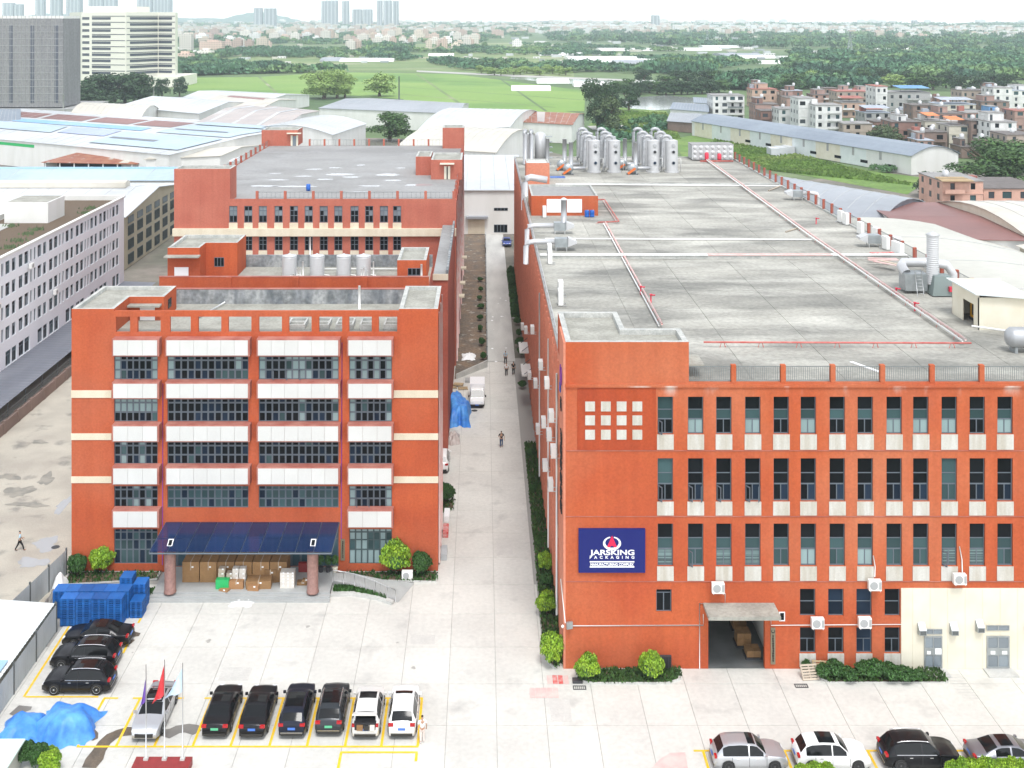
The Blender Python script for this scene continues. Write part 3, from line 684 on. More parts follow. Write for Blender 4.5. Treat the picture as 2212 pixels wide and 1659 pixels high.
def glyphs(parent, P, n, s, m="ink", gap=1.18, seed=1, dep=.02):
    """illegible upright characters: each a small cluster of strokes, one mesh per character"""
    r = random.Random(seed)
    for i in range(n):
        z = -i*s*gap; mb = MB()
        mb.box(-s*.45, s*.45, -dep, 0, z-s*.12, z-s*.02); mb.box(-s*.06, s*.06, -dep*1.1, 0, z-s*.95, z-s*.02)
        for k in range(3):
            y = z-s*(.3+.22*k); a = r.uniform(.2, .45); mb.box(-s*a, s*r.uniform(.2, .45), -dep*1.2, 0, y-s*.09, y)
        if r.random() < .6: mb.box(-s*.44, -s*.32, -dep*1.3, 0, z-s*.95, z-s*.25)
        if r.random() < .6: mb.box(s*.32, s*.44, -dep*1.3, 0, z-s*.95, z-s*.25)
        mb.obj("character", m, parent, P)
def ring(parent, P, r, m="ink", gap=.35, thick=.22, dep=.02, sq=.85, name="logo_ring"):
    mb = MB(); n = 28; vs = []; fs = []
    for i in range(n+1):
        a = math.pi/2+gap+(2*math.pi-2*gap)*i/n
        tk = thick*(.45+.55*(1-math.sin(a))/2*1.2)
        for rr in (r, r-tk*r*1.6):
            for y in (0, -dep): vs.append((rr*math.cos(a), y, sq*rr*math.sin(a)))
    for i in range(n):
        a, b_ = i*4, i*4+4; fs += [(a, b_, b_+1, a+1), (a+2, a+3, b_+3, b_+2), (a+1, b_+1, b_+3, a+3), (a, a+2, b_+2, b_)]
    fs += [(0, 1, 3, 2), (n*4, n*4+2, n*4+3, n*4+1)]
    mb.add(vs, fs).obj(name, m, parent, P)
def plaque(Yw, px0, px1, t, b_, lab, logo):
    x0, x1, z0, z1 = XA(px0, Yw), XA(px1, Yw), ZA(b_, Yw), ZA(t, Yw)
    o = thing("name_plaque", lab, "plaque", (x0+x1)/2, Yw-.03, z0)
    box("board", "plaque", x0, x1, Yw-.07, Yw-.004, z0, z1, o)
    P = Matrix.Translation(((x0+x1)/2, Yw-.072, z1-.15))
    if logo:
        ring(o, P @ Matrix.Translation((0, 0, -.1)), .14); glyphs(o, P @ Matrix.Translation((0, 0, -.38)), 11, (z1-z0-.7)/11/1.18, seed=4)
    else: glyphs(o, P, 10, (z1-z0-.35)/10/1.18, seed=9)
plaque(YF, 736, 745, 1164, 1210, "vertical bronze name plaque beside the office entrance", False)
# potted plants, red mat by the entrance
# ---------------------------------------------------------------- middle block with water tanks
Y2 = 110.0
A2 = thing("middle_block", "orange block with stained roof parapets and four steel water tanks", "building", -20, Y2, 0)
X20, X21 = XA(344, Y2), -5.3
MB().prism([(X20, Y2), (X21, Y2), (X21, 118.6), (X20, 118.6)], 0, 19.98).obj("wall", "tile_red", A2)
box("roof_deck", "roof_small", X20+.05, X21-.05, Y2+.3, 118.3, 19.98, 20.0, A2)
box("front_parapet", "tile_orange", X20, X21, Y2-.02, Y2+.25, 19.0, 20.85, A2)
box("parapet_cap", "ledge_red", X20-.03, X21+.03, Y2-.05, Y2+.28, 20.85, 20.92, A2)
for px in (495, 640, 788): box("pilaster", "tile_orange", XA(px, Y2)-.25, XA(px, Y2)+.25, Y2-.2, Y2-.022, 19.0, 20.84, A2)
box("rear_parapet", "stained_concrete", X20, X21, 118.3, 118.6, 20.0, 21.25, A2)
sp = [(XA(362, 111.5), 111.5), (XA(431, 111.5), 111.5), (XA(431, 111.5), 114.0), (XA(508, 113), 114.0), (XA(508, 113), 118.2), (XA(362, 111.5), 118.2)]
MB().prism(sp, 20.0, 23.1).obj("stair_house", "tile_orange", A2); rim(A2, sp, 23.1, 23.45, .25, "tile_orange")
x = XA(377, 111.5); box("stair_door", "paint_white", x, x+1.4, 111.44, 111.498, 20.02, 21.5, A2)
box("door_canopy", "roof_small", sp[0][0]-.15, sp[1][0]+.1, 110.6, 111.498, 22.6, 22.75, A2)
x = XA(463, 114); window(A2, TL(x, 113.99, 21.0), 1.0, .95, grid_rects(3, [1], .03, .06), "frame_grey", "glass_dark", back=-.03)
sp2 = [(XA(858, 111.3), 111.3), (XA(921, 111.3), 111.3), (XA(921, 111.3), 117.6), (XA(858, 111.3), 117.6)]
MB().prism(sp2, 20.0, 21.95).obj("stair_house", "tile_orange", A2); rim(A2, sp2, 21.95, 22.25, .3, "tile_orange")
x = XA(881, 111.3); window(A2, TL(x, 111.29, 20.35), 1.25, 1.1, grid_rects(3, [.35, .65], .03, .04), "frame_grey", "glass_dark", back=-.03)
tube("vent_pipe", "pipe_white", [(XA(910.5, 111), 111.0, 20), (XA(910.5, 111), 111.0, 21.9)], .1, A2)
# low annex between the block and the alley
box("annex", "tile_red", -5.29, -3.7, 119, 148, 0, 18.9, A2); box("annex_roof", "roof_grey", -5.28, -3.72, 119.05, 148, 18.9, 18.93, A2)
box("annex_cap", "cream", -5.32, -3.66, 118.85, 118.995, 18.45, 19.1, A2); box("annex_cap", "stained_concrete", -3.9, -3.66, 119.0, 148, 18.95, 19.5, A2)
for i, (px, top) in enumerate(((624.5, 553), (684.5, 554), (742, 553), (785, 552))):
    q = W(px, 597, 20.0); h_ = 2.05
    t = thing("water_tank", "cylindrical stainless water tank on the middle block roof, %s from the left" % ("first", "second", "third", "fourth")[i], "water tank", q.x, 114.2, 20.0, group="rooftop water tanks")
    prof = []
    for k in range(8): prof += [(.74, .03+k*.25), (.745, .08+k*.25), (.745, .2+k*.25), (.735, .25+k*.25)]
    MB().lathe([(.72, 0)]+prof, 22).obj("tank", "steel_bright", t, TL(q.x, 114.2, 20.0), True)
    MB().lathe([(.76, h_), (.74, h_+.05), (.12, h_+.2), (.1, h_+.26)], 22).obj("lid", "steel_bright", t, TL(q.x, 114.2, 20.0), True)
    tube("outlet_pipe", "pipe_white", [(q.x+.75, 113.9, 20.2), (q.x+1.3, 113.6, 20.2), (q.x+1.3, 113.6, 20.05)], .05, t)
VO = ("first", "second", "third", "fourth", "fifth", "sixth", "seventh", "eighth", "ninth")
for k, (px, h_) in enumerate(((634, .5), (640, .7), (647, 1.2), (654, 1.25), (660, 1.9), (784, 1.2), (789, 1.3), (797, 1.0), (810, 1.9))):
    q = W(px, 598, 20.0); tag(tube("roof_pipe", "pipe_white", [(q.x, 112.2, 20), (q.x, 112.2, 20+h_)], .075), "white standing vent pipe among the water tanks, %s from the left" % VO[k], "pipe", "white vent pipes among the tanks")
tag(tube("roof_pipe", "pipe_white", [(XA(700, 116), 116.5, 20.2), (XA(858, 116), 116.5, 20.2)], .07), "long white pipe lying behind the water tanks", "pipe")
# ---------------------------------------------------------------- rear factory block (left)
YC = 148.6
def xc(px): return XA(px, YC)
def zc(py): return ZA(py, YC)
C_ = thing("rear_factory", "faded red factory block with flat grey roof behind the office building", "building", -22, YC, 0)
C0, C1 = xc(376), -3.5; ZR = 21.9
cols = [495, 527.5, 559, 593, 626, 658, 690.5, 722, 757, 788.5, 820.5, 849]; cwid = 17.6
hl = []
for px in cols:
    for t, b_ in ((445, 481), (511, 541)): hl.append((xc(px)-C0, xc(px+cwid)-C0, zc(b_), zc(t)))
for t, b_ in ((590, 620),):
    pass
mobj("wall", wallmesh("wall", "tile_pink", 0, C1-C0, 0, zc(430), hl, .25), C_, TL(C0, YC, 0))
rr = random.Random(4)
cr = ((.08, .46, .04, .40), (.54, .92, .04, .40), (.08, .46, .44, .70), (.54, .92, .44, .70), (.08, .46, .74, .96), (.54, .92, .74, .96))
for px in cols:
    for ri, (t, b_) in enumerate(((445, 481), (511, 541))):
        window(C_, TL(xc(px), YC, zc(b_)), xc(px+cwid)-xc(px), zc(t)-zc(b_), cr, "frame_grey",
               (lambda k, ri=ri: ("glass_sky" if ri == 0 and k >= 2 and rr.random() < .8 else "glass_dark")))
        box("sill_panel", "cream", xc(px)-.03, xc(px+cwid)+.03, YC-.04, YC-.003, zc(b_)-(.75 if ri == 0 else .55), zc(b_)-.01, C_)
box("cream_band", "cream", C0-.1, C1+.02, YC-.5, YC-.003, zc(509), zc(493), C_)
MB().prism([(C0, YC+.26), (C1, YC+.26), (C1, 214), (C0, 214)], 0, ZR).obj("body", "tile_red", C_)
box("roof_deck", "roof_grey", C0+.3, C1-.3, YC+.3, 213.7, ZR, ZR+.03, C_)
box("kerb_wall", "tile_pink", xc(497), C1-.02, YC+.02, YC+.26, ZR, zc(430)+.002, C_)
tw = [(C0, YC+.262), (xc(497), YC+.262), (xc(497), 152.5), (C0, 152.5)]
MB().prism(tw, ZR, 25.9).obj("stair_tower", "tile_pink", C_); rim(C_, tw, 25.9, 26.3, .3, "tile_pink")
mobj("tower_front", wallmesh("tower_front", "tile_pink", 0, xc(497)-C0, zc(430), 26.3, [], .2), C_, TL(C0, YC, 0))
# rails along the roof edge: brick posts with thin rail panels
def rail_run(parent, a, b_, n, z, post, h=1.05, pw=.34, bars=True, railm="rail_grey", nb=9, first=True):
    a, b_ = Vector(a), Vector(b_)
    for i in range(n+1):
        q = a.lerp(b_, i/n)
        if i > 0 or first: box("post", post, q.x-pw/2, q.x+pw/2, q.y-pw/2, q.y+pw/2, z, z+h+.1, parent)
        if i == n: break
        p0 = a.lerp(b_, (i+.02)/n); p1 = a.lerp(b_, (i+.98)/n); L_ = (p1-p0).length; ang = math.atan2((p1-p0).y, (p1-p0).x)
        key = (round(L_, 1), nb, h, railm)
        if key not in _RP:
            bw = L_/nb
            _RP[key] = wallmesh("rail_panel", railm, 0, L_, 0, h-.12, [(k*bw+.014, (k+1)*bw-.014, .05, h-.17) for k in range(nb)], .025)
        mobj("rail_panel", _RP[key], parent, TL(p0.x, p0.y, z+.1, ang))
_RP = {}
rail_run(C_, (xc(555), YC+.14), (xc(980), YC+.14), 7, zc(430), "tile_pink", h=.95, nb=6)
rail_run(C_, (C0+.2, 153), (C0+.2, 213), 15, ZR, "tile_red", h=1.1)
rail_run(C_, (C0+8, 213.8), (C1-4, 213.8), 9, ZR, "tile_pink", h=1.2, nb=4)
rail_run(C_, (C1-.2, 152), (C1-.2, 206), 14, ZR, "tile_red", h=1.1)
# roof houses
def house_c(px0, px1, base, top, depth, door=None, back=None):
    q0 = W(px0, base, ZR); q1 = W(px1, base, ZR); Yh = q0.y; zt = ZA(top, Yh)
    pts = [(q0.x, Yh), (q1.x, Yh), (q1.x, Yh+depth), (q0.x, Yh+depth)]
    MB().prism(pts, ZR, zt-.3).obj("roof_house", "tile_pink", C_); rim(C_, pts, zt-.3, zt, .3, "tile_pink")
    if door:
        d0, d1, dt = door; box("door", "glass_sky" if d0 < 700 else "dark_inside", XA(d0, Yh), XA(d1, Yh), Yh-.04, Yh-.003, ZR+.05, ZA(dt, Yh), C_)
        for xx in (XA(d0, Yh), XA(d1, Yh)): box("door_post", "paint_cream", xx-.18, xx+.18, Yh-.08, Yh-.005, ZR+.05, ZA(dt, Yh)+.15, C_)
        box("door_canopy", "paint_cream", XA(d0, Yh)-.8, XA(d1, Yh)+.8, Yh-.9, Yh-.003, ZA(dt, Yh)+.5, ZA(dt, Yh)+.65, C_)
house_c(565, 643, 315.5, 281, 6, (630, 642, 294)); house_c(931, 998, 388, 345, 9, (962, 970, 361)); house_c(898, 931, 379, 338, 7)
house_c(956, 1002, 321, 276, 6)
for k, (px, py, rx_, ry_) in enumerate([(735, 377, 3.2, 1.6), (760, 383, 2.4, 1.1), (838, 378, 2.6, 2.2), (850, 390, 2, 1), (655, 381, 2.6, .8), (700, 388, 2, 1), (600, 389, 2.4, .9), (905, 400, 3.5, 1.6), (570, 402, 4, 1.1), (640, 403, 5, 1.0), (800, 402, 2.4, .8), (680, 366, 2, 1), (722, 363, 2, .8), (865, 363, 1.3, .8), (780, 415, 3, .6), (510, 345, 1.5, 5), (780, 357, 1.2, 1.0), (595, 375, 1.5, .7)]):
    q = W(px, py, ZR); r2 = random.Random(k)
    MB().poly([(q.x+rx_*.75*math.cos(a)*r2.uniform(.6, 1.1), q.y+ry_*.8*math.sin(a)*r2.uniform(.6, 1.1), ZR+.036) for a in [i*math.pi/7 for i in range(14)]]).obj("rain_puddle", "puddle", C_)
tag(MB().lathe([(.3, 0), (.32, .3), (.3, .9), (.2, .95)], 12).obj("blue_drum", "blue_drum", None, TL(*W(666, 412, ZR+.04)), True), "blue plastic drum standing on the rear factory's grey roof", "drum")
for y in (150, 156, 163, 171, 180, 190, 200): tube("downpipe", "pipe_pink", [(C1+.1, y, .2), (C1+.1, y, 21.8)], .12, C_, 6)
for y in (160, 168, 178, 186): box("window_hood", "cream", C1+.002, C1+.9, y, y+1.6, 6.2, 6.4, C_)
tube("downpipe", "pipe_white", [(XA(670, 147.9), 147.9, zc(550)), (XA(670, 147.9), 147.9, zc(511))], .1, C_)
# ---------------------------------------------------------------- right factory building
YG = 79.4
def xb(px): return XA(px, YG)
def zb(py): return ZA(py, YG)
B = thing("factory_building", "long orange factory with a blue company sign and a wide concrete roof", "building", 26, YG, 0)
BX0, BX1, BYE, ZF = 5.95, 46.6, 208.0, 20.35
cols = [1420.5, 1486, 1547, 1609.5, 1671, 1729.5, 1792, 1852.5, 1915, 1972.5, 2034, 2094.5, 2154.5]
cols += [2215+61.5*k for k in range(3)]; cwd = 33.5
rowsB = [(857, 938, 971), (990, 1083, 1113), (1131, 1223, 1254)]
holes = []; wins = []
def addw(px, t, b_, kind): holes.append((xb(px)-BX0, xb(px+cwd)-BX0, zb(b_), zb(t))); wins.append((px, t, b_, kind))
for px in cols:
    for ri, (t, b_, pb) in enumerate(rowsB): addw(px, t, b_, ri)
for px in (1728, 1789, 1850, 1911):
    addw(px, 1272, 1331, 3); addw(px, 1355, 1411, 4)
addw(1417.5, 1273, 1322, 5)
holes.append((xb(1530)-BX0, xb(1652)-BX0, 0, zb(1327)))
mobj("wall", wallmesh("wall", "tile_orange_b", 0, BX1-BX0, 0, zb(831), holes, .35), B, TL(BX0, YG, 0))
rr = random.Random(21)
R012 = ((.05, .95, .655, .985), (.05, .95, .405, .635), (.06, .47, .03, .375), (.53, .94, .03, .375))
R3 = ((.05, .95, .53, .98), (.05, .95, .03, .50)); R4 = ((.05, .95, .54, .98), (.06, .47, .03, .51), (.53, .94, .03, .51))
R5 = ((.05, .95, .84, .98), (.06, .47, .03, .80), (.53, .94, .03, .80))
for wi, (px, t, b_, kd) in enumerate(wins):
    style = rr.random(); ci = wi // 3
    def pm(k, kd=kd, style=style):
        if kd == 0: return ("glass_dark", "glass_teal", *(("glass_curtain",)*2 if style < .5 else ("glass_dark",)*2))[k]
        if kd == 1: return ("glass_dark", "glass_dark", "glass_dark", "glass_blue")[k] if style < .8 else "glass_teal"
        if kd == 2: return ("glass_dark", "glass_teal", *(("glass_curtain",)*2 if style < .35 else ("glass_blind",)*2 if style < .65 else ("glass_teal",)*2))[k]
        return "glass_dark" if style < .6 else "glass_blue"
    if px < 1425 and kd in (0, 1): pmf = lambda k: "glass_teal" if k < 2 else "glass_dark"
    else: pmf = pm
    rects = (R012, R012, R012, R3, R4, R5)[kd]
    wd, ht = xb(px+cwd)-xb(px), zb(t)-zb(b_)
    wo = window(B, TL(xb(px), YG, zb(b_)), wd, ht, rects, "frame_grey", pmf, back=.16)
    if (kd == 1 and px < 1620) or (kd == 2 and px in (1486, 2034)) or (kd == 0 and px < 1425):
        sash(wo, TL(xb(px)+wd*.04, YG+.1, zb(b_)+.06), wd*.44, ht*.35, R(-65))
        if kd == 1 and px in (1486, 1609.5): sash(wo, TL(xb(px)+wd*.96, YG+.1, zb(b_)+.06), wd*.44, ht*.35, R(180+65))
for px in cols:
    for (t, b_, pb) in rowsB: box("sill_panel", "cream_dirty", xb(px)-.04, xb(px+cwd)+.04, YG-.05, YG-.003, zb(pb), zb(b_)-.012, B)
for px in (1728, 1789, 1850, 1911): box("sill_panel", "cream_dirty", xb(px)-.04, xb(px+cwd)+.02, YG-.05, YG-.003, .15, zb(1411)-.012, B)
for c in (1264, 1298, 1332, 1366):
    for r_ in (867, 897, 928): box("square_panel", "cream_dirty", xb(c), xb(c+21), YG-.07, YG-.003, zb(r_+21), zb(r_), B)
box("dark_panel", "tile_orange_d", xb(1247), xb(1417), YG-.03, YG-.002, zb(972), zb(838), B)
for py in (973.5, 1115.5, 1256): box("groove_strip", "ledge_red", BX0+.02, BX1, YG-.045, YG-.003, zb(py)-.02, zb(py)+.02, B)
box("cornice", "tile_orange_b", BX0-.02, BX1, YG-.12, YG-.003, zb(836), zb(829), B)
box("corner_facing", "tile_salmon_sheen", BX0-.16, BX0-.003, YG-.02, 83.6, 0.0, 23.3, B)  # same tile as the front, its grazing reflection put into a paler colour
# white clad ground floor at the right with two doors and vents
box("clad_wall", "paint_cream", xb(1946), BX1, YG-.08, YG-.004, 0, zb(1270), B)
for k in range(10): box("clad_seam", "cream", xb(1946)+.8+k*1.25, xb(1946)+.82+k*1.25, YG-.092, YG-.0805, 0, zb(1270), B)
def door(px0, px1, t, b_, tt, papers):
    x0, x1 = xb(px0), xb(px1); h_ = zb(t)-.12
    d_ = mobj("door", frame_mesh("zinc", x1-x0, h_, ((.06, .48, .05, .40), (.52, .94, .05, .40), (.06, .48, .64, .96), (.52, .94, .64, .96)), .06), B, TL(x0, YG-.15, .12))
    for a, c in ((.06, .05), (.52, .05), (.06, .64), (.52, .64)): box("door_pane", "glass_sky", x0+a*(x1-x0), x0+(a+.42)*(x1-x0), YG-.118, YG-.1, .12+c*h_, .12+(c+.34)*h_, d_)
    for (u, s_) in papers: box("notice", "sign_white", x0+u*(x1-x0), x0+(u+s_)*(x1-x0), YG-.165, YG-.152, .12+.44*h_, .12+(.54 if s_ < .25 else .62)*h_, d_)
    tr = mobj("transom", frame_mesh("zinc", x1-x0, .36, ((.04, .48, .12, .88), (.52, .96, .12, .88)), .05), B, TL(x0, YG-.14, zb(tt)-.36))
    for a in (.04, .52): box("pane", "glass_sky", x0+a*(x1-x0), x0+(a+.44)*(x1-x0), YG-.11, YG-.095, zb(tt)-.33, zb(tt)-.04, tr)
    box("door_step", "kerb", x0-.25, x1+.25, YG-1.1, YG-.081, 0, .1, B)
door(1995, 2034, 1432-1432+1433-1 if False else 1372, 1435, 1357, ((.15, .2), (.6, .34)))
door(2130, 2179, 1372, 1435, 1349, ((.16, .2), (.66, .22)))
for i, (px, py) in enumerate(((1981, 1357), (2050, 1357), (2106, 1351), (2213, 1351))):
    x0 = xb(px); z0 = zb(py+11); t = thing("wall_vent", "grey metal hood vent on the white clad wall, %s from the left" % ("first", "second", "third", "last")[i], "vent", x0, YG-.3, z0, group="hood vents on the clad wall")
    MB().add([(x0, YG-.085, z0), (x0+.5, YG-.085, z0), (x0+.5, YG-.5, z0+.1), (x0, YG-.5, z0+.1), (x0, YG-.085, z0+.85), (x0+.5, YG-.085, z0+.85), (x0+.5, YG-.5, z0+.45), (x0, YG-.5, z0+.45)],
             [(0, 3, 2, 1), (4, 5, 6, 7), (0, 1, 5, 4), (1, 2, 6, 5), (2, 3, 7, 6), (3, 0, 4, 7)]).obj("hood", "zinc", t)
    box("grille", "rail_dark", x0+.05, x0+.45, YG-.515, YG-.501, z0+.14, z0+.4, t)
# loading door: recessed hall with stacked cartons, concrete canopy
gx0, gx1, gz = xb(1530), xb(1652), zb(1327)
MB().add([(gx0-.6, YG+.36, 0), (gx1+.6, YG+.36, 0), (gx1+.6, YG+13, 0), (gx0-.6, YG+13, 0), (gx0-.6, YG+.36, gz), (gx1+.6, YG+.36, gz), (gx1+.6, YG+13, gz), (gx0-.6, YG+13, gz)],
         [(0, 4, 7, 3), (1, 2, 6, 5), (3, 7, 6, 2), (4, 5, 6, 7)]).obj("loading_hall", "white_wall", B)
MB().poly([(gx0-.6, YG+.02, .01), (gx1+.6, YG+.02, .01), (gx1+.6, YG+13, .01), (gx0-.6, YG+13, .01)]).obj("hall_floor", "floor_inside", B)
box("loading_canopy", "roof_small", xb(1519), xb(1672), YG-1.9, YG-.003, zb(1302)-.25, zb(1302), B)
tube("shutter_roll", "dark_inside", [(gx0, YG+.2, gz-.12), (gx1, YG+.2, gz-.12)], .1, B)
nb_ = 0
for SI, (cx, cy, nx, ny, nz) in enumerate(((gx1-.75, YG+1.4, 2, 2, 1), (gx1-1.1, YG+2.9, 2, 2, 2), (gx1-.9, YG+5.2, 2, 3, 3), (gx0+.6, YG+6.5, 2, 2, 2))):
    for i in range(nx):
        for j in range(ny):
            for k in range(nz):
                z0 = .14+k*.45
                tag(box("carton", "box_brown", cx+i*.52-.25, cx+i*.52+.25, cy+j*.5-.24, cy+j*.5+.24, z0, z0+.44), "brown carton in the hall's %s stack, %s, %s, %s layer" % (("nearest", "second", "tall right", "far left")[SI], ("left", "right")[i], ("front", "middle" if ny == 3 else "back", "back")[j], ("bottom", "second", "top")[k]), "carton", "cartons in the loading hall")
    tag(box("pallet_board", "iron", cx-.35, cx+nx*.52-.2, cy-.35, cy+ny*.5-.15, .015, .138), "low dark pallet under the loading hall's %s carton stack" % ("nearest", "second", "tall right", "far left")[SI], "pallet", "dark pallets in the loading hall")
plaque(YG, 1664.5, 1674.5, 1355, 1434, "vertical bronze name plaque with logo right of the loading door", True)
solar(xb(1689), YG-.06, zb(1331), 0, "solar light panel hung on the wall beside the loading door plaque")
# ---- the blue company sign
sg = thing("company_sign", "blue company sign with white lettering and ring logo on the orange wall", "sign", xb(1321), YG-.1, zb(1233))
x0, x1, z0, z1 = xb(1249.5), xb(1393), zb(1234), zb(1140.5)
box("board", "sign_blue", x0, x1, YG-.22, YG-.004, z0, z1, sg)
def text(s, size, xc_, z, parent, m="sign_white", wide=None, bold=.0, sp=1.0, y=YG-.23, name="lettering"):
    cu = bpy.data.curves.new(name, 'FONT'); cu.body = s; cu.size = size; cu.extrude = .012; cu.offset = bold; cu.space_character = sp; cu.align_x = 'CENTER'
    o = bpy.data.objects.new(name+"_tmp", cu); me = bake(o); bpy.data.objects.remove(o)
    me.materials.clear(); me.materials.append(MT[m])
    xs_ = [v.co.x for v in me.vertices]; sx_ = wide/(max(xs_)-min(xs_)) if wide else 1; mid = (max(xs_)+min(xs_))/2
    Mx = Matrix.Translation((xc_, y, z)) @ Matrix.Rotation(R(90), 4, 'X') @ Matrix.Diagonal((sx_, 1, 1, 1)) @ Matrix.Translation((-mid, 0, 0))
    return mobj(name, me, parent, Mx)
sw, sh = x1-x0, z1-z0; xm = (x0+x1)/2; tw_ = sw*.67
ring(sg, Matrix.Translation((xm+sw*.0, YG-.225, z1-sh*.32)), sw*.135, "sign_white", gap=.22, thick=.2, dep=.03, sq=.76)
mb = MB(); s_ = sw*.075; zc_ = z1-sh*.285
mb.add([(xm+a*s_, YG-.222-d_, zc_+b_*s_) for d_ in (0, .035) for a, b_ in ((0, 1.25), (-1, -1.05), (-.55, -1.1), (-.1, -.75), (.1, -.75), (.55, -1.1), (1, -1.05))],
       [list(range(7)), list(range(7, 14))[::-1]]+[(i, (i+1) % 7, 7+(i+1) % 7, 7+i) for i in range(7)])
mb.obj("logo_peak", "sign_red", sg)
text("JARSKING", .50, xm, z1-sh*.585, sg, wide=tw_, bold=.012)
text("PACKAGING", .27, xm, z1-sh*.672, sg, wide=tw_, bold=.006, sp=2.2)
for zz in (.745, .862): box("rule", "sign_white", xm-tw_/2, xm+tw_/2, YG-.24, YG-.221, z1-sh*(zz+.013), z1-sh*(zz-.013), sg)
text("MANUFACTURING COMPLEX", .27, xm, z1-sh*.838, sg, wide=tw_*.97, bold=.008)
# side sign on the alley wall: coloured logo and six tall characters
sd = thing("side_sign", "black characters and purple logo running down the alley corner wall", "sign", BX0-.2, 81.5, 10)
Ps = Matrix.Translation((BX0-.17, 81.5, 0)) @ Matrix.Rotation(R(-90), 4, 'Z')
ring(sd, Ps @ Matrix.Translation((0, 0, zb(830))), .85, "logo_purple", gap=.4, thick=.25, dep=.06)
glyphs(sd, Ps @ Matrix.Translation((-.5, 0, zb(848))), 1, .9, m="logo_blue", dep=.06, seed=3); glyphs(sd, Ps @ Matrix.Translation((.1, 0, zb(880))), 1, .9, m="ink", dep=.06, seed=5)
glyphs(sd, Ps @ Matrix.Translation((.4, 0, zb(950))) @ Matrix.Diagonal((1.7, 1, 1, 1)), 6, .85, dep=.07, seed=8, gap=1.2)
# ---- side wall facing the alley: shallow piers, window slots and cream panels
MB().add([(BX0, YG+.352, .02), (BX1, YG+.352, .02), (BX1, BYE, .02), (BX0, BYE, .02), (BX0, YG+.352, ZF-.07), (BX1, YG+.352, ZF-.07), (BX1, BYE, ZF-.07), (BX0, BYE, ZF-.07)],
         [(1, 2, 6, 5), (2, 3, 7, 6), (3, 0, 4, 7), (4, 5, 6, 7)]).obj("body", "tile_salmon_sheen", B)
for ri, (zt, zb_, pz) in enumerate(((zb(857), zb(938), zb(971)), (zb(990), zb(1083), zb(1113)), (zb(1131), zb(1223), zb(1254)), (4.6, 1.4, .3))):
    g1 = MB(); g2 = MB(); y = 85.0; k = 0
    while y < 205:
        g1.box(BX0-.05, BX0-.002, y, y+1.05, zb_, zt); g2.box(BX0-.06, BX0-.003, y, y+1.05, pz, zb_-.02); y += 2.05; k += 1
    tag(g1.obj("side_windows", "glass_dark", B), kind="stuff"); tag(g2.obj("side_sill_panels", "cream", B), kind="stuff")
g3 = MB(); y = 84.4
while y < 205: g3.box(BX0-.14, BX0-.002, y-.02, y+.35, 0, ZF-.5); y += 2.05
tag(g3.obj("side_piers", "tile_salmon_sheen", B), kind="stuff")
for y, z in ((86, 19.0), (97, 18.5), (112, 18.8)): tube("downpipe", "pipe_white", [(BX0-.2, y, .3), (BX0-.2, y, z)], .08, B, 6)
# ---- roof: cast panels, edge kerb, railing with brick posts
rp_ = thing("tmp", "x", "x"); bpy.data.objects.remove(rp_)
nxp, nyp = 6, 19
for i in range(nxp):
    for j in range(nyp):
        xA = BX0+.15+i*(BX1-BX0-.3)/nxp; xB = BX0+.15+(i+1)*(BX1-BX0-.3)/nxp; yA = YG+.3+j*(BYE-YG-.5)/nyp; yB = YG+.3+(j+1)*(BYE-YG-.5)/nyp
        box("roof_slab", "roof_slab", xA+.02, xB-.02, yA+.02, yB-.02, ZF-.03, ZF+.01, B)
box("roof_bed", "yard_base", BX0+.01, BX1-.01, YG+.36, BYE-.01, ZF-.06, ZF-.028, B)
box("front_kerb", "tile_orange_b", xb(1488), BX1, YG+.002, YG+.3, ZF-.06, zb(831)+.15, B)
box("right_kerb", "roof_rim", BX1-.35, BX1, YG+.3, BYE, ZF, ZF+.22, B)
box("left_kerb", "roof_rim", BX0, BX0+.28, 87.7, BYE, ZF, ZF+.22, B)
box("rear_kerb", "roof_rim", BX0+.3, BX1-.35, BYE-.3, BYE, ZF, ZF+.22, B)
rail_run(B, (xb(1585)-3.55, YG+.15), (xb(1585)+3.55*9, YG+.15), 10, zb(831)+.15, "tile_orange_b", h=1.15, nb=22, first=False)
rail_run(B, (BX1-.18, 84), (BX1-.18, 204), 34, ZF+.22, "tile_red", h=1.2, nb=12, pw=.32)
for y in np.arange(90, 205, 2.2): tube("rail_stay", "rail", [(BX0+.1, y, ZF+.2), (BX0+.1, y, ZF+.75)], .025, B, 5)
for z in (.45, .75): tube("side_rail", "rail", [(BX0+.1, 88, ZF+z), (BX0+.1, 206, ZF+z)], .035, B, 6)
ZTB = 23.35
Lb = [(BX0, YG+.002), (xb(1488), YG+.002), (xb(1488), 82.9), (10.6, 82.9), (10.6, 87.6), (BX0, 87.6)]
MB().prism([(x, y+.2 if y < 80 else y) for x, y in Lb], ZF, ZTB-.4).obj("stair_tower", "tile_orange_b", B)
mobj("tower_front", wallmesh("tower_front", "tile_orange_b", 0, xb(1488)-BX0, zb(831), ZTB-.4, [], .19), B, TL(BX0, YG, 0))
rim(B, Lb, ZTB-.4, ZTB, .4, "tile_orange_b")
box("hatch_slab", "roof_small", 14.8, 16.1, 80.6, 83.0, ZF+.9, ZF+1.02, B)
box("hatch_slab", "roof_small", 10.65, 12.0, 83.4, 86.0, ZF+.9, ZF+1.02, B)
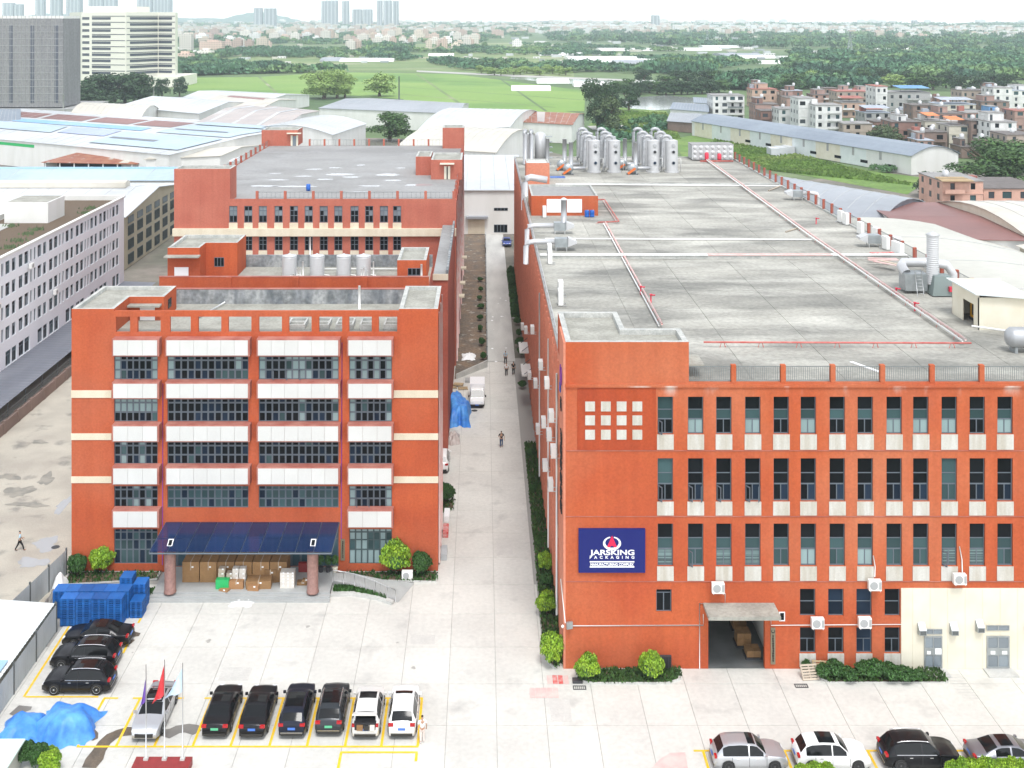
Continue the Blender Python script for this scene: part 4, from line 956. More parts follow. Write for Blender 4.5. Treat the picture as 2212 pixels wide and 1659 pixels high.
# expansion ridge across the roof
rg = box("roof_ridge", "roof_rim", BX0+.3, BX1-.4, 120.6, 121.3, ZF, ZF+.38, B)
box("ridge_cap", "pipe_white", BX0+.3, 24.5, 120.5, 121.4, ZF+.382, ZF+.43, B); box("ridge_cap", "pipe_pink", 24.52, 38.0, 120.5, 121.4, ZF+.382, ZF+.43, B); box("ridge_cap", "pipe_white", 38.02, BX1-.4, 120.5, 121.4, ZF+.382, ZF+.43, B)
box("roof_ridge", "roof_rim", 16, BX1-.4, 173.5, 174.0, ZF, ZF+.3, B)
# ---------------------------------------------------------------- rooftop equipment
def pipe_run(name, lab, mats, path, r, sup=0, suph=.35):
    t = thing(name, lab, "pipe", *path[0])
    P = [Vector(p) for p in path]
    MB().tube([p+Vector((0, 0, suph)) for p in P], r, 8).obj("pipe", mats[0], t, None, True)
    if len(mats) > 1: MB().tube([p+Vector((-.25, 0, suph-.12)) for p in P], r*.8, 6).obj("second_pipe", mats[1], t, None, True)
    for i in range(len(P)-1):
        n = int((P[i+1]-P[i]).length/sup) if sup else 0
        for k in range(n):
            q = P[i].lerp(P[i+1], (k+.5)/n)
            MB().tube([q+Vector((-.22, 0, 0)), q+Vector((-.1, 0, suph)), q+Vector((.1, 0, suph)), q+Vector((.22, 0, 0))], .035, 4).obj("support", "pipe_red", t)
    return t
def RW(px, py): return tuple(W(px, py, ZF+.012))
pipe_run("roof_pipe", "pale red pipe running down the left of the concrete factory roof", ["pipe_pink", "pipe_white"], [RW(1308, 486), RW(1430, 709)], .09, 3)
pipe_run("roof_pipe", "short red pipe angled beside the roof stair house", ["pipe_red", "pipe_pink"], [RW(1292, 436), RW(1306, 436), RW(1337, 484), RW(1291, 486)], .07, 4)
pipe_run("roof_pipe", "long pale red pipe running diagonally down the right of the factory roof", ["pipe_pink", "pipe_white"], [RW(1520, 343), RW(1755, 517), RW(2086, 747)], .10, 3.4, .5)
pipe_run("roof_pipe", "thin dark red pipe across the front of the factory roof", ["pipe_red"], [RW(1520, 750), RW(2098, 752)], .075, 2.8, .4)
pipe_run("roof_pipe", "white pipe lying across the middle of the factory roof", ["pipe_white"], [RW(1178, 518), RW(1754, 520)], .11, 0, .12)
pipe_run("roof_pipe", "white pipe across the far part of the factory roof", ["pipe_white"], [RW(1200, 400), RW(1690, 404)], .13, 0, .15)
for px, py, lab in ((1384, 636, "lower"), (1406, 654, "upper"), (1763, 484, "far"), (1936, 640, "middle"), (1976, 672, "near")):
    q = Vector(RW(px, py)); t = thing("pipe_valve", "red hydrant valve on the rooftop pipe, %s one of the %s pipe" % (lab, "left" if px < 1500 else "right"), "valve", *q)
    tube("stem", "red_paint", [q, q+Vector((0, 0, .75))], .07, t, 6); tube("outlet", "red_paint", [q+Vector((0, 0, .7)), q+Vector((.4, 0, .7))], .06, t, 6); MB().lathe([(.05, .74), (.14, .76), (.14, .8), (.03, .82)], 10).obj("handwheel", "red_paint", t, TL(*q))
# brick stair houses on the roof
def roof_house(name, lab, px0, px1, base, top, Yb, m, roofm, shutters=(), canopy=None):
    q0, q1 = W(px0, base, ZF), W(px1, base, ZF); Yh = q0.y; zt = ZA(top, Yh)
    t = thing(name, lab, "stair house", (q0.x+q1.x)/2, Yh, ZF)
    pts = [(q0.x, Yh), (q1.x, Yh), (q1.x, Yb), (q0.x, Yb)]
    MB().prism(pts, ZF, zt-.3).obj("wall", m, t); rim(t, pts, zt-.3, zt, .25, m, floor=roofm)
    for (a, b_, tt, bb) in shutters: box("shutter", "paint_white", XA(a, Yh), XA(b_, Yh), Yh-.06, Yh-.003, ZA(bb, Yh), ZA(tt, Yh), t)
    return t, Yh
roof_house("roof_stair_house", "orange roof house with two white shutters on the factory roof", 1148, 1292, 466, 423, 157, "tile_orange_b", "roof_grey", ((1181, 1213, 430, 459), (1225, 1257, 430, 459)))
roof_house("roof_stair_house", "small salmon brick house at the far left of the factory roof", 1137, 1187, 398, 352, 180, "tile_salmon_sheen", "white_wall")
q = W(1186, 383, ZF); tag(MB().box(q.x+.2, q.x+2.6, q.y-1, q.y+1, ZF+.02, ZF+.07).obj("blue_sheet", "blue_drum"), "flat blue board lying beside the salmon roof house", "board")
for i, px in enumerate((1268, 1279)):
    q = W(px, 469, ZF); t = thing("blue_drum", "blue drum %s of the pair by the shuttered roof house" % ("left" if i == 0 else "right"), "drum", q.x, q.y, ZF, group="blue roof drums")
    MB().lathe([(.28, 0), (.31, .1), (.31, .3), (.29, .32), (.31, .36), (.31, .8), (.27, .9)], 14).obj("barrel", "blue_drum", t, TL(q.x, q.y, ZF+.012), True); MB().lathe([(.05, .9), (.05, .93)], 8).obj("bung", "paint_white", t, TL(q.x+.15, q.y, ZF+.012))
tr = W(1186, 460, ZF); t = thing("roof_table", "low red trestle table in front of the shutters", "table", tr.x, tr.y, ZF)
box("top", "pipe_pink", tr.x-.9, tr.x+.9, tr.y-.4, tr.y+.4, ZF+.75, ZF+.82, t)
for sx_ in (-.8, .8):
    for sy in (-.3, .3): box("leg", "pipe_red", tr.x+sx_-.05, tr.x+sx_+.05, tr.y+sy-.05, tr.y+sy+.05, ZF+.01, ZF+.75, t)
# scrubber towers: 4 columns x 3 rows
TX = [18.95, 22.35, 28.95, 32.1]; ordn = ("first", "second", "third", "fourth")
def scrubber(x, y, lab):
    t = thing("scrubber_tower", lab, "scrubber tower", x, y, ZF, group="rooftop scrubber towers")
    prof = [(1.2, 0), (1.2, .2), (1.04, .22)]
    for k in range(5): prof += [(1.04, .25+k*1.02), (1.04, 1.17+k*1.02), (1.065, 1.18+k*1.02), (1.065, 1.26+k*1.02)]
    prof += [(1.0, 5.36), (.45, 5.55)]
    MB().lathe(prof, 32).obj("vessel", "steel_bright", t, TL(x, y, ZF+.012))
    for z, m in ((1.7, "glass_blue"), (3.55, "dark_inside"), (4.6, "steel")):
        MB().lathe([(.34, 0), (.34, .12), (.26, .14)], 14).obj("porthole", "steel", t, Matrix.Translation((x+.15, y-1.0, ZF+z)) @ Matrix.Rotation(R(90), 4, 'X'))
        MB().lathe([(.24, .10), (.24, .16)], 14).obj("porthole_glass", m, t, Matrix.Translation((x+.15, y-1.0, ZF+z)) @ Matrix.Rotation(R(90), 4, 'X'))
    path = [(x-.1, y, ZF+5.3), (x-.12, y, ZF+5.55)]+[(x-.12-.75+.75*math.cos(a), y, ZF+5.55+.62*math.sin(a)) for a in [math.pi*k/6 for k in range(1, 7)]]
    path += [(x-1.62, y, ZF+1.2)]+[(x-1.62-.3*(1-math.cos(a)), y-.0, ZF+.9+.3-.6*math.sin(a)) for a in (.5, 1.0, 1.5)]
    MB().tube(path, .30, 12).obj("duct", "steel", t, None, True)
    for z in (1.6, 2.8, 4.0, 5.2): MB().lathe([(.36, 0), (.37, .03), (.36, .06)], 12).obj("duct_flange", "zinc", t, TL(x-1.62, y, ZF+z))
    tube("service_pipe", "pipe_white", [(x+1.1, y-.4, ZF+.3), (x+1.5, y-.4, ZF+.3), (x+1.5, y-.4, ZF+2.4), (x+1.05, y-.3, ZF+2.4)], .06, t, 6)
    return t
base = None
for r_ in range(3):
    for c, x in enumerate(TX):
        lab = "tall steel scrubber tower with U-bend duct, %s row, %s from the left" % (("front", "middle", "rear")[r_], ordn[c])
        M_ = TL(x, 188.5+r_*6.2, ZF)
        if base is None: base = scrubber(x, 188.5, lab)
        else: copy_tree(base, M_, lab)
def blower(x, y, rz, lab, guard="fan_orange"):
    t = thing("exhaust_blower", lab, "blower", x, y, ZF)
    Mx = TL(x, y, ZF+.012, rz)
    MB().lathe([(.2, 0), (.85, .02), (.85, .68), (.2, .7)], 18).obj("fan_case", "zinc", t, Mx @ Matrix.Translation((0, .35, 1.0)) @ Matrix.Rotation(R(90), 4, 'X'), True)
    box("base", "rail_dark", -1.0, .9, -.5, .5, 0, .14, t, pre=Mx)
    for sx_ in (-.6, .6): box("leg", "zinc", sx_-.08, sx_+.08, -.35, .35, .14, .6, t, pre=Mx)
    MB().add([(-.95, -.56, .3), (-.7, -.56, .05), (.55, -.56, .95), (.3, -.56, 1.2), (-.95, -.38, .3), (-.7, -.38, .05), (.55, -.38, .95), (.3, -.38, 1.2)],
             [(0, 1, 2, 3), (4, 7, 6, 5), (0, 4, 5, 1), (1, 5, 6, 2), (2, 6, 7, 3), (3, 7, 4, 0)]).obj("belt_guard", guard, t, Mx)
    tube("stack", "steel", [tuple(Mx @ Vector((.5, .1, 1.2))), tuple(Mx @ Vector((.5, .1, 5.4)))], .36, t, 12)
    tube("inlet", "steel", [tuple(Mx @ Vector((.2, .36, 1.0))), tuple(Mx @ Vector((1.2, .36, 1.0))), tuple(Mx @ Vector((3.0, .5, 1.0)))], .3, t, 10)
    return t
b0 = blower(14.3, 185.5, 0, "exhaust blower with orange belt guard in front of the left scrubber group")
copy_tree(b0, TL(13.6, 190.5, ZF), "exhaust blower with orange belt guard behind the left front blower"); copy_tree(b0, TL(25.1, 185.7, ZF), "exhaust blower with orange belt guard in front of the right scrubber group")
copy_tree(b0, TL(24.0, 191.0, ZF), "exhaust blower with orange belt guard behind the right front blower")
for i, (x, y, h_) in enumerate(((11.6, 198, 4.6), (22.5, 206, 5.5))): 
    t = thing("exhaust_stack", "thin steel exhaust stack %s" % ("left of the scrubbers" if i == 0 else "between the two scrubber groups"), "chimney", x, y, ZF)
    MB().lathe([(.42, 0), (.42, .4), (.34, .5), (.34, h_), (.38, h_+.02), (.38, h_+.1)], 14).obj("flue", "steel", t, TL(x, y, ZF+.012), True); box("foot", "zinc", x-.6, x+.6, y-.6, y+.6, ZF+.012, ZF+.3, t)
t = thing("square_scrubber", "boxy steel scrubber with ladder platforms at the far left roof edge", "scrubber", 9.4, 199, ZF)
MB().box(-1.3, .4, -1.1, 1.1, 0, 5.4).obj("casing", "steel_bright", t, TL(8.6, 199, ZF+.012)); MB().lathe([(1.0, 0), (1.0, 5.2), (.5, 5.6)], 20).obj("vessel", "steel_bright", t, TL(10.4, 200, ZF+.012), True)
for k, x in enumerate((7.6, 8.7)): MB().tube([(x, 197.5, ZF+.2), (x, 197.5, ZF+5.4)]+[(x, 197.5+.6-.6*math.cos(a), ZF+5.4+.6*math.sin(a)) for a in (.5, 1, 1.57, 2.1, 2.6, 3.1)]+[(x, 198.7, ZF+5.2)], .4, 12).obj("duct", "steel", t, None, True)
for k in range(5): box("platform", "zinc", 11.4, 12.6, 199.4, 200.6, ZF+1+k*.95, ZF+1.08+k*.95, t)
# panelled steel tank with round bosses and two red pressure vessels
tx0, tx1, ty = 38.4, 46.0, 203.5
t = thing("panel_tank", "white steel panel water tank with round bosses at the far right roof corner", "water tank", 42, ty, ZF)
box("core", "steel", tx0+.03, tx1-.03, ty+.04, ty+4, ZF+.2, ZF+2.9, t); box("lid", "roof_grey", tx0-.05, tx1+.05, ty-.05, ty+4.05, ZF+2.9, ZF+2.98, t)
pm_ = MB(); pn = 10; pm_.lathe([(.33, 0), (.30, .08), (.18, .15), (.05, .18)], 12); PANEL = pm_
mp = MB().box(-.52, .52, 0, .05, -.43, .43); n0 = MB().lathe([(.36, 0), (.33, .09), (.2, .16), (.04, .18)], 12)
mp.add([(x, -z, y) for x, y, z in n0.v], n0.f); pme = mp.mesh("panel", "steel_bright", False)
for i in range(7):
    for k in range(3): mobj("panel", pme, t, TL(tx0+.54+i*1.085, ty-.02, ZF+.65+k*.9))
for i in range(2):
    x = (40.8, 43.1)[i]; v = thing("pressure_vessel", "red pressure vessel %s in front of the panel tank" % ("left" if i == 0 else "right"), "pressure vessel", x, ty-1.4, ZF)
    MB().lathe([(.1, .25), (.36, .4), (.38, .6), (.38, 1.5-.2*i), (.3, 1.65-.2*i), (.05, 1.75-.2*i)], 14).obj("vessel", "red_paint", v, TL(x, ty-1.4, ZF), True)
    for a in (0, 2.1, 4.2): tube("leg", "red_paint", [(x+.25*math.cos(a), ty-1.4+.25*math.sin(a), ZF+.01), (x+.25*math.cos(a), ty-1.4+.25*math.sin(a), ZF+.45)], .05, v, 5)
tag(tube("roof_pipe", "pipe_red", [(39.5, ty-2, ZF+.2), (45.5, ty-2, ZF+.2)], .13), "thick red pipe along the foot of the panel tank", "pipe")
# air conditioner outdoor units
def ac_unit(M_, lab, group, bracket=True, s=1.0):
    global _AC
    if _AC is None:
        t = thing("air_conditioner", lab, "air conditioner", 0, 0, 0, group=group)
        box("casing", "plastic_white", -.42, .42, -.17, .17, 0, .68, t)
        MB().lathe([(.27, 0), (.27, .02), (.24, .025)], 16).obj("fan_grille", "ac_grille", t, Matrix.Translation((-.1, -.171, .35)) @ Matrix.Rotation(R(90), 4, 'X'))
        box("side_panel", "ac_grille", .24, .40, -.178, -.171, .1, .6, t)
        for sx_ in (-.33, .33): box("bracket", "rail", sx_-.025, sx_+.025, -.2, .42, -.05, -.004, t)
        _AC = t
        return copy_tree(t, M_, lab, group)
    return copy_tree(_AC, M_, lab, group)
_AC = None
def wall_ac(px, py, lab):                       # on the front wall, fan towards the yard
    Yw = YG-.44; return ac_unit(TL(XA(px, Yw), Yw, ZA(py, Yw)-.4, 0, 1.05), lab, "wall air conditioners on the factory front")
wall_ac(1551, 1268, "white air conditioner high on the wall above the loading canopy"); wall_ac(1889.5, 1262, "white air conditioner above the third ground floor window column")
wall_ac(2073, 1249, "large white air conditioner at the right above the clad wall"); wall_ac(1766, 1344, "white air conditioner between first ground floor windows right of the loading door"); wall_ac(1868, 1343, "white air conditioner between third ground floor windows near the clad wall")
bpy_hide = _AC
k = 0
for y, z in ((84.5, 13.2), (87, 15), (88, 9.2), (90, 12.4), (93, 15.6), (96, 7.5), (98, 10.5), (103, 14.0), (108, 6.2), (113, 9.0), (120, 12.5), (128, 5.0), (138, 7.4), (150, 4.5)):
    k += 1; ac_unit(TL(BX0-.55, y, z, R(-90), 1.15), "white air conditioner on the factory's alley wall, %s from the near end" % "first second third fourth fifth sixth seventh eighth ninth tenth eleventh twelfth thirteenth fourteenth".split()[k-1], "air conditioners along the alley wall")
k = 0
for px, py in ((1816, 481), (1827, 486), (1859, 507), (1892, 520), (1914, 540), (1934, 551), (1944, 555)):
    q = W(px, py, ZF); k += 1
    ac_unit(TL(q.x, q.y, ZF+.13, R(100), (1.2, 1.3, 2.1)), "white outdoor unit on the roof's right edge, %s counting from the far end" % ("first", "second", "third", "fourth", "fifth", "sixth", "seventh")[k-1], "outdoor units along the roof's right edge")
for px, py in ((1187, 556), (1188, 570), (1211, 640), (1211, 660), (1176, 470), (1167, 462)):
    q = W(px, py, ZF); ac_unit(TL(q.x, q.y, ZF+.13, R(-90), (1.2, 1.3, 2.0)), "white outdoor unit on the roof's alley edge at distance %d m" % q.y if False else "white outdoor unit on the roof's alley edge, %s" % {556: "far one by the middle ridge", 570: "near one by the middle ridge", 640: "upper of the near pair", 660: "lower of the near pair", 470: "beside the tall stack", 462: "by the trestle table"}[py], "outdoor units along the roof's alley edge")
for o in list(bpy_hide.children): bpy.data.objects.remove(o)
bpy.data.objects.remove(bpy_hide)
# evaporative coolers and ducts at the roof edges
def cooler(px, py, lab, side, L_=3.0, stack=False):
    q = W(px, py, ZF); t = thing("roof_fan_unit", lab, "ventilation unit", q.x, q.y, ZF)
    x, y = q.x, q.y; s_ = side
    MB().box(-.7, .7, -.55, .55, .45, 1.4).obj("casing", "zinc", t, TL(x, y, ZF+.012))
    for a in (-.6, .6):
        for b_ in (-.45, .45): box("leg", "rail", x+a-.05, x+a+.05, y+b_-.05, y+b_+.05, ZF+.01, ZF+.462, t)
    MB().add([(-.75*s_, -.6, .5), (-.75*s_, .6, .5), (-.75*s_, .6, 1.5), (-.75*s_, -.6, 1.5), (-1.7*s_, -.75, .9), (-1.7*s_, .75, .9), (-1.7*s_, .75, 1.15), (-1.7*s_, -.75, 1.15)],
             [(4, 7, 6, 5), (0, 1, 5, 4), (1, 2, 6, 5), (2, 3, 7, 6), (3, 0, 4, 7)]).obj("mouth", "steel_bright", t, TL(x, y, ZF+.012))
    tube("duct", "steel_bright", [(x+.75*s_, y, ZF+1.0), (x+(.75+L_*.7)*s_, y, ZF+1.0), (x+(.75+L_*.95)*s_, y, ZF+.9), (x+(.75+L_)*s_, y, ZF+.5), (x+(.75+L_)*s_, y, ZF-1.5)], .30, t, 12)
    if stack: tube("stack", "steel", [(x+.5, y, ZF+1.4), (x+.5, y, ZF+4.2)], .34, t, 14); MB().lathe([(.5, 4.15), (.1, 4.4)], 14).obj("rain_cap", "steel_bright", t, TL(x+.5, y, ZF))
    return t
cooler(1212, 541, "steel fan unit with duct over the alley edge, nearer of two", -1, 3.2); cooler(1209, 505, "steel fan unit with a tall stack at the alley edge", -1, 3.2, True)
cooler(1886, 533, "steel fan unit with duct at the right roof edge among outdoor units", 1, 2.4); cooler(1722, 432, "small steel fan unit with duct at the far right roof edge", 1, 2.2)
tag(tube("bent_duct", "steel_bright", [(6.2, 163, ZF-2), (6.2, 163, ZF+2.0), (6.5, 163, ZF+2.6), (7.1, 163, ZF+2.8), (9.5, 163, ZF+2.4)], .5, None, 12), "bent steel duct rising over the alley edge of the factory roof", "duct")
# big scrubber with stack at right
q = W(2010, 635, ZF); x, y = q.x, q.y
t = thing("large_blower", "grey blower with tall ribbed stack and red guard near the cream roof shed", "blower", x, y, ZF)
MB().lathe([(.5, .9)]+[(r_, .95+k*.2+d_) for k in range(23) for r_, d_ in ((.52, 0), (.56, .06), (.56, .1), (.52, .16))]+[(.68, 5.6), (.1, 5.9)], 18).obj("stack", "steel_bright", t, TL(x+.2, y, ZF+.012), True)
MB().add([(-.9, -.9, .1), (1.1, -.9, .1), (1.1, .9, .1), (-.9, .9, .1), (-.6, -.6, 1.9), (.9, -.6, 1.9), (.9, .6, 1.9), (-.6, .6, 1.9)], [(0, 3, 2, 1), (4, 5, 6, 7), (0, 1, 5, 4), (1, 2, 6, 5), (2, 3, 7, 6), (3, 0, 4, 7)]).obj("fan_case", "zinc_green", t, TL(x+.6, y-.4, ZF+.012))
box("belt_guard", "red_paint", x+1.2, x+2.9, y-1.5, y-1.2, ZF+.55, ZF+1.0, t)
box("filter_box", "zinc", x-2.4, x-.3, y-.1, y+1.6, ZF+.3, ZF+1.9, t)
tube("duct", "steel_bright", [(x-2.0, y+.8, ZF+1.8), (x-2.2, y+1.5, ZF+2.3), (x-1.6, y+2.6, ZF+2.4), (x+1, y+2.8, ZF+2.4), (x+2.6, y+2.6, ZF+2.2), (x+3.1, y+2.4, ZF+1.4), (x+3.1, y+2.4, ZF-1)], .45, t, 12)
lad = thing("roof_ladder", "thin grey steel ladder standing against the blower filter box", "ladder", x-1.2, y-.7, ZF)
for a in (-.3, .3): tube("rail", "rail", [(x-1.3+a, y-1.0, ZF+.01), (x-1.3+a, y-.3, ZF+2.3)], .03, lad, 5)
for k in range(7): tube("rung", "rail", [(x-1.6, y-1.0+.1*k, ZF+.3+.3*k), (x-1.0, y-1.0+.1*k, ZF+.3+.3*k)], .02, lad, 5)
# cream shed with the yellow generator
s0 = W(2068, 690, ZF); s1 = W(2190, 712, ZF)
sx0, sx1, sy0, sy1 = 41.6, 45.9, 93.2, 98.4
t = thing("roof_shed", "cream sheet-metal roof shed with an open door at the right roof edge", "shed", 43, 95, ZF)
mobj("front_wall", wallmesh("shed_front", "paint_cream", 0, sx1-sx0, 0, 2.7, [], .08), t, TL(sx0, sy0, ZF))
mobj("side_wall", wallmesh("shed_side", "paint_cream", 0, sy1-sy0, 0, 3.0, [(.9, 3.0, 0, 1.9)], .08), t, TL(sx0, sy0, ZF) @ Matrix.Rotation(R(90), 4, 'Z') @ Matrix.Diagonal((1, -1, 1, 1)))
box("rear_wall", "paint_cream", sx0, sx1, sy1-.08, sy1, ZF, ZF+3.1, t); box("far_wall", "paint_cream", sx1-.08, sx1, sy0+.09, sy1-.09, ZF, ZF+2.6, t)
MB().add([(sx0-.4, sy0-.4, ZF+3.0), (sx1+.4, sy0-.4, ZF+2.62), (sx1+.4, sy1+.3, ZF+2.62), (sx0-.4, sy1+.3, ZF+3.0), (sx0-.4, sy0-.4, ZF+3.1), (sx1+.4, sy0-.4, ZF+2.72), (sx1+.4, sy1+.3, ZF+2.72), (sx0-.4, sy1+.3, ZF+3.1)],
         [(0, 3, 2, 1), (4, 5, 6, 7), (0, 1, 5, 4), (1, 2, 6, 5), (2, 3, 7, 6), (3, 0, 4, 7)]).obj("roof", "shed_white", t)
g = thing("generator", "yellow generator cabinet standing inside the cream roof shed", "generator", 42.6, 94.8, ZF)
box("cabinet", "yellow_paint", 42.4, 43.9, 93.9, 96.6, ZF+.25, ZF+1.75, g); box("skid", "iron", 42.35, 43.95, 93.8, 96.7, ZF+.02, ZF+.25, g)
for k in range(3): box("louvre_panel", "iron", 42.38, 42.399, 94.1+k*.8, 94.6+k*.8, ZF+.5, ZF+1.4, g)
# steel tank at the right frame edge, planks, boards
t = thing("steel_cylinder", "grey steel pressure cylinder at the right edge of the factory roof", "tank", 41.3, 86.3, ZF)
MB().lathe([(.05, 0), (.6, .12), (.8, .4), (.8, 2.0), (.6, 2.3), (.05, 2.4)], 18).obj("vessel", "steel", t, Matrix.Translation((41.0, 87.0, ZF+1.15)) @ Matrix.Rotation(R(90), 4, 'Y'), True)
for a in (41.6, 42.9): box("saddle", "zinc", a-.1, a+.1, 86.5, 87.5, ZF+.012, ZF+.5, t)
tag(tube("white_pipe", "pipe_white", [(40.6, 92.2, ZF+.6), (43.5, 90.8, ZF+.5), (46, 90.8, ZF+.5)], .08), "white pipe leading from the cream shed to the right edge", "pipe")
a, b_ = W(1838, 782, ZF+.02), W(1903, 805, ZF+.02); dv = (b_-a)
tag(box("white_board", "paint_white", -dv.length/2, dv.length/2, -.14, .14, 0, .05, None, pre=TL((a.x+b_.x)/2, (a.y+b_.y)/2, ZF+.02, math.atan2(dv.y, dv.x))), "white board lying behind the front roof railing", "board")
for i, (px, py, L_, rz, m) in enumerate(((1906, 558, 3.0, -.1, "pipe_pink"), (1908, 563, 3.2, .02, "pipe_pink"), (1912, 572, 2.6, -.9, "pipe_pink"), (1918, 571, 2.2, -1.0, "wood_grey"), (1905, 552, 2.6, .1, "line_red"))):
    q = W(px, py, ZF+.5); tag(box("plank", m, -L_/2, L_/2, -.2, .2, 0, .07, None, pre=TL(q.x, q.y, ZF+.46+.08*i, rz)), "reddish plank in the loose pile over the roof ridge", "plank", "loose planks over the roof ridge")
tag(tube("timber", "wood_grey", [W(1660, 412, ZF+.1), W(1690, 400, ZF+.15)], .12, None, 5), "pale timber lying at the far end of the factory roof", "timber")
tag(tube("timber", "wood_grey", [W(1697, 501, ZF+.1), W(1725, 492, ZF+.15)], .09, None, 5), "thin pale timber lying beside the long roof pipe", "timber")
# conduits, floodlight and camera on the front
cd = thing("wall_conduit", "thin white conduit line running across the factory front", "conduit", xb(1230), YG-.05, zb(1351))
tube("run", "pipe_white", [(xb(1234), YG-.05, zb(1351)), (xb(1519), YG-.05, zb(1350)), (xb(1519), YG-.05, zb(1326))], .035, cd, 5)
tube("run", "pipe_white", [(xb(1511), YG-.05, zb(1443)), (xb(1511), YG-.05, zb(1303)), (xb(1566), YG-.06, zb(1304)), (xb(1566), YG-.06, zb(1281))], .035, cd, 5)
tube("run", "pipe_white", [(xb(1665), YG-.05, zb(1327)), (xb(1665), YG-.05, zb(1350)), (xb(1946), YG-.05, zb(1348))], .03, cd, 5)
tube("run", "pipe_white", [(xb(1211), YG-.05, zb(1250)), (xb(1221), YG-.05, zb(1345))], .035, cd, 5)
fl = thing("floodlight", "grey floodlight and camera on the corner of the right factory", "floodlight", xb(1228), YG-.3, zb(1350))
box("lamp_housing", "zinc", xb(1223), xb(1236), YG-.45, YG-.3, zb(1352), zb(1337), fl, rz=.3); tube("arm", "rail", [(xb(1229), YG, zb(1348)), (xb(1229), YG-.32, zb(1346))], .04, fl, 5); MB().lathe([(.09, 0), (.11, .1), (.02, .2)], 10).obj("camera", "plastic_white", fl, TL(xb(1215), YG-.2, zb(1352)))
for px0, py0, px1, py1 in ((1889, 1245, 1886, 1200), (2078, 1235, 2072, 1180)):
    tag(tube("drain_hose", "pipe_white", [(xb(px0), YG-.06, zb(py0)), (xb((px0+px1)/2+2), YG-.08, zb((py0+py1)/2)), (xb(px1), YG-.05, zb(py1))], .04, None, 5), "white hose hanging above the %s air conditioner" % ("far right" if px0 > 2000 else "third window"), "hose")
# ---------------------------------------------------------------- white dormitory at the left
D = thing("dormitory", "long white five-storey dormitory with rows of small windows at the left edge", "building", -60, 160, 0)
DX_, DY0, DY1, DZ0, DZ1 = -60.0, 112.0, 186.0, 2.4, 16.5
fl_h = (DZ1-DZ0-.35)/5
Pd = Matrix.Translation((DX_, DY0, 0)) @ Matrix.Rotation(R(90), 4, 'Z')       # x -> +Y along the wall, y -> -X into it
holes = []; dw = []
rr = random.Random(8)
pat = [(.5, 1.4), (2.3, 1.4), (4.2, .65), (5.4, .65), (6.6, 1.4), (8.5, 1.2)]           # one bay: two big windows, two slots, one big
y = 1.0
while y+10 < DY1-DY0:
    for fl in range(5):
        z = DZ0+fl*fl_h
        for off, wd in pat:
            if fl == 0: 
                if wd > 1: dw.append((y+off, wd+.3, z+.15, 1.9))
            else: dw.append((y+off, wd, z+.75, 1.65))
    y += 10.1
for (u, wd, v, ht) in dw: holes.append((u, u+wd, v, v+ht))
mobj("wall", wallmesh("wall", "dorm_white", 0, DY1-DY0, 0, DZ1, holes, .22), D, Pd)
for (u, wd, v, ht) in dw:
    if DY0+u < 124: continue
    window(D, Pd @ Matrix.Translation((u, 0, v)), wd, ht, ((.07, .47, .05, .66), (.53, .93, .05, .66), (.07, .93, .72, .95)) if wd > 1 else ((.12, .88, .05, .95),), "frame_grey",
           (lambda k: rr.choice(["glass_dark", "glass_dark", "glass_teal", "glass_sky"])), back=.15)
MB().prism([(DX_-13, DY0), (DX_-.23, DY0), (DX_-.23, DY1), (DX_-13, DY1)], 0, DZ1-.5).obj("body", "dorm_white", D)
box("roof_deck", "soil", DX_-12.6, DX_-.3, DY0+.3, DY1-.3, DZ1-.498, DZ1-.46, D)
box("parapet", "white_wall", DX_-.3, DX_+.25, DY0, DY1, DZ1, DZ1+.25, D)
box("parapet", "white_wall", DX_-13, DX_-12.7, DY0, DY1, DZ1-.5, DZ1+.3, D); box("parapet", "white_wall", DX_-13, DX_-.31, DY1-.3, DY1, DZ1-.5, DZ1+.3, D)
box("roof_house", "white_wall", DX_-11, DX_-4.5, 165, 171.5, DZ1-.46, DZ1+2.6, D); box("roof_house_top", "roof_small", DX_-10.7, DX_-4.8, 165.3, 171.2, DZ1+2.6, DZ1+2.66, D)
box("roof_path", "roof_rim", DX_-12.5, DX_-9, 140, 164, DZ1-.46, DZ1-.38, D)
for k in range(7):
    px, py = [(60, 505), (78, 496), (40, 520), (25, 488), (185, 460), (195, 450), (20, 535)][k]
    q = W(px, py, DZ1-.4); g2 = MB(); r2 = random.Random(k)
    for _ in range(60):
        a = r2.uniform(0, 6.28); d_ = abs(r2.gauss(0, .7)); x_, y_ = q.x+d_*math.cos(a), q.y+d_*math.sin(a); h_ = r2.uniform(.15, .5)
        g2.add([(x_-.12, y_, DZ1-.45), (x_+.12, y_, DZ1-.45), (x_+.05, y_+.1, DZ1-.45+h_)], [(0, 1, 2)])
    tag(g2.obj("roof_weeds", "leaf_olive", D), kind="stuff")
rr = random.Random(13); k = 0
for fl in range(1, 5):
    for b_ in range(1, 8):
        if rr.random() < .55:
            u = DY0+1.0+(b_-1)*10.1+rr.choice([1.8, 3.6, 9.2]); z = DZ0+fl*fl_h+.05
            t = thing("air_conditioner", "white outdoor unit below a dormitory window, %s floor, window bay %d from the near end" % (("second", "third", "fourth", "top")[fl-1], b_), "air conditioner", DX_+.5, u, z, group="outdoor units on the dormitory wall")
            box("casing", "plastic_white", DX_+.2, DX_+.6, u-.45, u+.45, z, z+.65, t); MB().lathe([(.26, 0), (.26, .02), (.2, .025)], 12).obj("fan_grille", "ac_grille", t, Matrix.Translation((DX_+.6, u, z+.33)) @ Matrix.Rotation(R(90), 4, 'Y'))
            box("bracket", "rail", DX_+.005, DX_+.6, u-.4, u-.35, z-.06, z-.004, t)
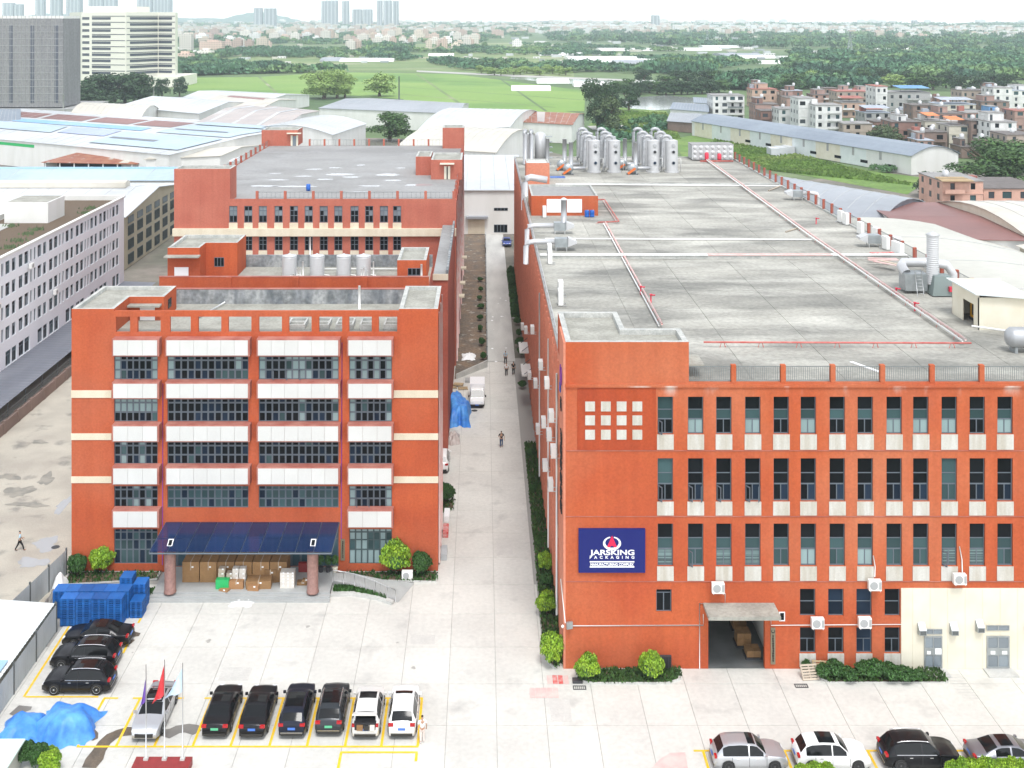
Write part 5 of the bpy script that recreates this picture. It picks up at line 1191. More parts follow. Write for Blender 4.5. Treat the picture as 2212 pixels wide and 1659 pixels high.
# dark lean-to roof along its foot and the boundary wall
cl = thing("lean_to_roof", "dark grey corrugated roof along the foot of the white dormitory", "shed roof", -57, 140, 0)
n = 74; mb = MB(); vs = []
for i in range(n*2+1):
    yv = 112+i*(74/(n*2)); zz = .05 if i % 2 else 0
    vs += [(DX_+.02, yv, 2.45+zz), (-54.6, yv, 2.25+zz)]
mb.add(vs, [(2*i, 2*i+1, 2*i+3, 2*i+2) for i in range(n*2)]); mb.obj("sheeting", "sheet_dark", cl)
for i in range(15): box("post", "rail_dark", -54.75, -54.65, 113+i*5, 113.1+i*5, 0, 2.24, cl)
bw = thing("boundary_wall", "dark brick boundary wall with steel rail beside the left lane", "wall", -53.6, 140, 0)
box("wall", "house_brown", -53.75, -53.4, 112, 186, 0, 1.3, bw)
for i in range(20): box("pier", "house_brown", -53.82, -53.33, 113+i*3.7, 113.5+i*3.7, 0, 1.45, bw)
for z in (1.6, 1.9, 2.2): tube("rail", "rail_dark", [(-53.6, 112, z), (-53.6, 186, z)], .04, bw, 5)
# ---------------------------------------------------------------- industrial sheds
def shed(name, lab, q, ze, zr, axis='x', wallm="white_wall", roofm="sheet_white", arch=0, z0=0, panels=(), vent=None, over=.5, cat="shed", group=None, openfront=False, ribs=0):
    """q: four ground corners (front-left, front-right, rear-right, rear-left); the ridge runs along 'x' (left to right) or 'y' (front to rear), 'b': slopes up to the rear"""
    a, b_, c, d_ = [Vector((p[0], p[1], 0)) for p in q]
    cx = (a+b_+c+d_)/4
    t = thing(name, lab, cat, cx.x, cx.y, z0, group=group)
    if axis == 'y': e = (a, d_, c, b_)                   # sections run from e[0]..e[3] side, swept along e[0]->e[1]
    else: e = (a, b_, c, d_)
    n = arch if arch else 2
    def prof(s):
        if axis == 'b': return ze+(zr-ze)*s
        if arch: return ze+(zr-ze)*(1-(2*s-1)**2)
        return ze+(zr-ze)*(1-abs(2*s-1))
    S_ = [0, 1] if axis == 'b' else [i/n for i in range(n+1)]
    def P(u, s, dz=0, ov=0.0):
        L0 = e[0].lerp(e[3], s); L1 = e[1].lerp(e[2], s); ln = (L1-L0).length; wd = (e[3]-e[0]).length
        uu = u+(ov/ln if u > .5 else -ov/ln)*(1 if u in (0, 1) else 0); ss = s+(ov/wd if s == 1 else -ov/wd if s == 0 else 0)
        L0 = e[0].lerp(e[3], ss); L1 = e[1].lerp(e[2], ss); p = L0.lerp(L1, uu); return (p.x, p.y, prof(s)+dz)
    mb = MB(); vs = []
    for s in S_:
        for u in (0, 1): vs += [P(u, s, .16, over), P(u, s, .02, over)]
    fs = []
    for i in range(len(S_)-1):
        k = i*4; fs += [(k, k+2, k+6, k+4), (k+1, k+5, k+7, k+3), (k, k+4, k+5, k+1), (k+2, k+3, k+7, k+6)]
    m_ = (len(S_)-1)*4; fs += [(0, 1, 3, 2), (m_, m_+2, m_+3, m_+1)]
    mb.add(vs, fs); ro = mb.obj("roof", roofm, t)
    mw = MB()
    for u in (0, 1):
        pts = [P(u, s) for s in S_]; mw.add([(pts[0][0], pts[0][1], z0), *pts, (pts[-1][0], pts[-1][1], z0)][::-1 if u else 1], [list(range(len(pts)+2))])
    for s in (0, 1):
        if openfront and s == 0: continue
        p0, p1 = P(0, s), P(1, s); mw.add([(p0[0], p0[1], z0), (p1[0], p1[1], z0), p1, p0], [(0, 1, 2, 3)])
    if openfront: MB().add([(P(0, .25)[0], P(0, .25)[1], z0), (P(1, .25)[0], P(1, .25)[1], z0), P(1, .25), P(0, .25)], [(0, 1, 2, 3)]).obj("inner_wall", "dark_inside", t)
    mw.obj("wall", wallm, t)
    if openfront:
        for k in range(7):
            p = Vector(P(0, 0)).lerp(Vector(P(1, 0)), (k+.1)/6.4); box("post", "white_wall", p.x-.15, p.x+.15, p.y-.15, p.y+.15, z0, p.z, t)
    for (u0, u1, s0, s1, m) in panels:
        ss = sorted({s0, s1} | {s for s in S_ if s0 < s < s1}); mp = MB(); vs = []
        pz = .20+.03*panels.index((u0, u1, s0, s1, m))
        for s in ss: vs += [P(u0+1e-6, s, pz), P(u1-1e-6, s, pz)]
        mp.add(vs, [(2*i, 2*i+1, 2*i+3, 2*i+2) for i in range(len(ss)-1)]).obj("roof_panel", m, ro)
    if vent:
        u0, u1, wv, hv = vent; mv = MB()
        c0, c1 = Vector(P(u0, .5)), Vector(P(u1, .5)); dr = (e[3]-e[0]).normalized()*wv/2
        pr = [(-1, .0), (-1, hv), (0, hv+.35), (1, hv), (1, 0)]
        vs = [(cc.x+dr.x*o, cc.y+dr.y*o, cc.z+.1+hh) for cc in (c0, c1) for o, hh in pr]
        mv.add(vs, [(i, i+1, 6+i, 5+i) for i in range(4)]+[(4, 3, 2, 1, 0), (5, 6, 7, 8, 9)]).obj("ridge_vent", "sheet_cream", ro)
    if ribs:
        mr = MB()
        for k in range(1, ribs):
            u = k/ribs; pts = [Vector(P(u, s, .19)) for s in S_]; mr.tube(pts, .06, 4)
        tag(mr.obj("roof_seams", "roof_seam", ro), kind="stuff")
    return t, P
def pxq(pts, z): return [tuple(W(x, y, z))[:2] for x, y in pts]
# beige workshop behind the dormitory: three rows of wide windows in its gable end
t, P = shed("workshop", "beige workshop with white roof and rows of wide dark windows behind the dormitory", [(-125, 204.6), (-66, 204.6), (-66, 246), (-125, 246)], 9.8, 12.2, 'x', "beige_wall", "sheet_white", vent=(0.0, .9, 3, 1.0), ribs=14)
Pw = Matrix.Translation((-65.98, 204.6, 0)) @ Matrix.Rotation(R(90), 4, 'Z')
for c in range(7):
    for r_ in range(4):
        z = [.6, 3.3, 5.9, 8.2][r_]; ht = 1.9 if r_ < 3 else 1.3
        window(t, Pw @ Matrix.Translation((2.2+c*5.6, -.03, z)), 3.4, ht, grid_rects(6, [1], .015, .05), "frame_green", lambda k, r_=r_: "glass_dark" if r_ < 3 else "glass_sky", back=-.05)
shed("pale_blue_shed", "pale blue metal shed behind the beige workshop ridge", [(-190, 256), (-62, 256), (-62, 277), (-190, 277)], 9.0, 10.6, 'x', "white_wall", "sheet_paleblue", panels=((.3, 1, .42, .58, "sheet_blue"),), ribs=16)
shed("rust_shed", "open shed with a rusty red roof left of the dark tree", [(-127, 322), (-99, 318), (-97, 331), (-118, 338)], 4.6, 6.8, 'b', "white_wall", "sheet_rust", openfront=True, panels=((.3, .36, .05, .9, "sheet_stained"), (.6, .64, .05, .8, "sheet_stained"), (.8, .9, .02, .5, "sheet_stained")))
t, P = shed("big_factory_shed", "wide white and blue factory roof with green stripe wall at far left", [(-175, 366), (-88, 312), (-62, 392), (-195, 470)], 8.0, 9.0, 'x', "white_wall", "sheet_white", ribs=22,
     panels=((.0, .17, .60, .84, "sheet_brown"), (.19, .36, .60, .84, "sheet_brown"), (.38, .54, .60, .84, "sheet_brown"), (.56, .70, .60, .84, "sheet_brown"), (.12, .66, .43, .53, "sheet_blue"), (.40, .60, .24, .40, "sheet_violet"), (.72, .98, .42, .74, "sheet_paleblue"), (.05, .38, .22, .40, "sheet_paleblue"), (.62, .98, .08, .38, "sheet_paleblue"), (.72, .98, .77, .9, "sheet_paleblue"), (.74, .92, .53, .56, "sheet_dark"), (.64, .82, .2, .235, "sheet_dark")))
a, b_ = Vector((-175, 366, 0)), Vector((-88, 312, 0)); dr = (b_-a).normalized(); nv = Vector((dr.y, -dr.x, 0))*.05
q0, q1 = a+nv, a+(b_-a)*.42+nv; MB().poly([(q0.x, q0.y, 6.4), (q1.x, q1.y, 6.4), (q1.x, q1.y, 7.3), (q0.x, q0.y, 7.3)]).obj("green_stripe", "green_film", t)
shed("white_lean_shed", "small white flat shed beside the dark tree near the big roof", [(-95, 314), (-76, 322), (-70, 348), (-88, 342)], 6.5, 7.5, 'x', "white_wall", "sheet_cream")
LIST = [  # name, label, seen eave corners (front-left, front-right, rear-right, rear-left), eave z, ridge z, axis, wall, roof, arch, panels
 ("arched_shed", "white arched shed at left with curved roof below the dark trees", [(150, 252), (300, 262), (345, 240), (205, 234)], 7, 11, 'x', "white_wall", "sheet_cream", 6, ()),
 ("long_roof_shed", "very bright white long roof left of centre beyond the blue roofs", [(255, 230), (430, 246), (548, 222), (395, 211)], 8, 10.5, 'x', "white_wall", "sheet_white", 0, ((0, .3, .7, .98, "sheet_grey"),)),
 ("tan_shed", "tan corrugated shed roof with pale seams left of the pole", [(420, 268), (600, 282), (690, 240), (545, 226)], 8, 10, 'x', "white_wall", "sheet_tan", 0, ((.1, .14, .05, .95, "sheet_white"), (.4, .44, .05, .95, "sheet_white"), (.7, .74, .05, .95, "sheet_white"))),
 ("tan_shed", "weathered tan roof with brown ridge beyond the bright white roof", [(420, 224), (560, 236), (640, 216), (520, 206)], 8, 10, 'x', "white_wall", "sheet_stained", 0, ((.2, .8, .42, .58, "sheet_brown"),)),
 ("white_shed", "white round-roofed hall behind the rear factory with side wall bands", [(562, 276), (718, 292), (790, 268), (655, 256)], 8.5, 10.5, 'y', "white_wall", "sheet_white", 6, ()),
 ("white_shed", "long white gable roof behind the thin tall pole", [(690, 234), (990, 246), (1012, 224), (800, 213)], 7.5, 9.5, 'x', "white_wall", "sheet_grey", 0, ()),
 ("white_shed", "broad white curved roof to the right of the green tree", [(905, 282), (1100, 275), (1165, 246), (1000, 238)], 7.5, 11, 'x', "white_wall", "sheet_white", 6, ()),
 ("cream_shed", "cream curved roof directly behind the rear factory's right tower", [(860, 318), (1070, 330), (1155, 292), (985, 284)], 7, 11, 'x', "white_wall", "sheet_cream", 6, ()),
 ("rust_roof_shed", "brown rusted roof shed with white wall beside the big dark tree", [(1090, 262), (1235, 270), (1262, 246), (1060, 238)], 7, 9, 'x', "white_wall", "sheet_rust", 0, ((.1, .2, .0, .45, "sheet_tan"), (.5, .6, .05, .5, "sheet_tan"))),
 ("far_white_roof", "flat white roofs at the edge of the paddy field, left", [(385, 215), (560, 222), (668, 205), (470, 196)], 6, 8, 'x', "white_wall", "sheet_white", 0, ()),
 ("blue_grey_shed", "small blue-grey shed roof beside the pond", [(1448, 236), (1530, 242), (1528, 226), (1462, 222)], 5, 6.5, 'x', "white_wall", "sheet_bluegrey", 0, ()),
 ("blue_grey_shed", "low blue roof shed between the pond and white house", [(1500, 222), (1560, 226), (1545, 214), (1498, 212)], 5, 6.5, 'x', "white_wall", "sheet_bluegrey", 0, ()),
 ("open_shed", "grey lean-to roof left of the long arched warehouse", [(1442, 262), (1500, 266), (1515, 254), (1450, 252)], 4, 5.5, 'b', "house_brown", "sheet_grey", 0, ()),
 ("edge_shed", "white shed with dark window band at the far left edge", [(-60, 262), (42, 262), (42, 236), (-40, 236)], 9, 10, 'x', "white_wall", "sheet_bluegrey", 0, ()),
]
for (nm, lab, pts, ze, zr, ax, wm, rm, ar, pan) in LIST: shed(nm, lab, pxq(pts, ze), ze, zr, ax, wm, rm, ar, panels=pan, ribs=12)
# grey shed closing the alley, with roller door and windows
t, P = shed("alley_end_shed", "pale grey shed closing the far end of the alley", [(-16, 239), (9, 239), (9, 288), (-16, 288)], 9.4, 10.8, 'b', "white_wall", "sheet_white", ribs=8)
box("roller_door", "cream", XA(1011, 239), XA(1047, 239), 238.9, 238.995, .1, ZA(475, 239), t); box("door_hood", "sheet_grey", XA(1006, 239), XA(1054, 239), 237.6, 238.995, ZA(470, 239), ZA(466, 239), t)
for (p0, p1, t0, t1) in ((1067, 1096, 485, 502), (1067, 1097, 449, 455)):
    window(t, TL(XA(p0, 239), 238.98, ZA(t1, 239)), XA(p1, 239)-XA(p0, 239), ZA(t0, 239)-ZA(t1, 239), grid_rects(4, [1], .02, .06), "frame_grey", "glass_dark", back=-.04)
# right: long arched warehouse with white wall, near blue-grey arch, cream roofs
LW = [(83, 440), (127, 329), (143.5, 335), (99, 446)]
t, P = shed("long_warehouse", "long grey arched warehouse with pale wall beyond the grass field", LW, 5.6, 8.2, 'x', "white_wall", "sheet_bluegrey", arch=6)
a, b_ = Vector((83, 440, 0)), Vector((127, 329, 0)); dr = (b_-a).normalized(); Lw = (b_-a).length; nv = Vector((dr.y, -dr.x, 0)).normalized()
ang = math.atan2(dr.y, dr.x)
for k in range(9):
    p = a+dr*(8+k*12.3); box("wall_rib", "house_grey", -.5, .5, -.12, -.01, 3.0, 5.5, t, pre=TL(p.x, p.y, 0, ang))
    if k > 1: box("wall_window", "glass_dark", -1.6, 1.6, -.10, -.01, 1.2, 2.1, t, pre=TL(p.x+dr.x*5, p.y+dr.y*5, 0, ang))
    box("wall_panel", "shed_white" if k % 2 else "paint_cream", -6.0, 6.0, -.06, -.012, .1, 5.4, t, pre=TL(p.x, p.y, 0, ang)) if k < 8 else None
shed("arched_shed", "near blue-grey arched roof shed beside the factory's right railing", [(50, 240), (75, 210), (92, 232), (68, 275)], 8, 10.2, 'x', "sheet_dark", "sheet_grey", arch=7, ribs=10)
shed("cream_hall", "very large cream curved roof right of the factory", [(50, 60), (96, 60), (88, 200), (50, 200)], 7.6, 10.4, 'y', "paint_cream", "sheet_sage", arch=12, ribs=8)
shed("cream_hall", "cream curved roof hall at the right edge beyond the large one", [(90, 110), (150, 110), (150, 186), (90, 186)], 8.2, 11, 'y', "paint_cream", "sheet_cream", arch=12, ribs=6, panels=((.9, .98, .1, .9, "sheet_stained"),))
shed("stained_hall", "white arched roof with rust stains and a brown strip at the right edge", [(93, 188), (155, 188), (155, 226), (93, 226)], 9, 11.2, 'x', "paint_cream", "sheet_stained", arch=7, panels=((.35, .98, .06, .3, "sheet_brown"),), ribs=16)
shed("brown_roof_shed", "dark red-brown roof between the arched shed and the stained hall", [(74, 190), (92.8, 188), (92.8, 226), (78, 226)], 8.8, 9.4, 'x', "white_wall", "sheet_brown")
for k in range(5):
    x0 = 54+k*1.5; pts = [(x0, 108+k*4, 10.6), (x0+12, 112+k*4, 11.4), (x0+26, 111+k*4, 10.9)]
    tag(tube("steel_bar", "house_brown", pts, .09, None, 5), "long thin rusty bar bending over the large cream roof", "bar", "rusty bars on the cream roof")
# ---------------------------------------------------------------- small things around the sheds
tag(tube("tall_pole", "rail_dark", [W(862, 248, 0), W(862, 248, 0)+Vector((0, 0, 18.5))], [.45, .25], None, 8), "single tall dark pole standing among the white roofs", "pole")
for (px, py, h_) in ((332, 225, 9), (137, 262, 12)):
    q = W(px, py, 0); tag(tube("utility_pole", "house_grey", [q, q+Vector((0, 0, h_))], .35, None, 6), "%s pole among the roofs at left" % ("white chimney" if px > 200 else "utility"), "pole")
# containers beside the long warehouse, orange-red paths
for i in range(3):
    q = W(1672+i*16, 336-i*2, 0); tag(box("container", "sheet_white", q.x-1.5, q.x+1.5, q.y-2, q.y+4, 0, 2.6), "white container box by the long warehouse, %s from the left" % ("first", "second", "third")[i], "container", "containers by the warehouse")
ORD = tuple("zero first second third fourth fifth sixth seventh eighth ninth tenth eleventh twelfth thirteenth fourteenth fifteenth sixteenth seventeenth eighteenth nineteenth twentieth twenty-first twenty-second twenty-third twenty-fourth twenty-fifth twenty-sixth".split()[1:])
# ---------------------------------------------------------------- landscape beyond: fields, water, woods
def F(name, m, pts, z): return sheet_px(name, m, pts, z)
F("paddy_field", "field_bright", [(382, 168), (560, 166), (700, 158), (690, 205), (540, 200), (382, 196)], -.06)
F("paddy_field", "field_bright", [(735, 156), (980, 160), (1265, 196), (1262, 240), (1080, 240), (900, 216), (740, 205)], -.06)
F("paddy_field", "field_bright", [(860, 205), (1040, 216), (1250, 244), (900, 240)], -.04)
F("pale_field", "field_pale", [(382, 130), (620, 118), (980, 118), (1240, 150), (1240, 172), (980, 158), (720, 152), (500, 160)], -.08)
F("pale_field", "field_pale", [(820, 96), (1100, 92), (1420, 120), (1240, 146), (980, 116)], -.085)
F("meadow", "field_grass", [(1450, 300), (1560, 282), (1660, 340), (2010, 386), (1960, 420), (1700, 372), (1480, 348)], -.05)
F("meadow", "field_grass", [(1330, 232), (1440, 240), (1470, 300), (1360, 300), (1270, 270)], -.05)
F("dark_field", "land", [(1650, 118), (1990, 118), (2212, 128), (2212, 150), (1800, 150)], -.09)
F("pond", "water", [(1328, 222), (1372, 210), (1440, 206), (1510, 212), (1500, 226), (1448, 236), (1380, 240)], -.055)
F("pond", "water", [(1110, 163), (1260, 172), (1330, 176), (1250, 182), (1100, 170)], -.055)
F("road", "road_far", [(900, 155), (1120, 166), (1420, 178), (1700, 190), (1700, 186), (1420, 174), (1120, 162), (900, 152)], -.045)
F("road", "road_far", [(1000, 122), (1110, 142), (1112, 140), (1004, 121)], -.045)
F("dirt_patch", "road_far", [(1268, 272), (1420, 268), (1432, 276), (1280, 280)], -.045)
for k, (a, b_) in enumerate((((390, 178), (690, 176)), ((560, 166), (600, 203)), ((760, 180), (1262, 216)), ((900, 160), (1000, 228)), ((1080, 170), (1180, 240)), ((780, 196), (1200, 232)), ((740, 168), (1120, 180)))):
    p, q = W(*a), W(*b_); t = (q-p).normalized(); n = Vector((-t.y, t.x, 0))*(1.1 if k % 2 else .8); struct(MB().poly([(v.x, v.y, -.03+.004*k) for v in (p-n, q-n, q+n, p+n)]).obj("field_path", "field_pale" if k % 2 else "land"))
# plastic tunnels / greenhouses: long low white arcs
def tunnel(px0, px1, py, dpt, i, m="plastic_white"):
    q0, q1 = W(px0, py), W(px1, py); Y0 = q0.y; mb = MB(); n = 5; vs = []
    Y1 = Y0+dpt
    for x, y in ((q0.x, Y0), (q1.x, Y0)):
        for k in range(n+1): a = math.pi*k/n; vs.append((x, (Y0+Y1)/2-dpt/2*math.cos(a), 3.2*math.sin(a)-.1))
    mb.add(vs, [(k, k+1, n+2+k, n+1+k) for k in range(n)]+[list(range(n+1)), list(range(n+1, 2*n+2))[::-1]])
    tag(mb.obj("greenhouse", m), "long %s greenhouse tunnel in the far fields, %s from the left" % ("white plastic" if m != "sheet_grey" else "grey net", GO[(px0, py)]), "greenhouse", "far greenhouse tunnels")
gi = 0
GW = ((1166, 1262, 120.5, 60), (1230, 1430, 131, 90), (1300, 1500, 135, 50), (1296, 1410, 109.5, 60), (1420, 1560, 109, 60), (1600, 1680, 126, 40), (1690, 1770, 128, 40), (1470, 1560, 134, 30), (1520, 1610, 103, 50),
                            (925, 980, 121, 22), (733, 850, 133, 40), (1105, 1190, 196, 12), (1640, 1720, 138, 25), (1160, 1230, 180, 14), (1240, 1330, 187, 14), (1360, 1420, 184, 12), (1885, 1990, 106, 40), (1480, 1560, 62, 80), (1320, 1400, 63, 80), (1340, 1420, 60, 60), (1790, 1860, 152, 20), (1450, 1510, 146, 15))
GN = ((1420, 1540, 145, 90), (1330, 1420, 138, 40), (690, 735, 132, 60), (1560, 1650, 122, 60))
GO = {(g_[0], g_[2]): ORD[k] for st_ in (GW, GN) for k, g_ in enumerate(sorted(st_))}
for g_ in GW: tunnel(*g_, 0)
for g_ in GN: tunnel(*g_, 0, "sheet_grey")
# ---- leaf crowns
def leaf_mesh(name, clumps, n, size, m, seed=0, flat=1.0, inner=.55):
    """many small leaf faces spread through a set of ellipsoid clumps"""
    g = np.random.default_rng(seed); w_ = np.array([c[1]*c[2] for c in clumps]); w_ = w_/w_.sum()
    ci = g.choice(len(clumps), n, p=w_); C = np.array([c[0] for c in clumps])[ci]; Rr = np.array([[c[1], c[1], c[2]] for c in clumps])[ci]
    d_ = g.normal(size=(n, 3)); d_ /= np.linalg.norm(d_, axis=1, keepdims=True); d_[:, 2] = np.where(d_[:, 2] < -.4, -d_[:, 2]*.5, d_[:, 2])
    rad = inner+(1-inner)*g.random(n)**.5; pos = C+d_*Rr*rad[:, None]
    nrm = d_+g.normal(size=(n, 3))*.55; nrm /= np.linalg.norm(nrm, axis=1, keepdims=True)
    t = np.cross(nrm, g.normal(size=(n, 3))); t /= np.linalg.norm(t, axis=1, keepdims=True); b_ = np.cross(nrm, t)
    s = size*g.uniform(.6, 1.35, n)[:, None]
    V = np.stack([pos-t*s, pos-b_*s*.6, pos+t*s, pos+b_*s*.6], 1).reshape(-1, 3)
    return raw_mesh(name, V, m)
def raw_mesh(name, V, m):
    n4 = len(V)//4; me = bpy.data.meshes.new(name); me.vertices.add(n4*4); me.vertices.foreach_set("co", V.astype(np.float32).ravel())
    me.loops.add(n4*4); me.loops.foreach_set("vertex_index", np.arange(n4*4, dtype=np.int32))
    me.polygons.add(n4); me.polygons.foreach_set("loop_start", np.arange(0, n4*4, 4, dtype=np.int32))
    me.materials.append(MT[m]); me.update(calc_edges=True); return me
def crown(seed, r, h, n, size, m, k=15):
    g = random.Random(seed); cl = []
    for i in range(k):
        a = g.uniform(0, 6.28); rr_ = r*.64*math.sqrt(g.random()); z = h*(.16+.70*(i+g.random())/k)
        sc_ = 1.05-.75*max(0, z/h-.5)-.5*max(0, .3-z/h); cl.append(((rr_*math.cos(a)*sc_, rr_*math.sin(a)*sc_, z), r*g.uniform(.32, .50), h*g.uniform(.14, .22)))
    return leaf_mesh("crown", cl, n, size, m, seed)
def trunk_mesh(seed, r, h):
    g = random.Random(seed); mb = MB(); mb.tube([(0, 0, -.2), (.1*g.uniform(-1, 1), .1, h*.3), (0, .1, h*.62)], [r*.07+.08, r*.05+.06, .06], 7)
    for k in range(4):
        a = k*1.6+g.random(); mb.tube([(0, 0, h*(.25+.06*k)), (r*.28*math.cos(a), r*.28*math.sin(a), h*(.5+.05*k)), (r*.5*math.cos(a), r*.5*math.sin(a), h*(.66+.05*k))], [r*.035+.04, r*.025+.03, .03], 5)
    return mb.mesh("trunk", "bark", True)
_TR = {}
def tree(px, py, r, h, kind, lab, n=2200, group=None, world=None, name="tree"):
    q = world if world else W(px, py, 0); key = (kind, n)
    if key not in _TR: _TR[key] = (crown(len(_TR)+3, 5, 10, n, .42 if n < 3000 else .31 if n < 6000 else .2, "leaf_"+kind), trunk_mesh(len(_TR), 5, 10))
    t = thing(name, lab, "tree", q.x, q.y, 0, group=group)
    M_ = TL(q.x, q.y, 0, (px*7 % 63)/10, (r/5, r/5, h/10)); mobj("crown", _TR[key][0], t, M_); mobj("trunk", _TR[key][1], t, M_)
    return t
tree(322, 362, 5.6, 7.0, "tree_dark", "dark round tree beside the rusty roofed shed")
tree(842, 304, 9.5, 11.5, "tree", "full green tree among the white roofs behind the rear factory", 3200)
tree(700, 213, 15, 17, "tree_light", "largest pale green tree at the edge of the paddy field", 8000); tree(728, 212, 11, 14, "tree_light", "pale green tree right beside the largest one", 8000); tree(745, 211, 9, 12, "tree_light", "pale green tree fronting the pair by the paddy field", 8000)
tree(820, 208, 12, 14, "tree_light", "loose pale tree standing apart left of the tall pole", 1500)
tree(1292, 282, 9.5, 21, "tree_dark", "tall dark tree behind the scrubber towers", 8000); tree(1310, 284, 8, 15, "olive", "dark bushy tree leaning right of the tall dark tree", 3000); tree(1358, 240, 7.5, 13, "tree_dark", "rounded dark tree beside the pond", 3000)
tree(1318, 225, 6, 9, "tree_dark", "small dark tree left of the pond bank", 1500)
for i, px in enumerate((1062, 1085, 1108, 1130, 1147)): tree(px, 300, 4.2, 5.5, "tree", "low leafy banana-like tree behind the alley roofs, %s from the left" % ORD[i], 1500, "low trees behind the alley roofs")
tree(1205, 300, 5, 7, "tree", "green tree left of the scrubber towers", 1500); tree(1180, 302, 4, 5.5, "tree", "small green tree at the foot of the white shed", 1500)
tree(2140, 398, 15, 13, "tree", "broad green tree in front of the pink building", 9000); tree(2188, 402, 12, 11, "tree", "broad green tree at the right edge behind the pink building", 9000)
tree(2014, 425, 5, 7, "tree_dark", "dark tree at the left corner of the pink building", 1500)
tree(1906, 318, 6.5, 8, "olive", "olive tree among the houses behind the long warehouse", 2200); tree(1847, 290, 6, 5, "tree", "low round tree beside the white house", 1500); tree(1925, 322, 6, 6, "olive", "lower olive tree right of the one behind the warehouse", 1500)
for i, (px, py, r_, h_) in enumerate(((182, 232, 10, 13), (200, 226, 10, 16), (222, 224, 11, 17), (248, 224, 11, 17), (270, 222, 12, 17), (290, 222, 11, 17), (306, 220, 10, 15), (190, 240, 8, 9), (225, 240, 9, 8))):
    tree(px, py, r_, h_, "tree_dark", "dark tree in the row before the striped tower, %s" % ("low one at the front left" if i == 7 else "low one at the front right" if i == 8 else ORD[i]+" from the left"), 1500, "dark trees before the striped tower")
for px, py in ((350, 212), (388, 208)): tree(px, py, 6, 12, "tree_dark", "palm-like tree at the foot of the striped tower, %s" % ("left" if px < 370 else "right"), 1500)
rr = random.Random(31)
for i in range(26):
    px = 1400+i*31+rr.uniform(-9, 9); tree(px, rr.uniform(176, 200), rr.uniform(7, 11), rr.uniform(8, 12), rr.choice(["tree", "tree_dark", "tree_light", "tree_dark"]), "roadside tree in the row beyond the pond and houses, %s from the left" % ORD[i], 1500, "roadside trees beyond the pond")
for i in range(18):
    px = 1330+i*13+rr.uniform(-5, 5); tree(px, rr.uniform(196, 206), rr.uniform(6, 8), rr.uniform(7, 9), rr.choice(["tree", "tree_dark"]), "tree in the dark clump along the pond bank, %s from the left" % ORD[i], 1500, "trees along the pond bank")
for i in range(14):
    px = 1040+i*14; tree(px, rr.uniform(156, 164), rr.uniform(5, 7), rr.uniform(5, 8), "tree_light", "small pale roadside tree beyond the paddy field, %s from the left" % ORD[i], 1500, "pale roadside trees beyond the paddy")
# far woods: one mass each
def wood(name, lab, poly, n, r, h, m="wood_far", faces=84, seed=0, gap=0.0):
    g = np.random.default_rng(seed); P = [W(x, y) for x, y in poly]; xs_ = [p.x for p in P]; ys_ = [p.y for p in P]
    pts = []
    def inside(x, y):
        c = False; j = len(P)-1
        for i in range(len(P)):
            if (P[i].y > y) != (P[j].y > y) and x < (P[j].x-P[i].x)*(y-P[i].y)/(P[j].y-P[i].y)+P[i].x: c = not c
            j = i
        return c
    tries = 0
    while len(pts) < n and tries < n*40:
        tries += 1; v0, v1 = 1/min(ys_), 1/max(ys_); y = 1/(v1+(v0-v1)*g.random()); x = min(xs_)+(max(xs_)-min(xs_))*g.random()
        if inside(x, y) and (gap == 0 or math.sin(x*.021+y*.013)+math.sin(y*.009-x*.005) > gap-1): pts.append((x, y))
    T = np.empty((0, 3)); mesh = leaf_mesh("t", [((0, 0, .45), .62, .36), ((.35, .1, .5), .5, .3), ((-.3, .2, .62), .5, .3), ((0, -.35, .5), .5, .3)], faces, .19, m, seed+5, inner=.75)
    T = np.empty(len(mesh.vertices)*3, np.float32); mesh.vertices.foreach_get("co", T); T = T.reshape(-1, 3); bpy.data.meshes.remove(mesh)
    V = []
    for (x, y) in pts:
        s_ = r*g.uniform(.7, 1.35); a = g.uniform(0, 6.28); c, s2 = math.cos(a), math.sin(a)
        Q = np.stack([(T[:, 0]*c-T[:, 1]*s2)*s_+x, (T[:, 0]*s2+T[:, 1]*c)*s_+y, T[:, 2]*h*g.uniform(.7, 1.25)-.15*h], 1); V.append(Q)
    return tag(mobj(name, raw_mesh(name, np.concatenate(V), m)), lab, "wood", kind="stuff")
wood("far_wood", "dense green wood on the right beyond the houses", [(1560, 205), (1660, 195), (1900, 190), (2230, 200), (2230, 135), (1960, 140), (1700, 160), (1560, 180)], 560, 9.5, 10, seed=1, gap=.75)
wood("far_wood", "belt of wood far right", [(1700, 150), (2230, 150), (2230, 95), (1900, 92), (1700, 120)], 460, 12, 12, seed=2, gap=.7)
wood("far_wood", "dark wood belt in the middle distance", [(1180, 92), (1500, 104), (1750, 105), (2230, 100), (2230, 72), (1700, 66), (1400, 64), (1180, 66)], 620, 16, 15, seed=3, gap=.7)
wood("far_wood", "wooded strip behind the paddy field at left", [(382, 166), (520, 160), (660, 158), (780, 156), (780, 140), (600, 128), (480, 120), (382, 138)], 330, 9, 10, seed=4, gap=.8)
wood("far_wood", "scattered trees left of the farm sheds", [(500, 140), (700, 120), (760, 112), (560, 112), (470, 118)], 130, 9, 10, seed=5, gap=.6)
wood("far_wood", "round wood clump before the pink village", [(790, 116), (880, 118), (890, 106), (800, 104)], 60, 9, 13, seed=6)
wood("far_wood", "far tree belts below the skyline", [(382, 62), (900, 66), (1180, 70), (1180, 55), (900, 52), (600, 52), (382, 52)], 420, 24, 20, seed=7, gap=.7)
wood("far_wood", "hazy tree line along the horizon", [(382, 60), (1400, 60), (2230, 66), (2230, 54.3), (1500, 54), (382, 54)], 700, 32, 26, seed=8)
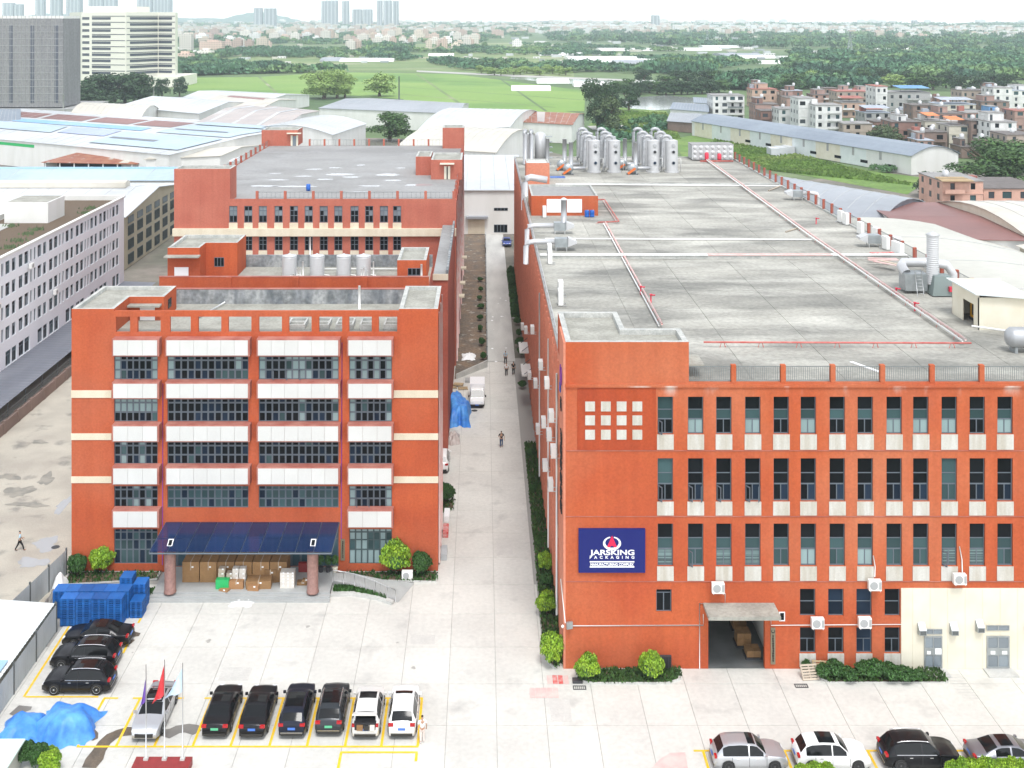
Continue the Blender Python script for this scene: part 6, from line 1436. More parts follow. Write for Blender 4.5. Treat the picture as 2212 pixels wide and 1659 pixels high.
wood("far_wood", "scattered trees around the farmland", [(980, 150), (1500, 165), (1600, 130), (1450, 108), (1100, 95), (960, 110)], 230, 8, 8, seed=9, gap=.9)
wood("far_wood", "dark rounded trees beyond the white tunnels", [(1390, 158), (1530, 164), (1545, 148), (1420, 146)], 110, 9, 12, seed=10)
wood("far_wood", "tree belt behind the village on the left", [(382, 110), (700, 88), (1000, 90), (1160, 78), (1100, 72), (700, 68), (382, 72)], 330, 14, 13, seed=11, gap=.8)
wood("shrubs", "shrubs around the right meadow", [(1270, 268), (1370, 262), (1440, 262), (1420, 300), (1330, 310)], 46, 3.5, 4, seed=12); wood("shrubs", "shrubs at the foot of the long warehouse wall", [(1880, 360), (1930, 366), (1940, 376), (1880, 370)], 16, 1.6, 2.5, seed=13)
wood("far_wood", "scattered orchards and hedges across the left farmland", [(382, 158), (760, 150), (1010, 142), (1010, 112), (700, 104), (382, 112)], 260, 8, 8.5, seed=14, gap=.95)
wood("far_wood", "trees threaded through the distant villages", [(382, 104), (760, 100), (1060, 108), (1060, 74), (382, 74)], 260, 10, 11, seed=15, gap=.7)
wood("far_wood", "hedges and thickets across the centre farmland", [(1000, 152), (1480, 160), (1640, 140), (1500, 112), (1100, 92), (980, 104)], 240, 9, 8, seed=16, gap=1.05)
# grass blades of the meadow
def tufts(poly, n, seed):
    g = np.random.default_rng(seed); a, b_, c, d_ = [np.array(W(*p)) for p in poly]; u = g.random((n, 1)); v = g.random((n, 1))
    p = (a*(1-u)+b_*u)*(1-v)+(d_*(1-u)+c*u)*v; p[:, 2] = -.06; s = g.uniform(.25, .7, (n, 1)); th = g.uniform(0, 6.28, n); dx = np.stack([np.cos(th), np.sin(th), th*0], 1)*s
    up = np.stack([g.normal(0, .15, n), g.normal(0, .15, n), g.uniform(.3, .8, n)], 1)
    V = np.stack([p-dx, p+dx, p+dx*.5+up, p-dx*.5+up], 1).reshape(-1, 3)
    tag(mobj("meadow_grass", raw_mesh("meadow_grass", V, "field_grass")), "rough tall grass in the meadow beside the long warehouse", "grass", kind="stuff")
tufts([(1480, 346), (1700, 372), (1985, 402), (1560, 290)], 9000, 1); tufts([(1470, 300), (1360, 300), (1330, 240), (1440, 244)], 4000, 2)
# ---------------------------------------------------------------- houses in the right-hand village
def village_house(lab, px0, px1, base, top, wall, roof, depth=11, pent=None, seed=0, nfl=None, tank=True, canopy=None):
    q0, q1 = W(px0, base), W(px1, base); Y = q0.y; zt = ZA(top, Y); wd = q1.x-q0.x; r2 = random.Random(seed)
    t = thing("village_house", lab, "house", (q0.x+q1.x)/2, Y, 0, group="houses of the right-hand village")
    nf = nfl or max(1, round(zt/3.2)); fh = zt/nf; holes = []; nw = max(2, int(wd/3.4)); 
    for f in range(nf):
        for k in range(nw):
            if r2.random() < .12: continue
            u = (k+.5)*wd/nw; ww = r2.choice([.55, .7, .7, 1.1]); holes.append((u-ww, u+ww, f*fh+.9, f*fh+min(2.5, fh-.4)))
    mobj("wall", wallmesh("wall", wall, 0, wd, 0, zt, holes, .25), t, TL(q0.x, Y, 0))
    for h_ in holes: box("window", r2.choice(["glass_dark", "win_far", "glass_teal"]), q0.x+h_[0], q0.x+h_[1], Y+.18, Y+.24, h_[2], h_[3], t)
    MB().prism([(q0.x, Y+.26), (q1.x, Y+.26), (q1.x, Y+depth), (q0.x, Y+depth)], 0, zt-.02).obj("body", wall, t)
    ns = max(1, int(depth/4)); side = q0.x if q0.x > 0 else q1.x
    for f in range(nf):
        for k in range(ns):
            yy = Y+(k+.5)*depth/ns; box("side_window", "win_far", side-.06, side-.005, yy-.6, yy+.6, f*fh+1, f*fh+min(2.4, fh-.4), t)
    for f in range(1, nf): box("floor_band", wall, q0.x-.12, q1.x+.12, Y-.12, Y-.003, f*fh-.12, f*fh+.06, t)
    if wd > 7 and r2.random() < .55:
        u0 = r2.choice([0, .45]); 
        for f in range(1, nf):
            bl = box("balcony", wall, q0.x+u0*wd+.2, q0.x+(u0+.5)*wd, Y-1.2, Y-.125, f*fh+.07, f*fh+.2, t); box("balcony_rail", r2.choice(["house_white", "rail_grey", wall]), q0.x+u0*wd+.2, q0.x+(u0+.5)*wd, Y-1.2, Y-1.1, f*fh+.21, f*fh+1.05, bl)
    if r2.random() < .5: box("roof_hut", r2.choice(["top_tin", "house_white", "top_red", wall]), q0.x+wd*.05, q0.x+wd*.05+2.2, Y+depth*.55, Y+depth*.55+2.2, zt+.223, zt+r2.uniform(1.2, 2.2), t)
    box("roof", roof, q0.x-.25, q1.x+.25, Y-.25, Y+depth+.25, zt, zt+.22, t)
    if pent:
        a, b_, hh, pm = pent; x0, x1 = q0.x+a*wd, q0.x+b_*wd; box("roof_room", pm, x0, x1, Y+depth*.3, Y+depth*.95, zt+.222, zt+hh, t); box("roof_room_top", "top_grey", x0-.2, x1+.2, Y+depth*.3-.2, Y+depth*.95+.2, zt+hh, zt+hh+.15, t)
        box("roof_door", "win_far", x0+.5, x0+1.4, Y+depth*.3-.05, Y+depth*.3-.004, zt+.25, zt+hh-.5, t)
    if canopy:
        a, b_, cm = canopy; x0, x1 = q0.x+a*wd, q0.x+b_*wd; MB().add([(x0, Y+.4, zt+2.0), (x1, Y+.4, zt+2.0), (x1, Y+depth*.7, zt+2.7), (x0, Y+depth*.7, zt+2.7), (x0, Y+.4, zt+2.1), (x1, Y+.4, zt+2.1), (x1, Y+depth*.7, zt+2.8), (x0, Y+depth*.7, zt+2.8)], [(0, 3, 2, 1), (4, 5, 6, 7), (0, 1, 5, 4), (1, 2, 6, 5), (2, 3, 7, 6), (3, 0, 4, 7)]).obj("roof_awning", cm, t)
        for x in (x0+.2, x1-.2): box("awning_post", "rail_dark", x-.06, x+.06, Y+.45, Y+.57, zt+.22, zt+2.0, t)
    elif tank and r2.random() < .7:
        x = q0.x+wd*r2.uniform(.3, .7); MB().lathe([(.7, 0), (.75, .2), (.75, 1.3), (.2, 1.6)], 10).obj("roof_tank", "steel_bright", t, TL(x, Y+depth*.5, zt+.22 if not pent else zt+pent[2]+.15), True)
    return t
VH = [  # label, px0, px1, base y, top y, wall, roof, depth, penthouse, canopy
 ("white house with corner windows behind the long warehouse, tallest there", 1762, 1819, 296, 228, "house_white", "top_grey", 12, None, None),
 ("white glazed stair block joined to the white corner house", 1725, 1761, 291, 213, "house_white", "top_grey", 12, None, None),
 ("low white house left of the tall white one", 1683, 1724, 282, 236, "house_white", "top_grey", 12, None, None),
 ("white three-storey house with balconies near the pond", 1540, 1608, 262, 207, "house_white", "top_grey", 13, None, None),
 ("grey four-storey house under a bright blue roof awning", 1918, 2010, 250, 200, "house_grey", "top_grey", 16, None, (.3, 1.0, "top_blue")),
 ("narrow white balcony house with red roof edge beside the blue awning", 1892, 1917, 252, 187, "house_white", "top_red", 14, None, None),
 ("tan flat-roofed house left of the narrow white balcony house", 1808, 1878, 240, 198, "house_tan", "top_red", 13, None, None),
 ("pinkish brown house with tin roof room behind the white stair block", 1756, 1806, 226, 205, "house_rose", "top_dark", 12, (.15, .6, 2.6, "house_rose"), None),
 ("pale house with red awning and steel frame roof", 1818, 1870, 254, 222, "house_peach", "top_grey", 12, None, (.05, .95, "top_red")),
 ("peach house at the left end of the village", 1625, 1678, 232, 193, "house_peach", "top_red", 12, (.2, .7, 2.8, "house_peach"), None),
 ("rose brick house in front of the peach one", 1632, 1682, 268, 226, "house_rose", "top_dark", 12, (.1, .4, 2.6, "house_brick"), None),
 ("brown brick house with arched windows beside the long warehouse", 1644, 1681, 276, 240, "house_brick", "top_dark", 10, None, None),
 ("grey-green tin-roofed house in the village middle", 1868, 1924, 274, 244, "house_grey", "top_tin", 12, None, (.0, 1, "top_tin")),
 ("cream house with a wide tin roof in the village middle", 2030, 2108, 266, 226, "house_cream", "top_tin", 13, None, (.05, .95, "top_tin")),
 ("dark brown half-built house at the village centre", 1972, 2022, 270, 228, "house_brown", "top_dark", 11, None, None),
 ("rose-brown house with roof room, wide, right of centre", 2005, 2082, 296, 246, "house_rose", "top_dark", 12, (.4, .65, 2.6, "house_rose"), None),
 ("grey-rose house right of the wide rose-brown one", 2084, 2140, 292, 244, "house_rose", "top_grey", 12, None, None),
 ("cream house with a small orange roof, lower one", 2050, 2094, 326, 272, "house_cream", "top_grey", 11, None, (.1, .8, "top_orange")),
 ("cream house with a small orange roof, upper one", 1998, 2046, 308, 262, "house_cream", "top_grey", 11, None, (.1, .7, "top_orange")),
 ("white house with slatted roof room near the right edge", 2140, 2196, 336, 264, "house_white", "top_grey", 12, (.1, .7, 2.8, "house_white"), None),
 ("green-windowed tan house at the right edge", 2175, 2240, 352, 292, "house_tan", "top_dark", 12, None, None),
 ("dark open-framed house between cream and white houses", 2098, 2136, 328, 262, "house_brown", "top_dark", 11, None, None),
 ("tan house with red roof edge at far right", 2078, 2140, 244, 196, "house_tan", "top_dark", 13, None, None),
 ("white house with green window at the right edge", 2146, 2186, 250, 190, "house_white", "top_grey", 13, None, None),
 ("pale grey house at the far right edge of the village", 2186, 2240, 248, 196, "house_white", "top_tin", 13, (.3, .8, 2.4, "house_white"), None),
 ("brown house with wide dark roof near the right edge", 2120, 2180, 262, 220, "house_brown", "top_dark", 12, (.2, .6, 2.5, "house_rose"), None),
 ("blue-painted roof room house near the right edge", 2144, 2200, 280, 246, "house_brown", "top_dark", 11, (0, .35, 2.8, "top_blue"), None),
 ("reddish house with balconies at the right edge", 2192, 2240, 284, 240, "house_rose", "top_red", 11, None, None),
 ("low brick house behind the olive tree", 1926, 1990, 314, 264, "house_brick", "top_dark", 11, (.3, .6, 2.2, "house_white"), None),
 ("brown brick house with steel roof posts left of the cream houses", 1984, 2046, 328, 286, "house_brown", "top_dark", 10, None, None),
 ("tan low house behind the long warehouse's middle", 1822, 1884, 300, 268, "house_tan", "top_grey", 11, None, None),
 ("small white house between tin roofs", 1952, 1978, 262, 240, "house_white", "top_grey", 9, None, None),
 ("rose house left of the grey-green tin roof", 1700, 1754, 246, 212, "house_rose", "top_dark", 11, None, None),
 ("small brown house beside the rose one", 1690, 1722, 236, 208, "house_brown", "top_dark", 10, (.3, .8, 2.4, "house_rose"), None),
]
for i, v in enumerate(VH): village_house(v[0], v[1], v[2], v[3], v[4], v[5], v[6], v[7], v[8], i, canopy=v[9])
rv = random.Random(12); k = 0
for (bx, by) in sorted([(1640, 212), (1670, 222), (1715, 224), (1742, 236), (1795, 218), (1832, 216), (1850, 232), (1890, 262), (1905, 284), (1935, 244), (1950, 282), (1965, 300), (2015, 244), (2040, 236), (2062, 250), (2075, 310), (2090, 252), (2110, 300), (2115, 224), (2150, 216), (2160, 308), (2170, 232), (2195, 312), (2205, 222), (2030, 318), (1870, 224), (1880, 296), (2000, 336), (2090, 342), (2140, 348)]):
    wd = rv.uniform(26, 44); hh = rv.uniform(20, 34); wl = rv.choice(["rose", "brown", "tan", "grey", "pink", "brick", "brown"])
    village_house("%s back-street house in the crowded village, %s" % (wl, ORD[k]+" of thirty from the left" if k < 26 else ORD[29-k]+" of thirty from the right"), bx-wd/2, bx+wd/2, by, by-hh, "house_"+wl, rv.choice(["top_dark", "top_grey", "top_dark", "top_red", "top_tin"]), 9, (.2, .6, 2.4, "house_"+wl) if rv.random() < .4 else None, 100+k); k += 1
# pink building behind the cream roofs
village_house("salmon pink building with a timber pile on its roof at the right", 2036, 2124, 470, 392, "house_salmon", "top_grey", 14, None, 77, nfl=3)
village_house("long low salmon pink wing with roof railing at the right edge", 2125, 2260, 466, 408, "house_salmon", "top_dark", 18, None, 78, nfl=2, tank=False)
q = W(2080, 392, 9)
for k in range(9): tag(box("timber", "wood", q.x-4+.1*k, q.x+3.5, q.y+2+k*.7, q.y+2.5+k*.7, ZA(392, W(2036, 470).y)+.25+.04*(k % 3), ZA(392, W(2036, 470).y)+.45+.04*(k % 3)), "old timber in the pile on the pink building's roof", "timber", "timber pile on the pink building")
# ---------------------------------------------------------------- mid and far villages: small flat-roofed blocks
def town(name, lab, n, fx, fy, wr_, hr_, m, seed):
    g = random.Random(seed); mb = MB()
    for i in range(n):
        px = fx(g); q = W(px, fy(g, px)); k = q.y/FO; wd, h_ = g.uniform(*wr_)*k, g.uniform(*hr_)*k
        mb.mi = g.randrange(len(m)); mb.box(q.x-wd/2, q.x+wd/2, q.y, q.y+wd*.8, -.1, h_)
    tag(mb.obj(name, m), lab, "town", kind="stuff")
rr = random.Random(77)
FW = ["far_a", "far_b", "far_c", "far_d", "far_e"]
def far_house(px, base, wpx, hpx, m, lab, grp, i):
    q = W(px, base); Y = q.y; wd = wpx*Y/FO; h_ = hpx*Y/FO; dp = min(wd, 16)*rr.uniform(.8, 1.2)
    mb = MB(); mb.box(-wd/2, wd/2, 0, dp, -.1, h_); mb.mi = 1; mb.box(-wd*.2, wd*.25, dp*.3, dp*.8, h_+.01, h_+2.6)
    o = mb.obj("far_house", [m, m], None, TL(q.x, Y, 0)); return tag(o, lab, "house", grp)
for i in range(46):
    px = 384+i*7.4+rr.uniform(-4, 4); far_house(px, rr.uniform(80, 104) if px < 600 else rr.uniform(78, 92), rr.uniform(12, 24), rr.uniform(10, 21), rr.choice(FW), "pinkish flat-roofed block in the left-hand distant village", "distant left village blocks", i)
for i in range(50):
    px = 752+i*5.7+rr.uniform(-4, 4); far_house(px, rr.uniform(82, 108), rr.uniform(12, 24), rr.uniform(11, 23), rr.choice(FW), "pinkish flat-roofed block in the distant village at centre", "distant centre village blocks", i)
town("village_sheds", "low pale farm sheds strewn over the far fields", 150, lambda g: g.uniform(382, 1700), lambda g, px: g.uniform(76, 140), (8, 26), (2.5, 5), ["sheet_white", "sheet_cream", "sheet_grey", "far_c"], 5)
for (px, b_, w2, h2, m, lab) in ((395, 138, 36, 22, "far_b", "long pink school block beside the striped tower"), (455, 112, 50, 22, "far_b", "pink block with terraces right of the striped tower"), (400, 108, 26, 34, "far_a", "cream block touching the striped tower's right side"), (440, 128, 30, 18, "far_a", "cream low block among trees right of the striped tower"),
                               (1117, 101, 20, 14, "far_c", "small white block alone in the far fields"), (1075, 80, 26, 14, "far_d", "reddish block at the edge of the centre village"), (1240, 60, 22, 8, "far_c", "white block on the wood edge"), (1763, 122, 14, 8, "far_c", "white hut in the right woods"), (1216, 152, 8, 13, "far_c", "white gatehouse by the farm road")):
    far_house(px, b_, w2, h2, m, lab, "single distant blocks", 0)
for i in range(70):
    px = rr.uniform(382, 1500); far_house(px, rr.uniform(54, 68), rr.uniform(8, 18), rr.uniform(5, 10), rr.choice(["far_a", "far_c", "far_c", "far_e", "far_b"]), "hazy low-rise block in the distant town below the skyline", "hazy blocks of the distant town", i)
for i in range(80):
    px = rr.uniform(1380, 2230); b_ = 60+(px-1380)/850*22+rr.uniform(-8, 7); far_house(px, max(b_, 54), rr.uniform(8, 19), rr.uniform(5, 10), rr.choice(["far_a", "far_c", "far_c", "far_b", "far_e"]), "hazy low-rise block in the far right town", "hazy blocks of the far right town", i)
for i in range(40):
    px = rr.uniform(0, 2230); far_house(px, rr.uniform(54.2, 56), rr.uniform(10, 26), rr.uniform(7, 14), rr.choice(["far_c", "far_a"]), "faint block on the horizon line", "faint blocks along the horizon", i)
# the rest of the far towns, too small and too many to pick apart: one mass
town("far_town", "dense pale low-rise town below the skyline", 1000, lambda g: g.uniform(382, 1450), lambda g, px: g.uniform(53.6, 74), (6, 15), (5, 11), ["far_a", "far_c", "far_e", "far_b"], 1)
town("far_town", "dense pale low-rise town at far right", 1200, lambda g: g.uniform(1150, 2230), lambda g, px: max(53.6, 55+(px-1150)/1080*14+g.uniform(-6, 12)), (6, 15), (5, 11), ["far_a", "far_c", "far_c", "far_b"], 2)
# tower blocks on the skyline
for i, (px0, px1, top, base) in enumerate(sorted(((694, 704, 2, 47), (705, 729, 1, 47), (739, 754, 2, 52), (814, 826, 1, 50), (828, 846, 1, 52), (848, 861, 2, 48), (761, 782, 20, 48), (784, 804, 20, 48), (76, 95, -30, 60), (108, 131, -30, 60), (142, 173, -30, 60), (191, 222, -30, 60), (224, 250, -30, 60), (296, 328, -40, 60), (330, 367, -40, 60), (5, 28, 6, 60), (30, 48, 9, 60), (1408, 1425, 33, 52), (1971, 1982, 44, 58), (570, 595, 18, 50), (255, 290, 14, 60), (548, 566, 17, 50)))):
    base = max(base, 61); q0, q1 = W(px0, base), W(px1, base); Y = q0.y
    t = thing("tower_block", "pale tower block on the hazy skyline, %s from the left" % (ORD[i] if i < 26 else "last"), "tower", (q0.x+q1.x)/2, Y, 0, group="skyline towers")
    zt = ZA(top, Y); wd = q1.x-q0.x; MB().box(q0.x, q1.x, Y, Y+wd*.6, -.1, zt).obj("shaft", "far_tower", t)
    n = max(2, int(wd/14))
    for k in range(n): box("balcony_stack", "tower_far_light", q0.x+(k+.2)*wd/n, q0.x+(k+.55)*wd/n, Y-2, Y-.05, 0, zt-3, t)
for i, pts in enumerate(([(470, 47, 0), (520, 47, 14), (560, 47, 20), (610, 47, 10), (650, 47, 0)], [(1, 47, 8), (120, 47, 16), (260, 47, 10), (420, 47, 6), (600, 47, 0)])):
    mb = MB(); Y = 7150; n = 24; top = []
    for k in range(n+1):
        f = k/n*(len(pts)-1); j = min(int(f), len(pts)-2); px = pts[j][0]+(pts[j+1][0]-pts[j][0])*(f-j); h_ = pts[j][2]+(pts[j+1][2]-pts[j][2])*(f-j)+1.2*math.sin(k*1.7)
        top.append((XA(px, Y), (max(h_, 0)+10)*Y/FO))
    vs = []
    for x, h_ in top: vs += [(x, Y-900, -1), (x, Y-350, h_*.6), (x, Y, h_), (x, Y+400, -1)]
    mb.add(vs, [(4*k+c, 4*k+c+1, 4*k+c+5, 4*k+c+4) for k in range(n) for c in range(3)]); struct(mb.obj("hill", "hill"))
# ---------------------------------------------------------------- the two big blocks at upper left
Y = 505; t = thing("scaffolded_block", "huge grey block wrapped in scaffold netting at upper left", "building", -195, Y, 0)
x0, x1 = XA(-60, Y), XA(136, Y); zt = ZA(40, Y)
box("net_wall", "net_grey", x0, x1, Y, Y+22, 6, zt, t); box("podium", "house_grey", x0-2, x1+6, Y-3, Y+45, 0, 5.5, t); box("roof_slab", "white_wall", x0, x1, Y+.5, Y+21, zt+.01, zt+1.2, t)
for k in range(1, 13): box("scaffold_line", "net_line", x0-.1, x1+.1, Y-.18, Y-.01, zt-k*3.1, zt-k*3.1+.14, t)
for k in range(1, 24): box("scaffold_pole", "house_grey", x0+k*(x1-x0)/24, x0+k*(x1-x0)/24+.12, Y-.14, Y-.012, 6, zt+1.5, t)
for px in (20, 66, 118): box("hoist_slot", "tower_glass", XA(px, Y), XA(px, Y)+1.6, Y-.12, Y-.008, 8, zt-3, t)
Y = 735; t = thing("striped_tower", "cream office tower with dark horizontal window bands at upper left", "building", -236, Y, 0)
def fac(pa, pb, Ya, Yb, n, top=28, base=190):
    pass
P0 = Vector((XA(176, Y+12), Y+12)); P1 = Vector((XA(272, Y), Y)); P2 = Vector((XA(342, Y+26), Y+26)); P3 = Vector((XA(379, Y+20), Y+20)); P4 = Vector((XA(384, Y+70), Y+70)); P5 = Vector((XA(150, Y+80), Y+80))
zt = ZA(26, Y)
MB().prism([P0, P1, P2, P3, P4, P5], 0, zt).obj("shaft", "tower_cream", t); box("plant_room", "tower_cream", XA(180, 760), XA(290, 760), Y+30, Y+60, zt+.01, zt+4, t)
fh = (zt-10)/10
for f in range(10):
    z = 9+f*fh
    for (a, b_, u0, u1) in ((P0, P1, .02, .18), (P0, P1, .24, .66), (P1, P2, .12, .98), (P2, P3, .02, .8)):
        d2 = (b_-a); nv = Vector((d2.y, -d2.x)).normalized()*.12; q0, q1 = a+d2*u0+nv, a+d2*u1+nv
        mb = MB(); mb.add([(q0.x, q0.y, z), (q1.x, q1.y, z), (q1.x, q1.y, z+1.7), (q0.x, q0.y, z+1.7)]+[(q0.x-nv.x, q0.y-nv.y, z), (q1.x-nv.x, q1.y-nv.y, z), (q1.x-nv.x, q1.y-nv.y, z+1.7), (q0.x-nv.x, q0.y-nv.y, z+1.7)], [(0, 1, 2, 3), (0, 4, 5, 1), (2, 6, 7, 3), (1, 5, 6, 2), (3, 7, 4, 0)]).obj("window_band", "tower_glass", t)
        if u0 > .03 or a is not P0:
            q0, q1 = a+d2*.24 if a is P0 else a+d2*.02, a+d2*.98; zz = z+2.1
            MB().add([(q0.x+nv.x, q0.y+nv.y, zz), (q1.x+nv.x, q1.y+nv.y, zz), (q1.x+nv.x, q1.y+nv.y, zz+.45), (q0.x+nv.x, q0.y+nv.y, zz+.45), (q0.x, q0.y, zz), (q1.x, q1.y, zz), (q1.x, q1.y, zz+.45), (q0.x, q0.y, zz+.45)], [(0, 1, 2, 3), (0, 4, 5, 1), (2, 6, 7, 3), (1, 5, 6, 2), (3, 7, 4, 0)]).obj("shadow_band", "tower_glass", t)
box("podium", "tower_cream", XA(330, Y+14), XA(388, Y+14), Y+14, Y+60, 0, 7, t)
# lattice pylons in the far fields
for px, base, top in ((1836, 124, 68), (1528, 95, 66), (1215, 84, 56)):
    q = W(px, base); h_ = ZA(top, q.y); t = thing("pylon", "thin lattice power pylon in the %s distance" % ("right" if px > 1700 else "middle" if px > 1400 else "left"), "pylon", q.x, q.y, 0); s_ = h_*.09
    for a in (-1, 1):
        for b_ in (-1, 1): tube("leg", "tower_far", [(q.x+a*s_, q.y+b_*s_, 0), (q.x+a*s_*.15, q.y+b_*s_*.15, h_)], h_*.006+.08, t, 4)
    for k, f in enumerate((.2, .4, .6)): z = h_*f; w2 = s_*(1-.85*f); tube("brace", "tower_far", [(q.x-w2, q.y-w2, z), (q.x+w2, q.y-w2, z+h_*.15)], h_*.004+.06, t, 4)
    for f in (.75, .87, .97): tube("crossarm", "tower_far", [(q.x-s_*1.6, q.y, h_*f), (q.x+s_*1.6, q.y, h_*f)], h_*.004+.08, t, 4)
# ---------------------------------------------------------------- vehicles
for nm, c, met in (("car_black", (.008, .008, .010), .2), ("car_navy", (.012, .015, .028), .3), ("car_white", (.78, .78, .77), 0), ("car_silver", (.50, .51, .53), .6), ("car_pearl", (.70, .69, .66), .1), ("car_grey", (.24, .245, .27), .6), ("car_dark", (.035, .04, .045), .4), ("car_blue", (.02, .05, .24), .2)):
    mat(nm, c, .35, met, coat=.22 if sum(c) < .3 else .4, spec=.2 if sum(c) < .3 else .4)
mat("tyre", (.018, .018, .018), .85); mat("rim_alloy", (.55, .56, .57), .3, .8); mat("rim_dark", (.12, .12, .125), .35, .7)
mat("lamp_clear", (.70, .72, .74), .1); mat("lamp_red", (.40, .01, .015), .2); mat("plate_blue", (.06, .17, .55), .5); mat("plate_green", (.10, .45, .25), .5); mat("trim_black", (.02, .02, .02), .5); mat("trim_chrome", (.7, .7, .7), .2, .9)
KINDS = {  # L, W, H, belt, silhouette (distance from the rear 0..1, height), glass: rear window span, windscreen span, side glass span, wheel radius
 "suv": (4.72, 1.88, 1.68, 1.02, [(0, .62), (.015, .98), (.05, 1.12), (.13, 1.52), (.20, 1.63), (.36, 1.67), (.52, 1.64), (.58, 1.58), (.70, 1.12), (.74, 1.08), (.88, 1.0), (.965, .86), (1, .60)], (.05, .13), (.58, .70), (.12, .66), .385),
 "sedan": (4.92, 1.86, 1.46, .94, [(0, .60), (.012, .92), (.04, 1.02), (.13, 1.05), (.17, 1.09), (.31, 1.38), (.36, 1.43), (.48, 1.45), (.56, 1.42), (.60, 1.36), (.73, 1.0), (.78, .96), (.90, .88), (.97, .76), (1, .55)], (.17, .31), (.60, .73), (.27, .69), .355),
 "mpv": (4.95, 1.88, 1.62, 1.0, [(0, .62), (.012, 1.0), (.03, 1.14), (.10, 1.46), (.16, 1.56), (.36, 1.62), (.52, 1.60), (.60, 1.52), (.74, 1.06), (.78, 1.02), (.90, .94), (.97, .82), (1, .58)], (.03, .10), (.60, .74), (.08, .70), .365),
}
def smooth_top(prof, y):
    for i in range(len(prof)-1):
        if prof[i][0] <= y <= prof[i+1][0]:
            f = (y-prof[i][0])/(prof[i+1][0]-prof[i][0]); return prof[i][1]+(prof[i+1][1]-prof[i][1])*f
    return prof[-1][1]
def car(kind, paint, lab, x, y, rz, group, rear_cam=True, roof="", plate="plate_blue", rails=False, rim="rim_alloy", open_boot=False, s=1.0):
    L, Wd, H, belt, prof, rw, ww, sg_, wr = KINDS[kind]
    t = thing("parked_car", lab, "car", x, y, 0, rz, group); Mx = TL(x, y, .012, rz, s)
    wy = (.19, .81)                                        # axle positions along the length
    st = sorted({p[0] for p in prof} | {.08, .24, .44, .50, .62, .66, .84, .93, .985, .46, .475} | {a+d_ for a in wy for d_ in (-wr*1.16/L, -wr*.9/L, -wr*.5/L, 0, wr*.5/L, wr*.9/L, wr*1.16/L)})
    rings = []
    for u in st:
        zt = smooth_top(prof, u); e = min(1, abs(u-.5)*2); w = Wd/2*(1-(.20 if u > .5 else .13)*e**6-.02*e**2)
        zs = .24+.06*(e > .9)
        for a in wy:
            dd = abs(u-a)*L
            if dd < wr*1.15: zs = max(zs, .34+math.sqrt(max(0, (wr*1.15)**2-dd*dd))*.98)
        bz = min(belt, zt-.03); green = max(0, zt-belt)/(H-belt)
        wr_ = w*(.90-.20*min(1, green)) if green > 0 else w*.86
        zmid = max(zs+.06, min(.62, bz-.05)); bz = max(bz, zmid+.04)
        half = [(w*.80, zs+.02), (w*.985, zs), (w, zmid), (w*.985, bz-.03), (w*.955, bz), (wr_+.02, max(zt-.06, bz+.005)), (wr_*.90, zt-(.012 if green > .3 else .035)), (wr_*.5, zt+(.008 if green > .3 else 0)), (0, zt+.018)]
        rings.append([(-a, (u-.5)*L, b_) for a, b_ in half[:-1]]+[(0, (u-.5)*L, half[-1][1])]+[(a, (u-.5)*L, b_) for a, b_ in half[:-1][::-1]])
    n = len(rings[0]); V = [p for r_ in rings for p in r_]
    body, scr, rear, sl_, sr_ = [], [], [], [], []
    for i in range(len(st)-1):
        u0, u1 = st[i], st[i+1]; um = (u0+u1)/2
        for k in range(n-1):
            f = (i*n+k, i*n+k+1, (i+1)*n+k+1, (i+1)*n+k); tgt = body
            if k in (6, 7, 8, 9) or k in (5, 10):
                if ww[0] <= um <= ww[1] and k in (6, 7, 8, 9): tgt = scr
                elif rw[0] <= um <= rw[1] and k in (6, 7, 8, 9): tgt = rear
            if k in (4, n-6) and sg_[0] <= um <= sg_[1] and not (.455 < um < .485) and smooth_top(prof, um)-belt > .16: tgt = sl_ if k == 4 else sr_
            tgt.append(f)
    body.append(tuple(range(n))[::-1]); body.append(tuple(range((len(st)-1)*n, len(st)*n)))
    def sub(name, fs, m, sm=True):
        if not fs: return None
        ids = sorted({i for f in fs for i in f}); mp = {a: b_ for b_, a in enumerate(ids)}; mb = MB(); mb.v = [V[i] for i in ids]; mb.f = [[mp[i] for i in f] for f in fs]; mb.m = [0]*len(fs)
        return mb.obj(name, m, t, Mx, sm)
    sub("body", body, paint); sub("windscreen", scr, "glass_car"); sub("side_window", sl_, "glass_car"); sub("side_window", sr_, "glass_car")
    if not open_boot: sub("rear_window", rear, "glass_car")
    MB().box(-Wd*.40, Wd*.40, -L*.46, L*.46, .2, .5).obj("underbody", "trim_black", t, Mx)
    for a in wy:
        for sd_ in (-1, 1):
            Mw = Mx @ Matrix.Translation((sd_*(Wd/2-.115), (a-.5)*L, wr)) @ Matrix.Rotation(R(90)*sd_, 4, 'Y')
            wh = MB().lathe([(wr*.62, -.11), (wr*.95, -.11), (wr, -.07), (wr, .07), (wr*.95, .11), (wr*.62, .11)], 18).obj("wheel", "tyre", t, Mw, True)
            mr = MB().lathe([(wr*.64, .06), (wr*.64, .118), (wr*.55, .10), (wr*.2, .085), (wr*.12, .12), (.02, .12)], 15); mr.obj("rim", rim, wh, Mw)
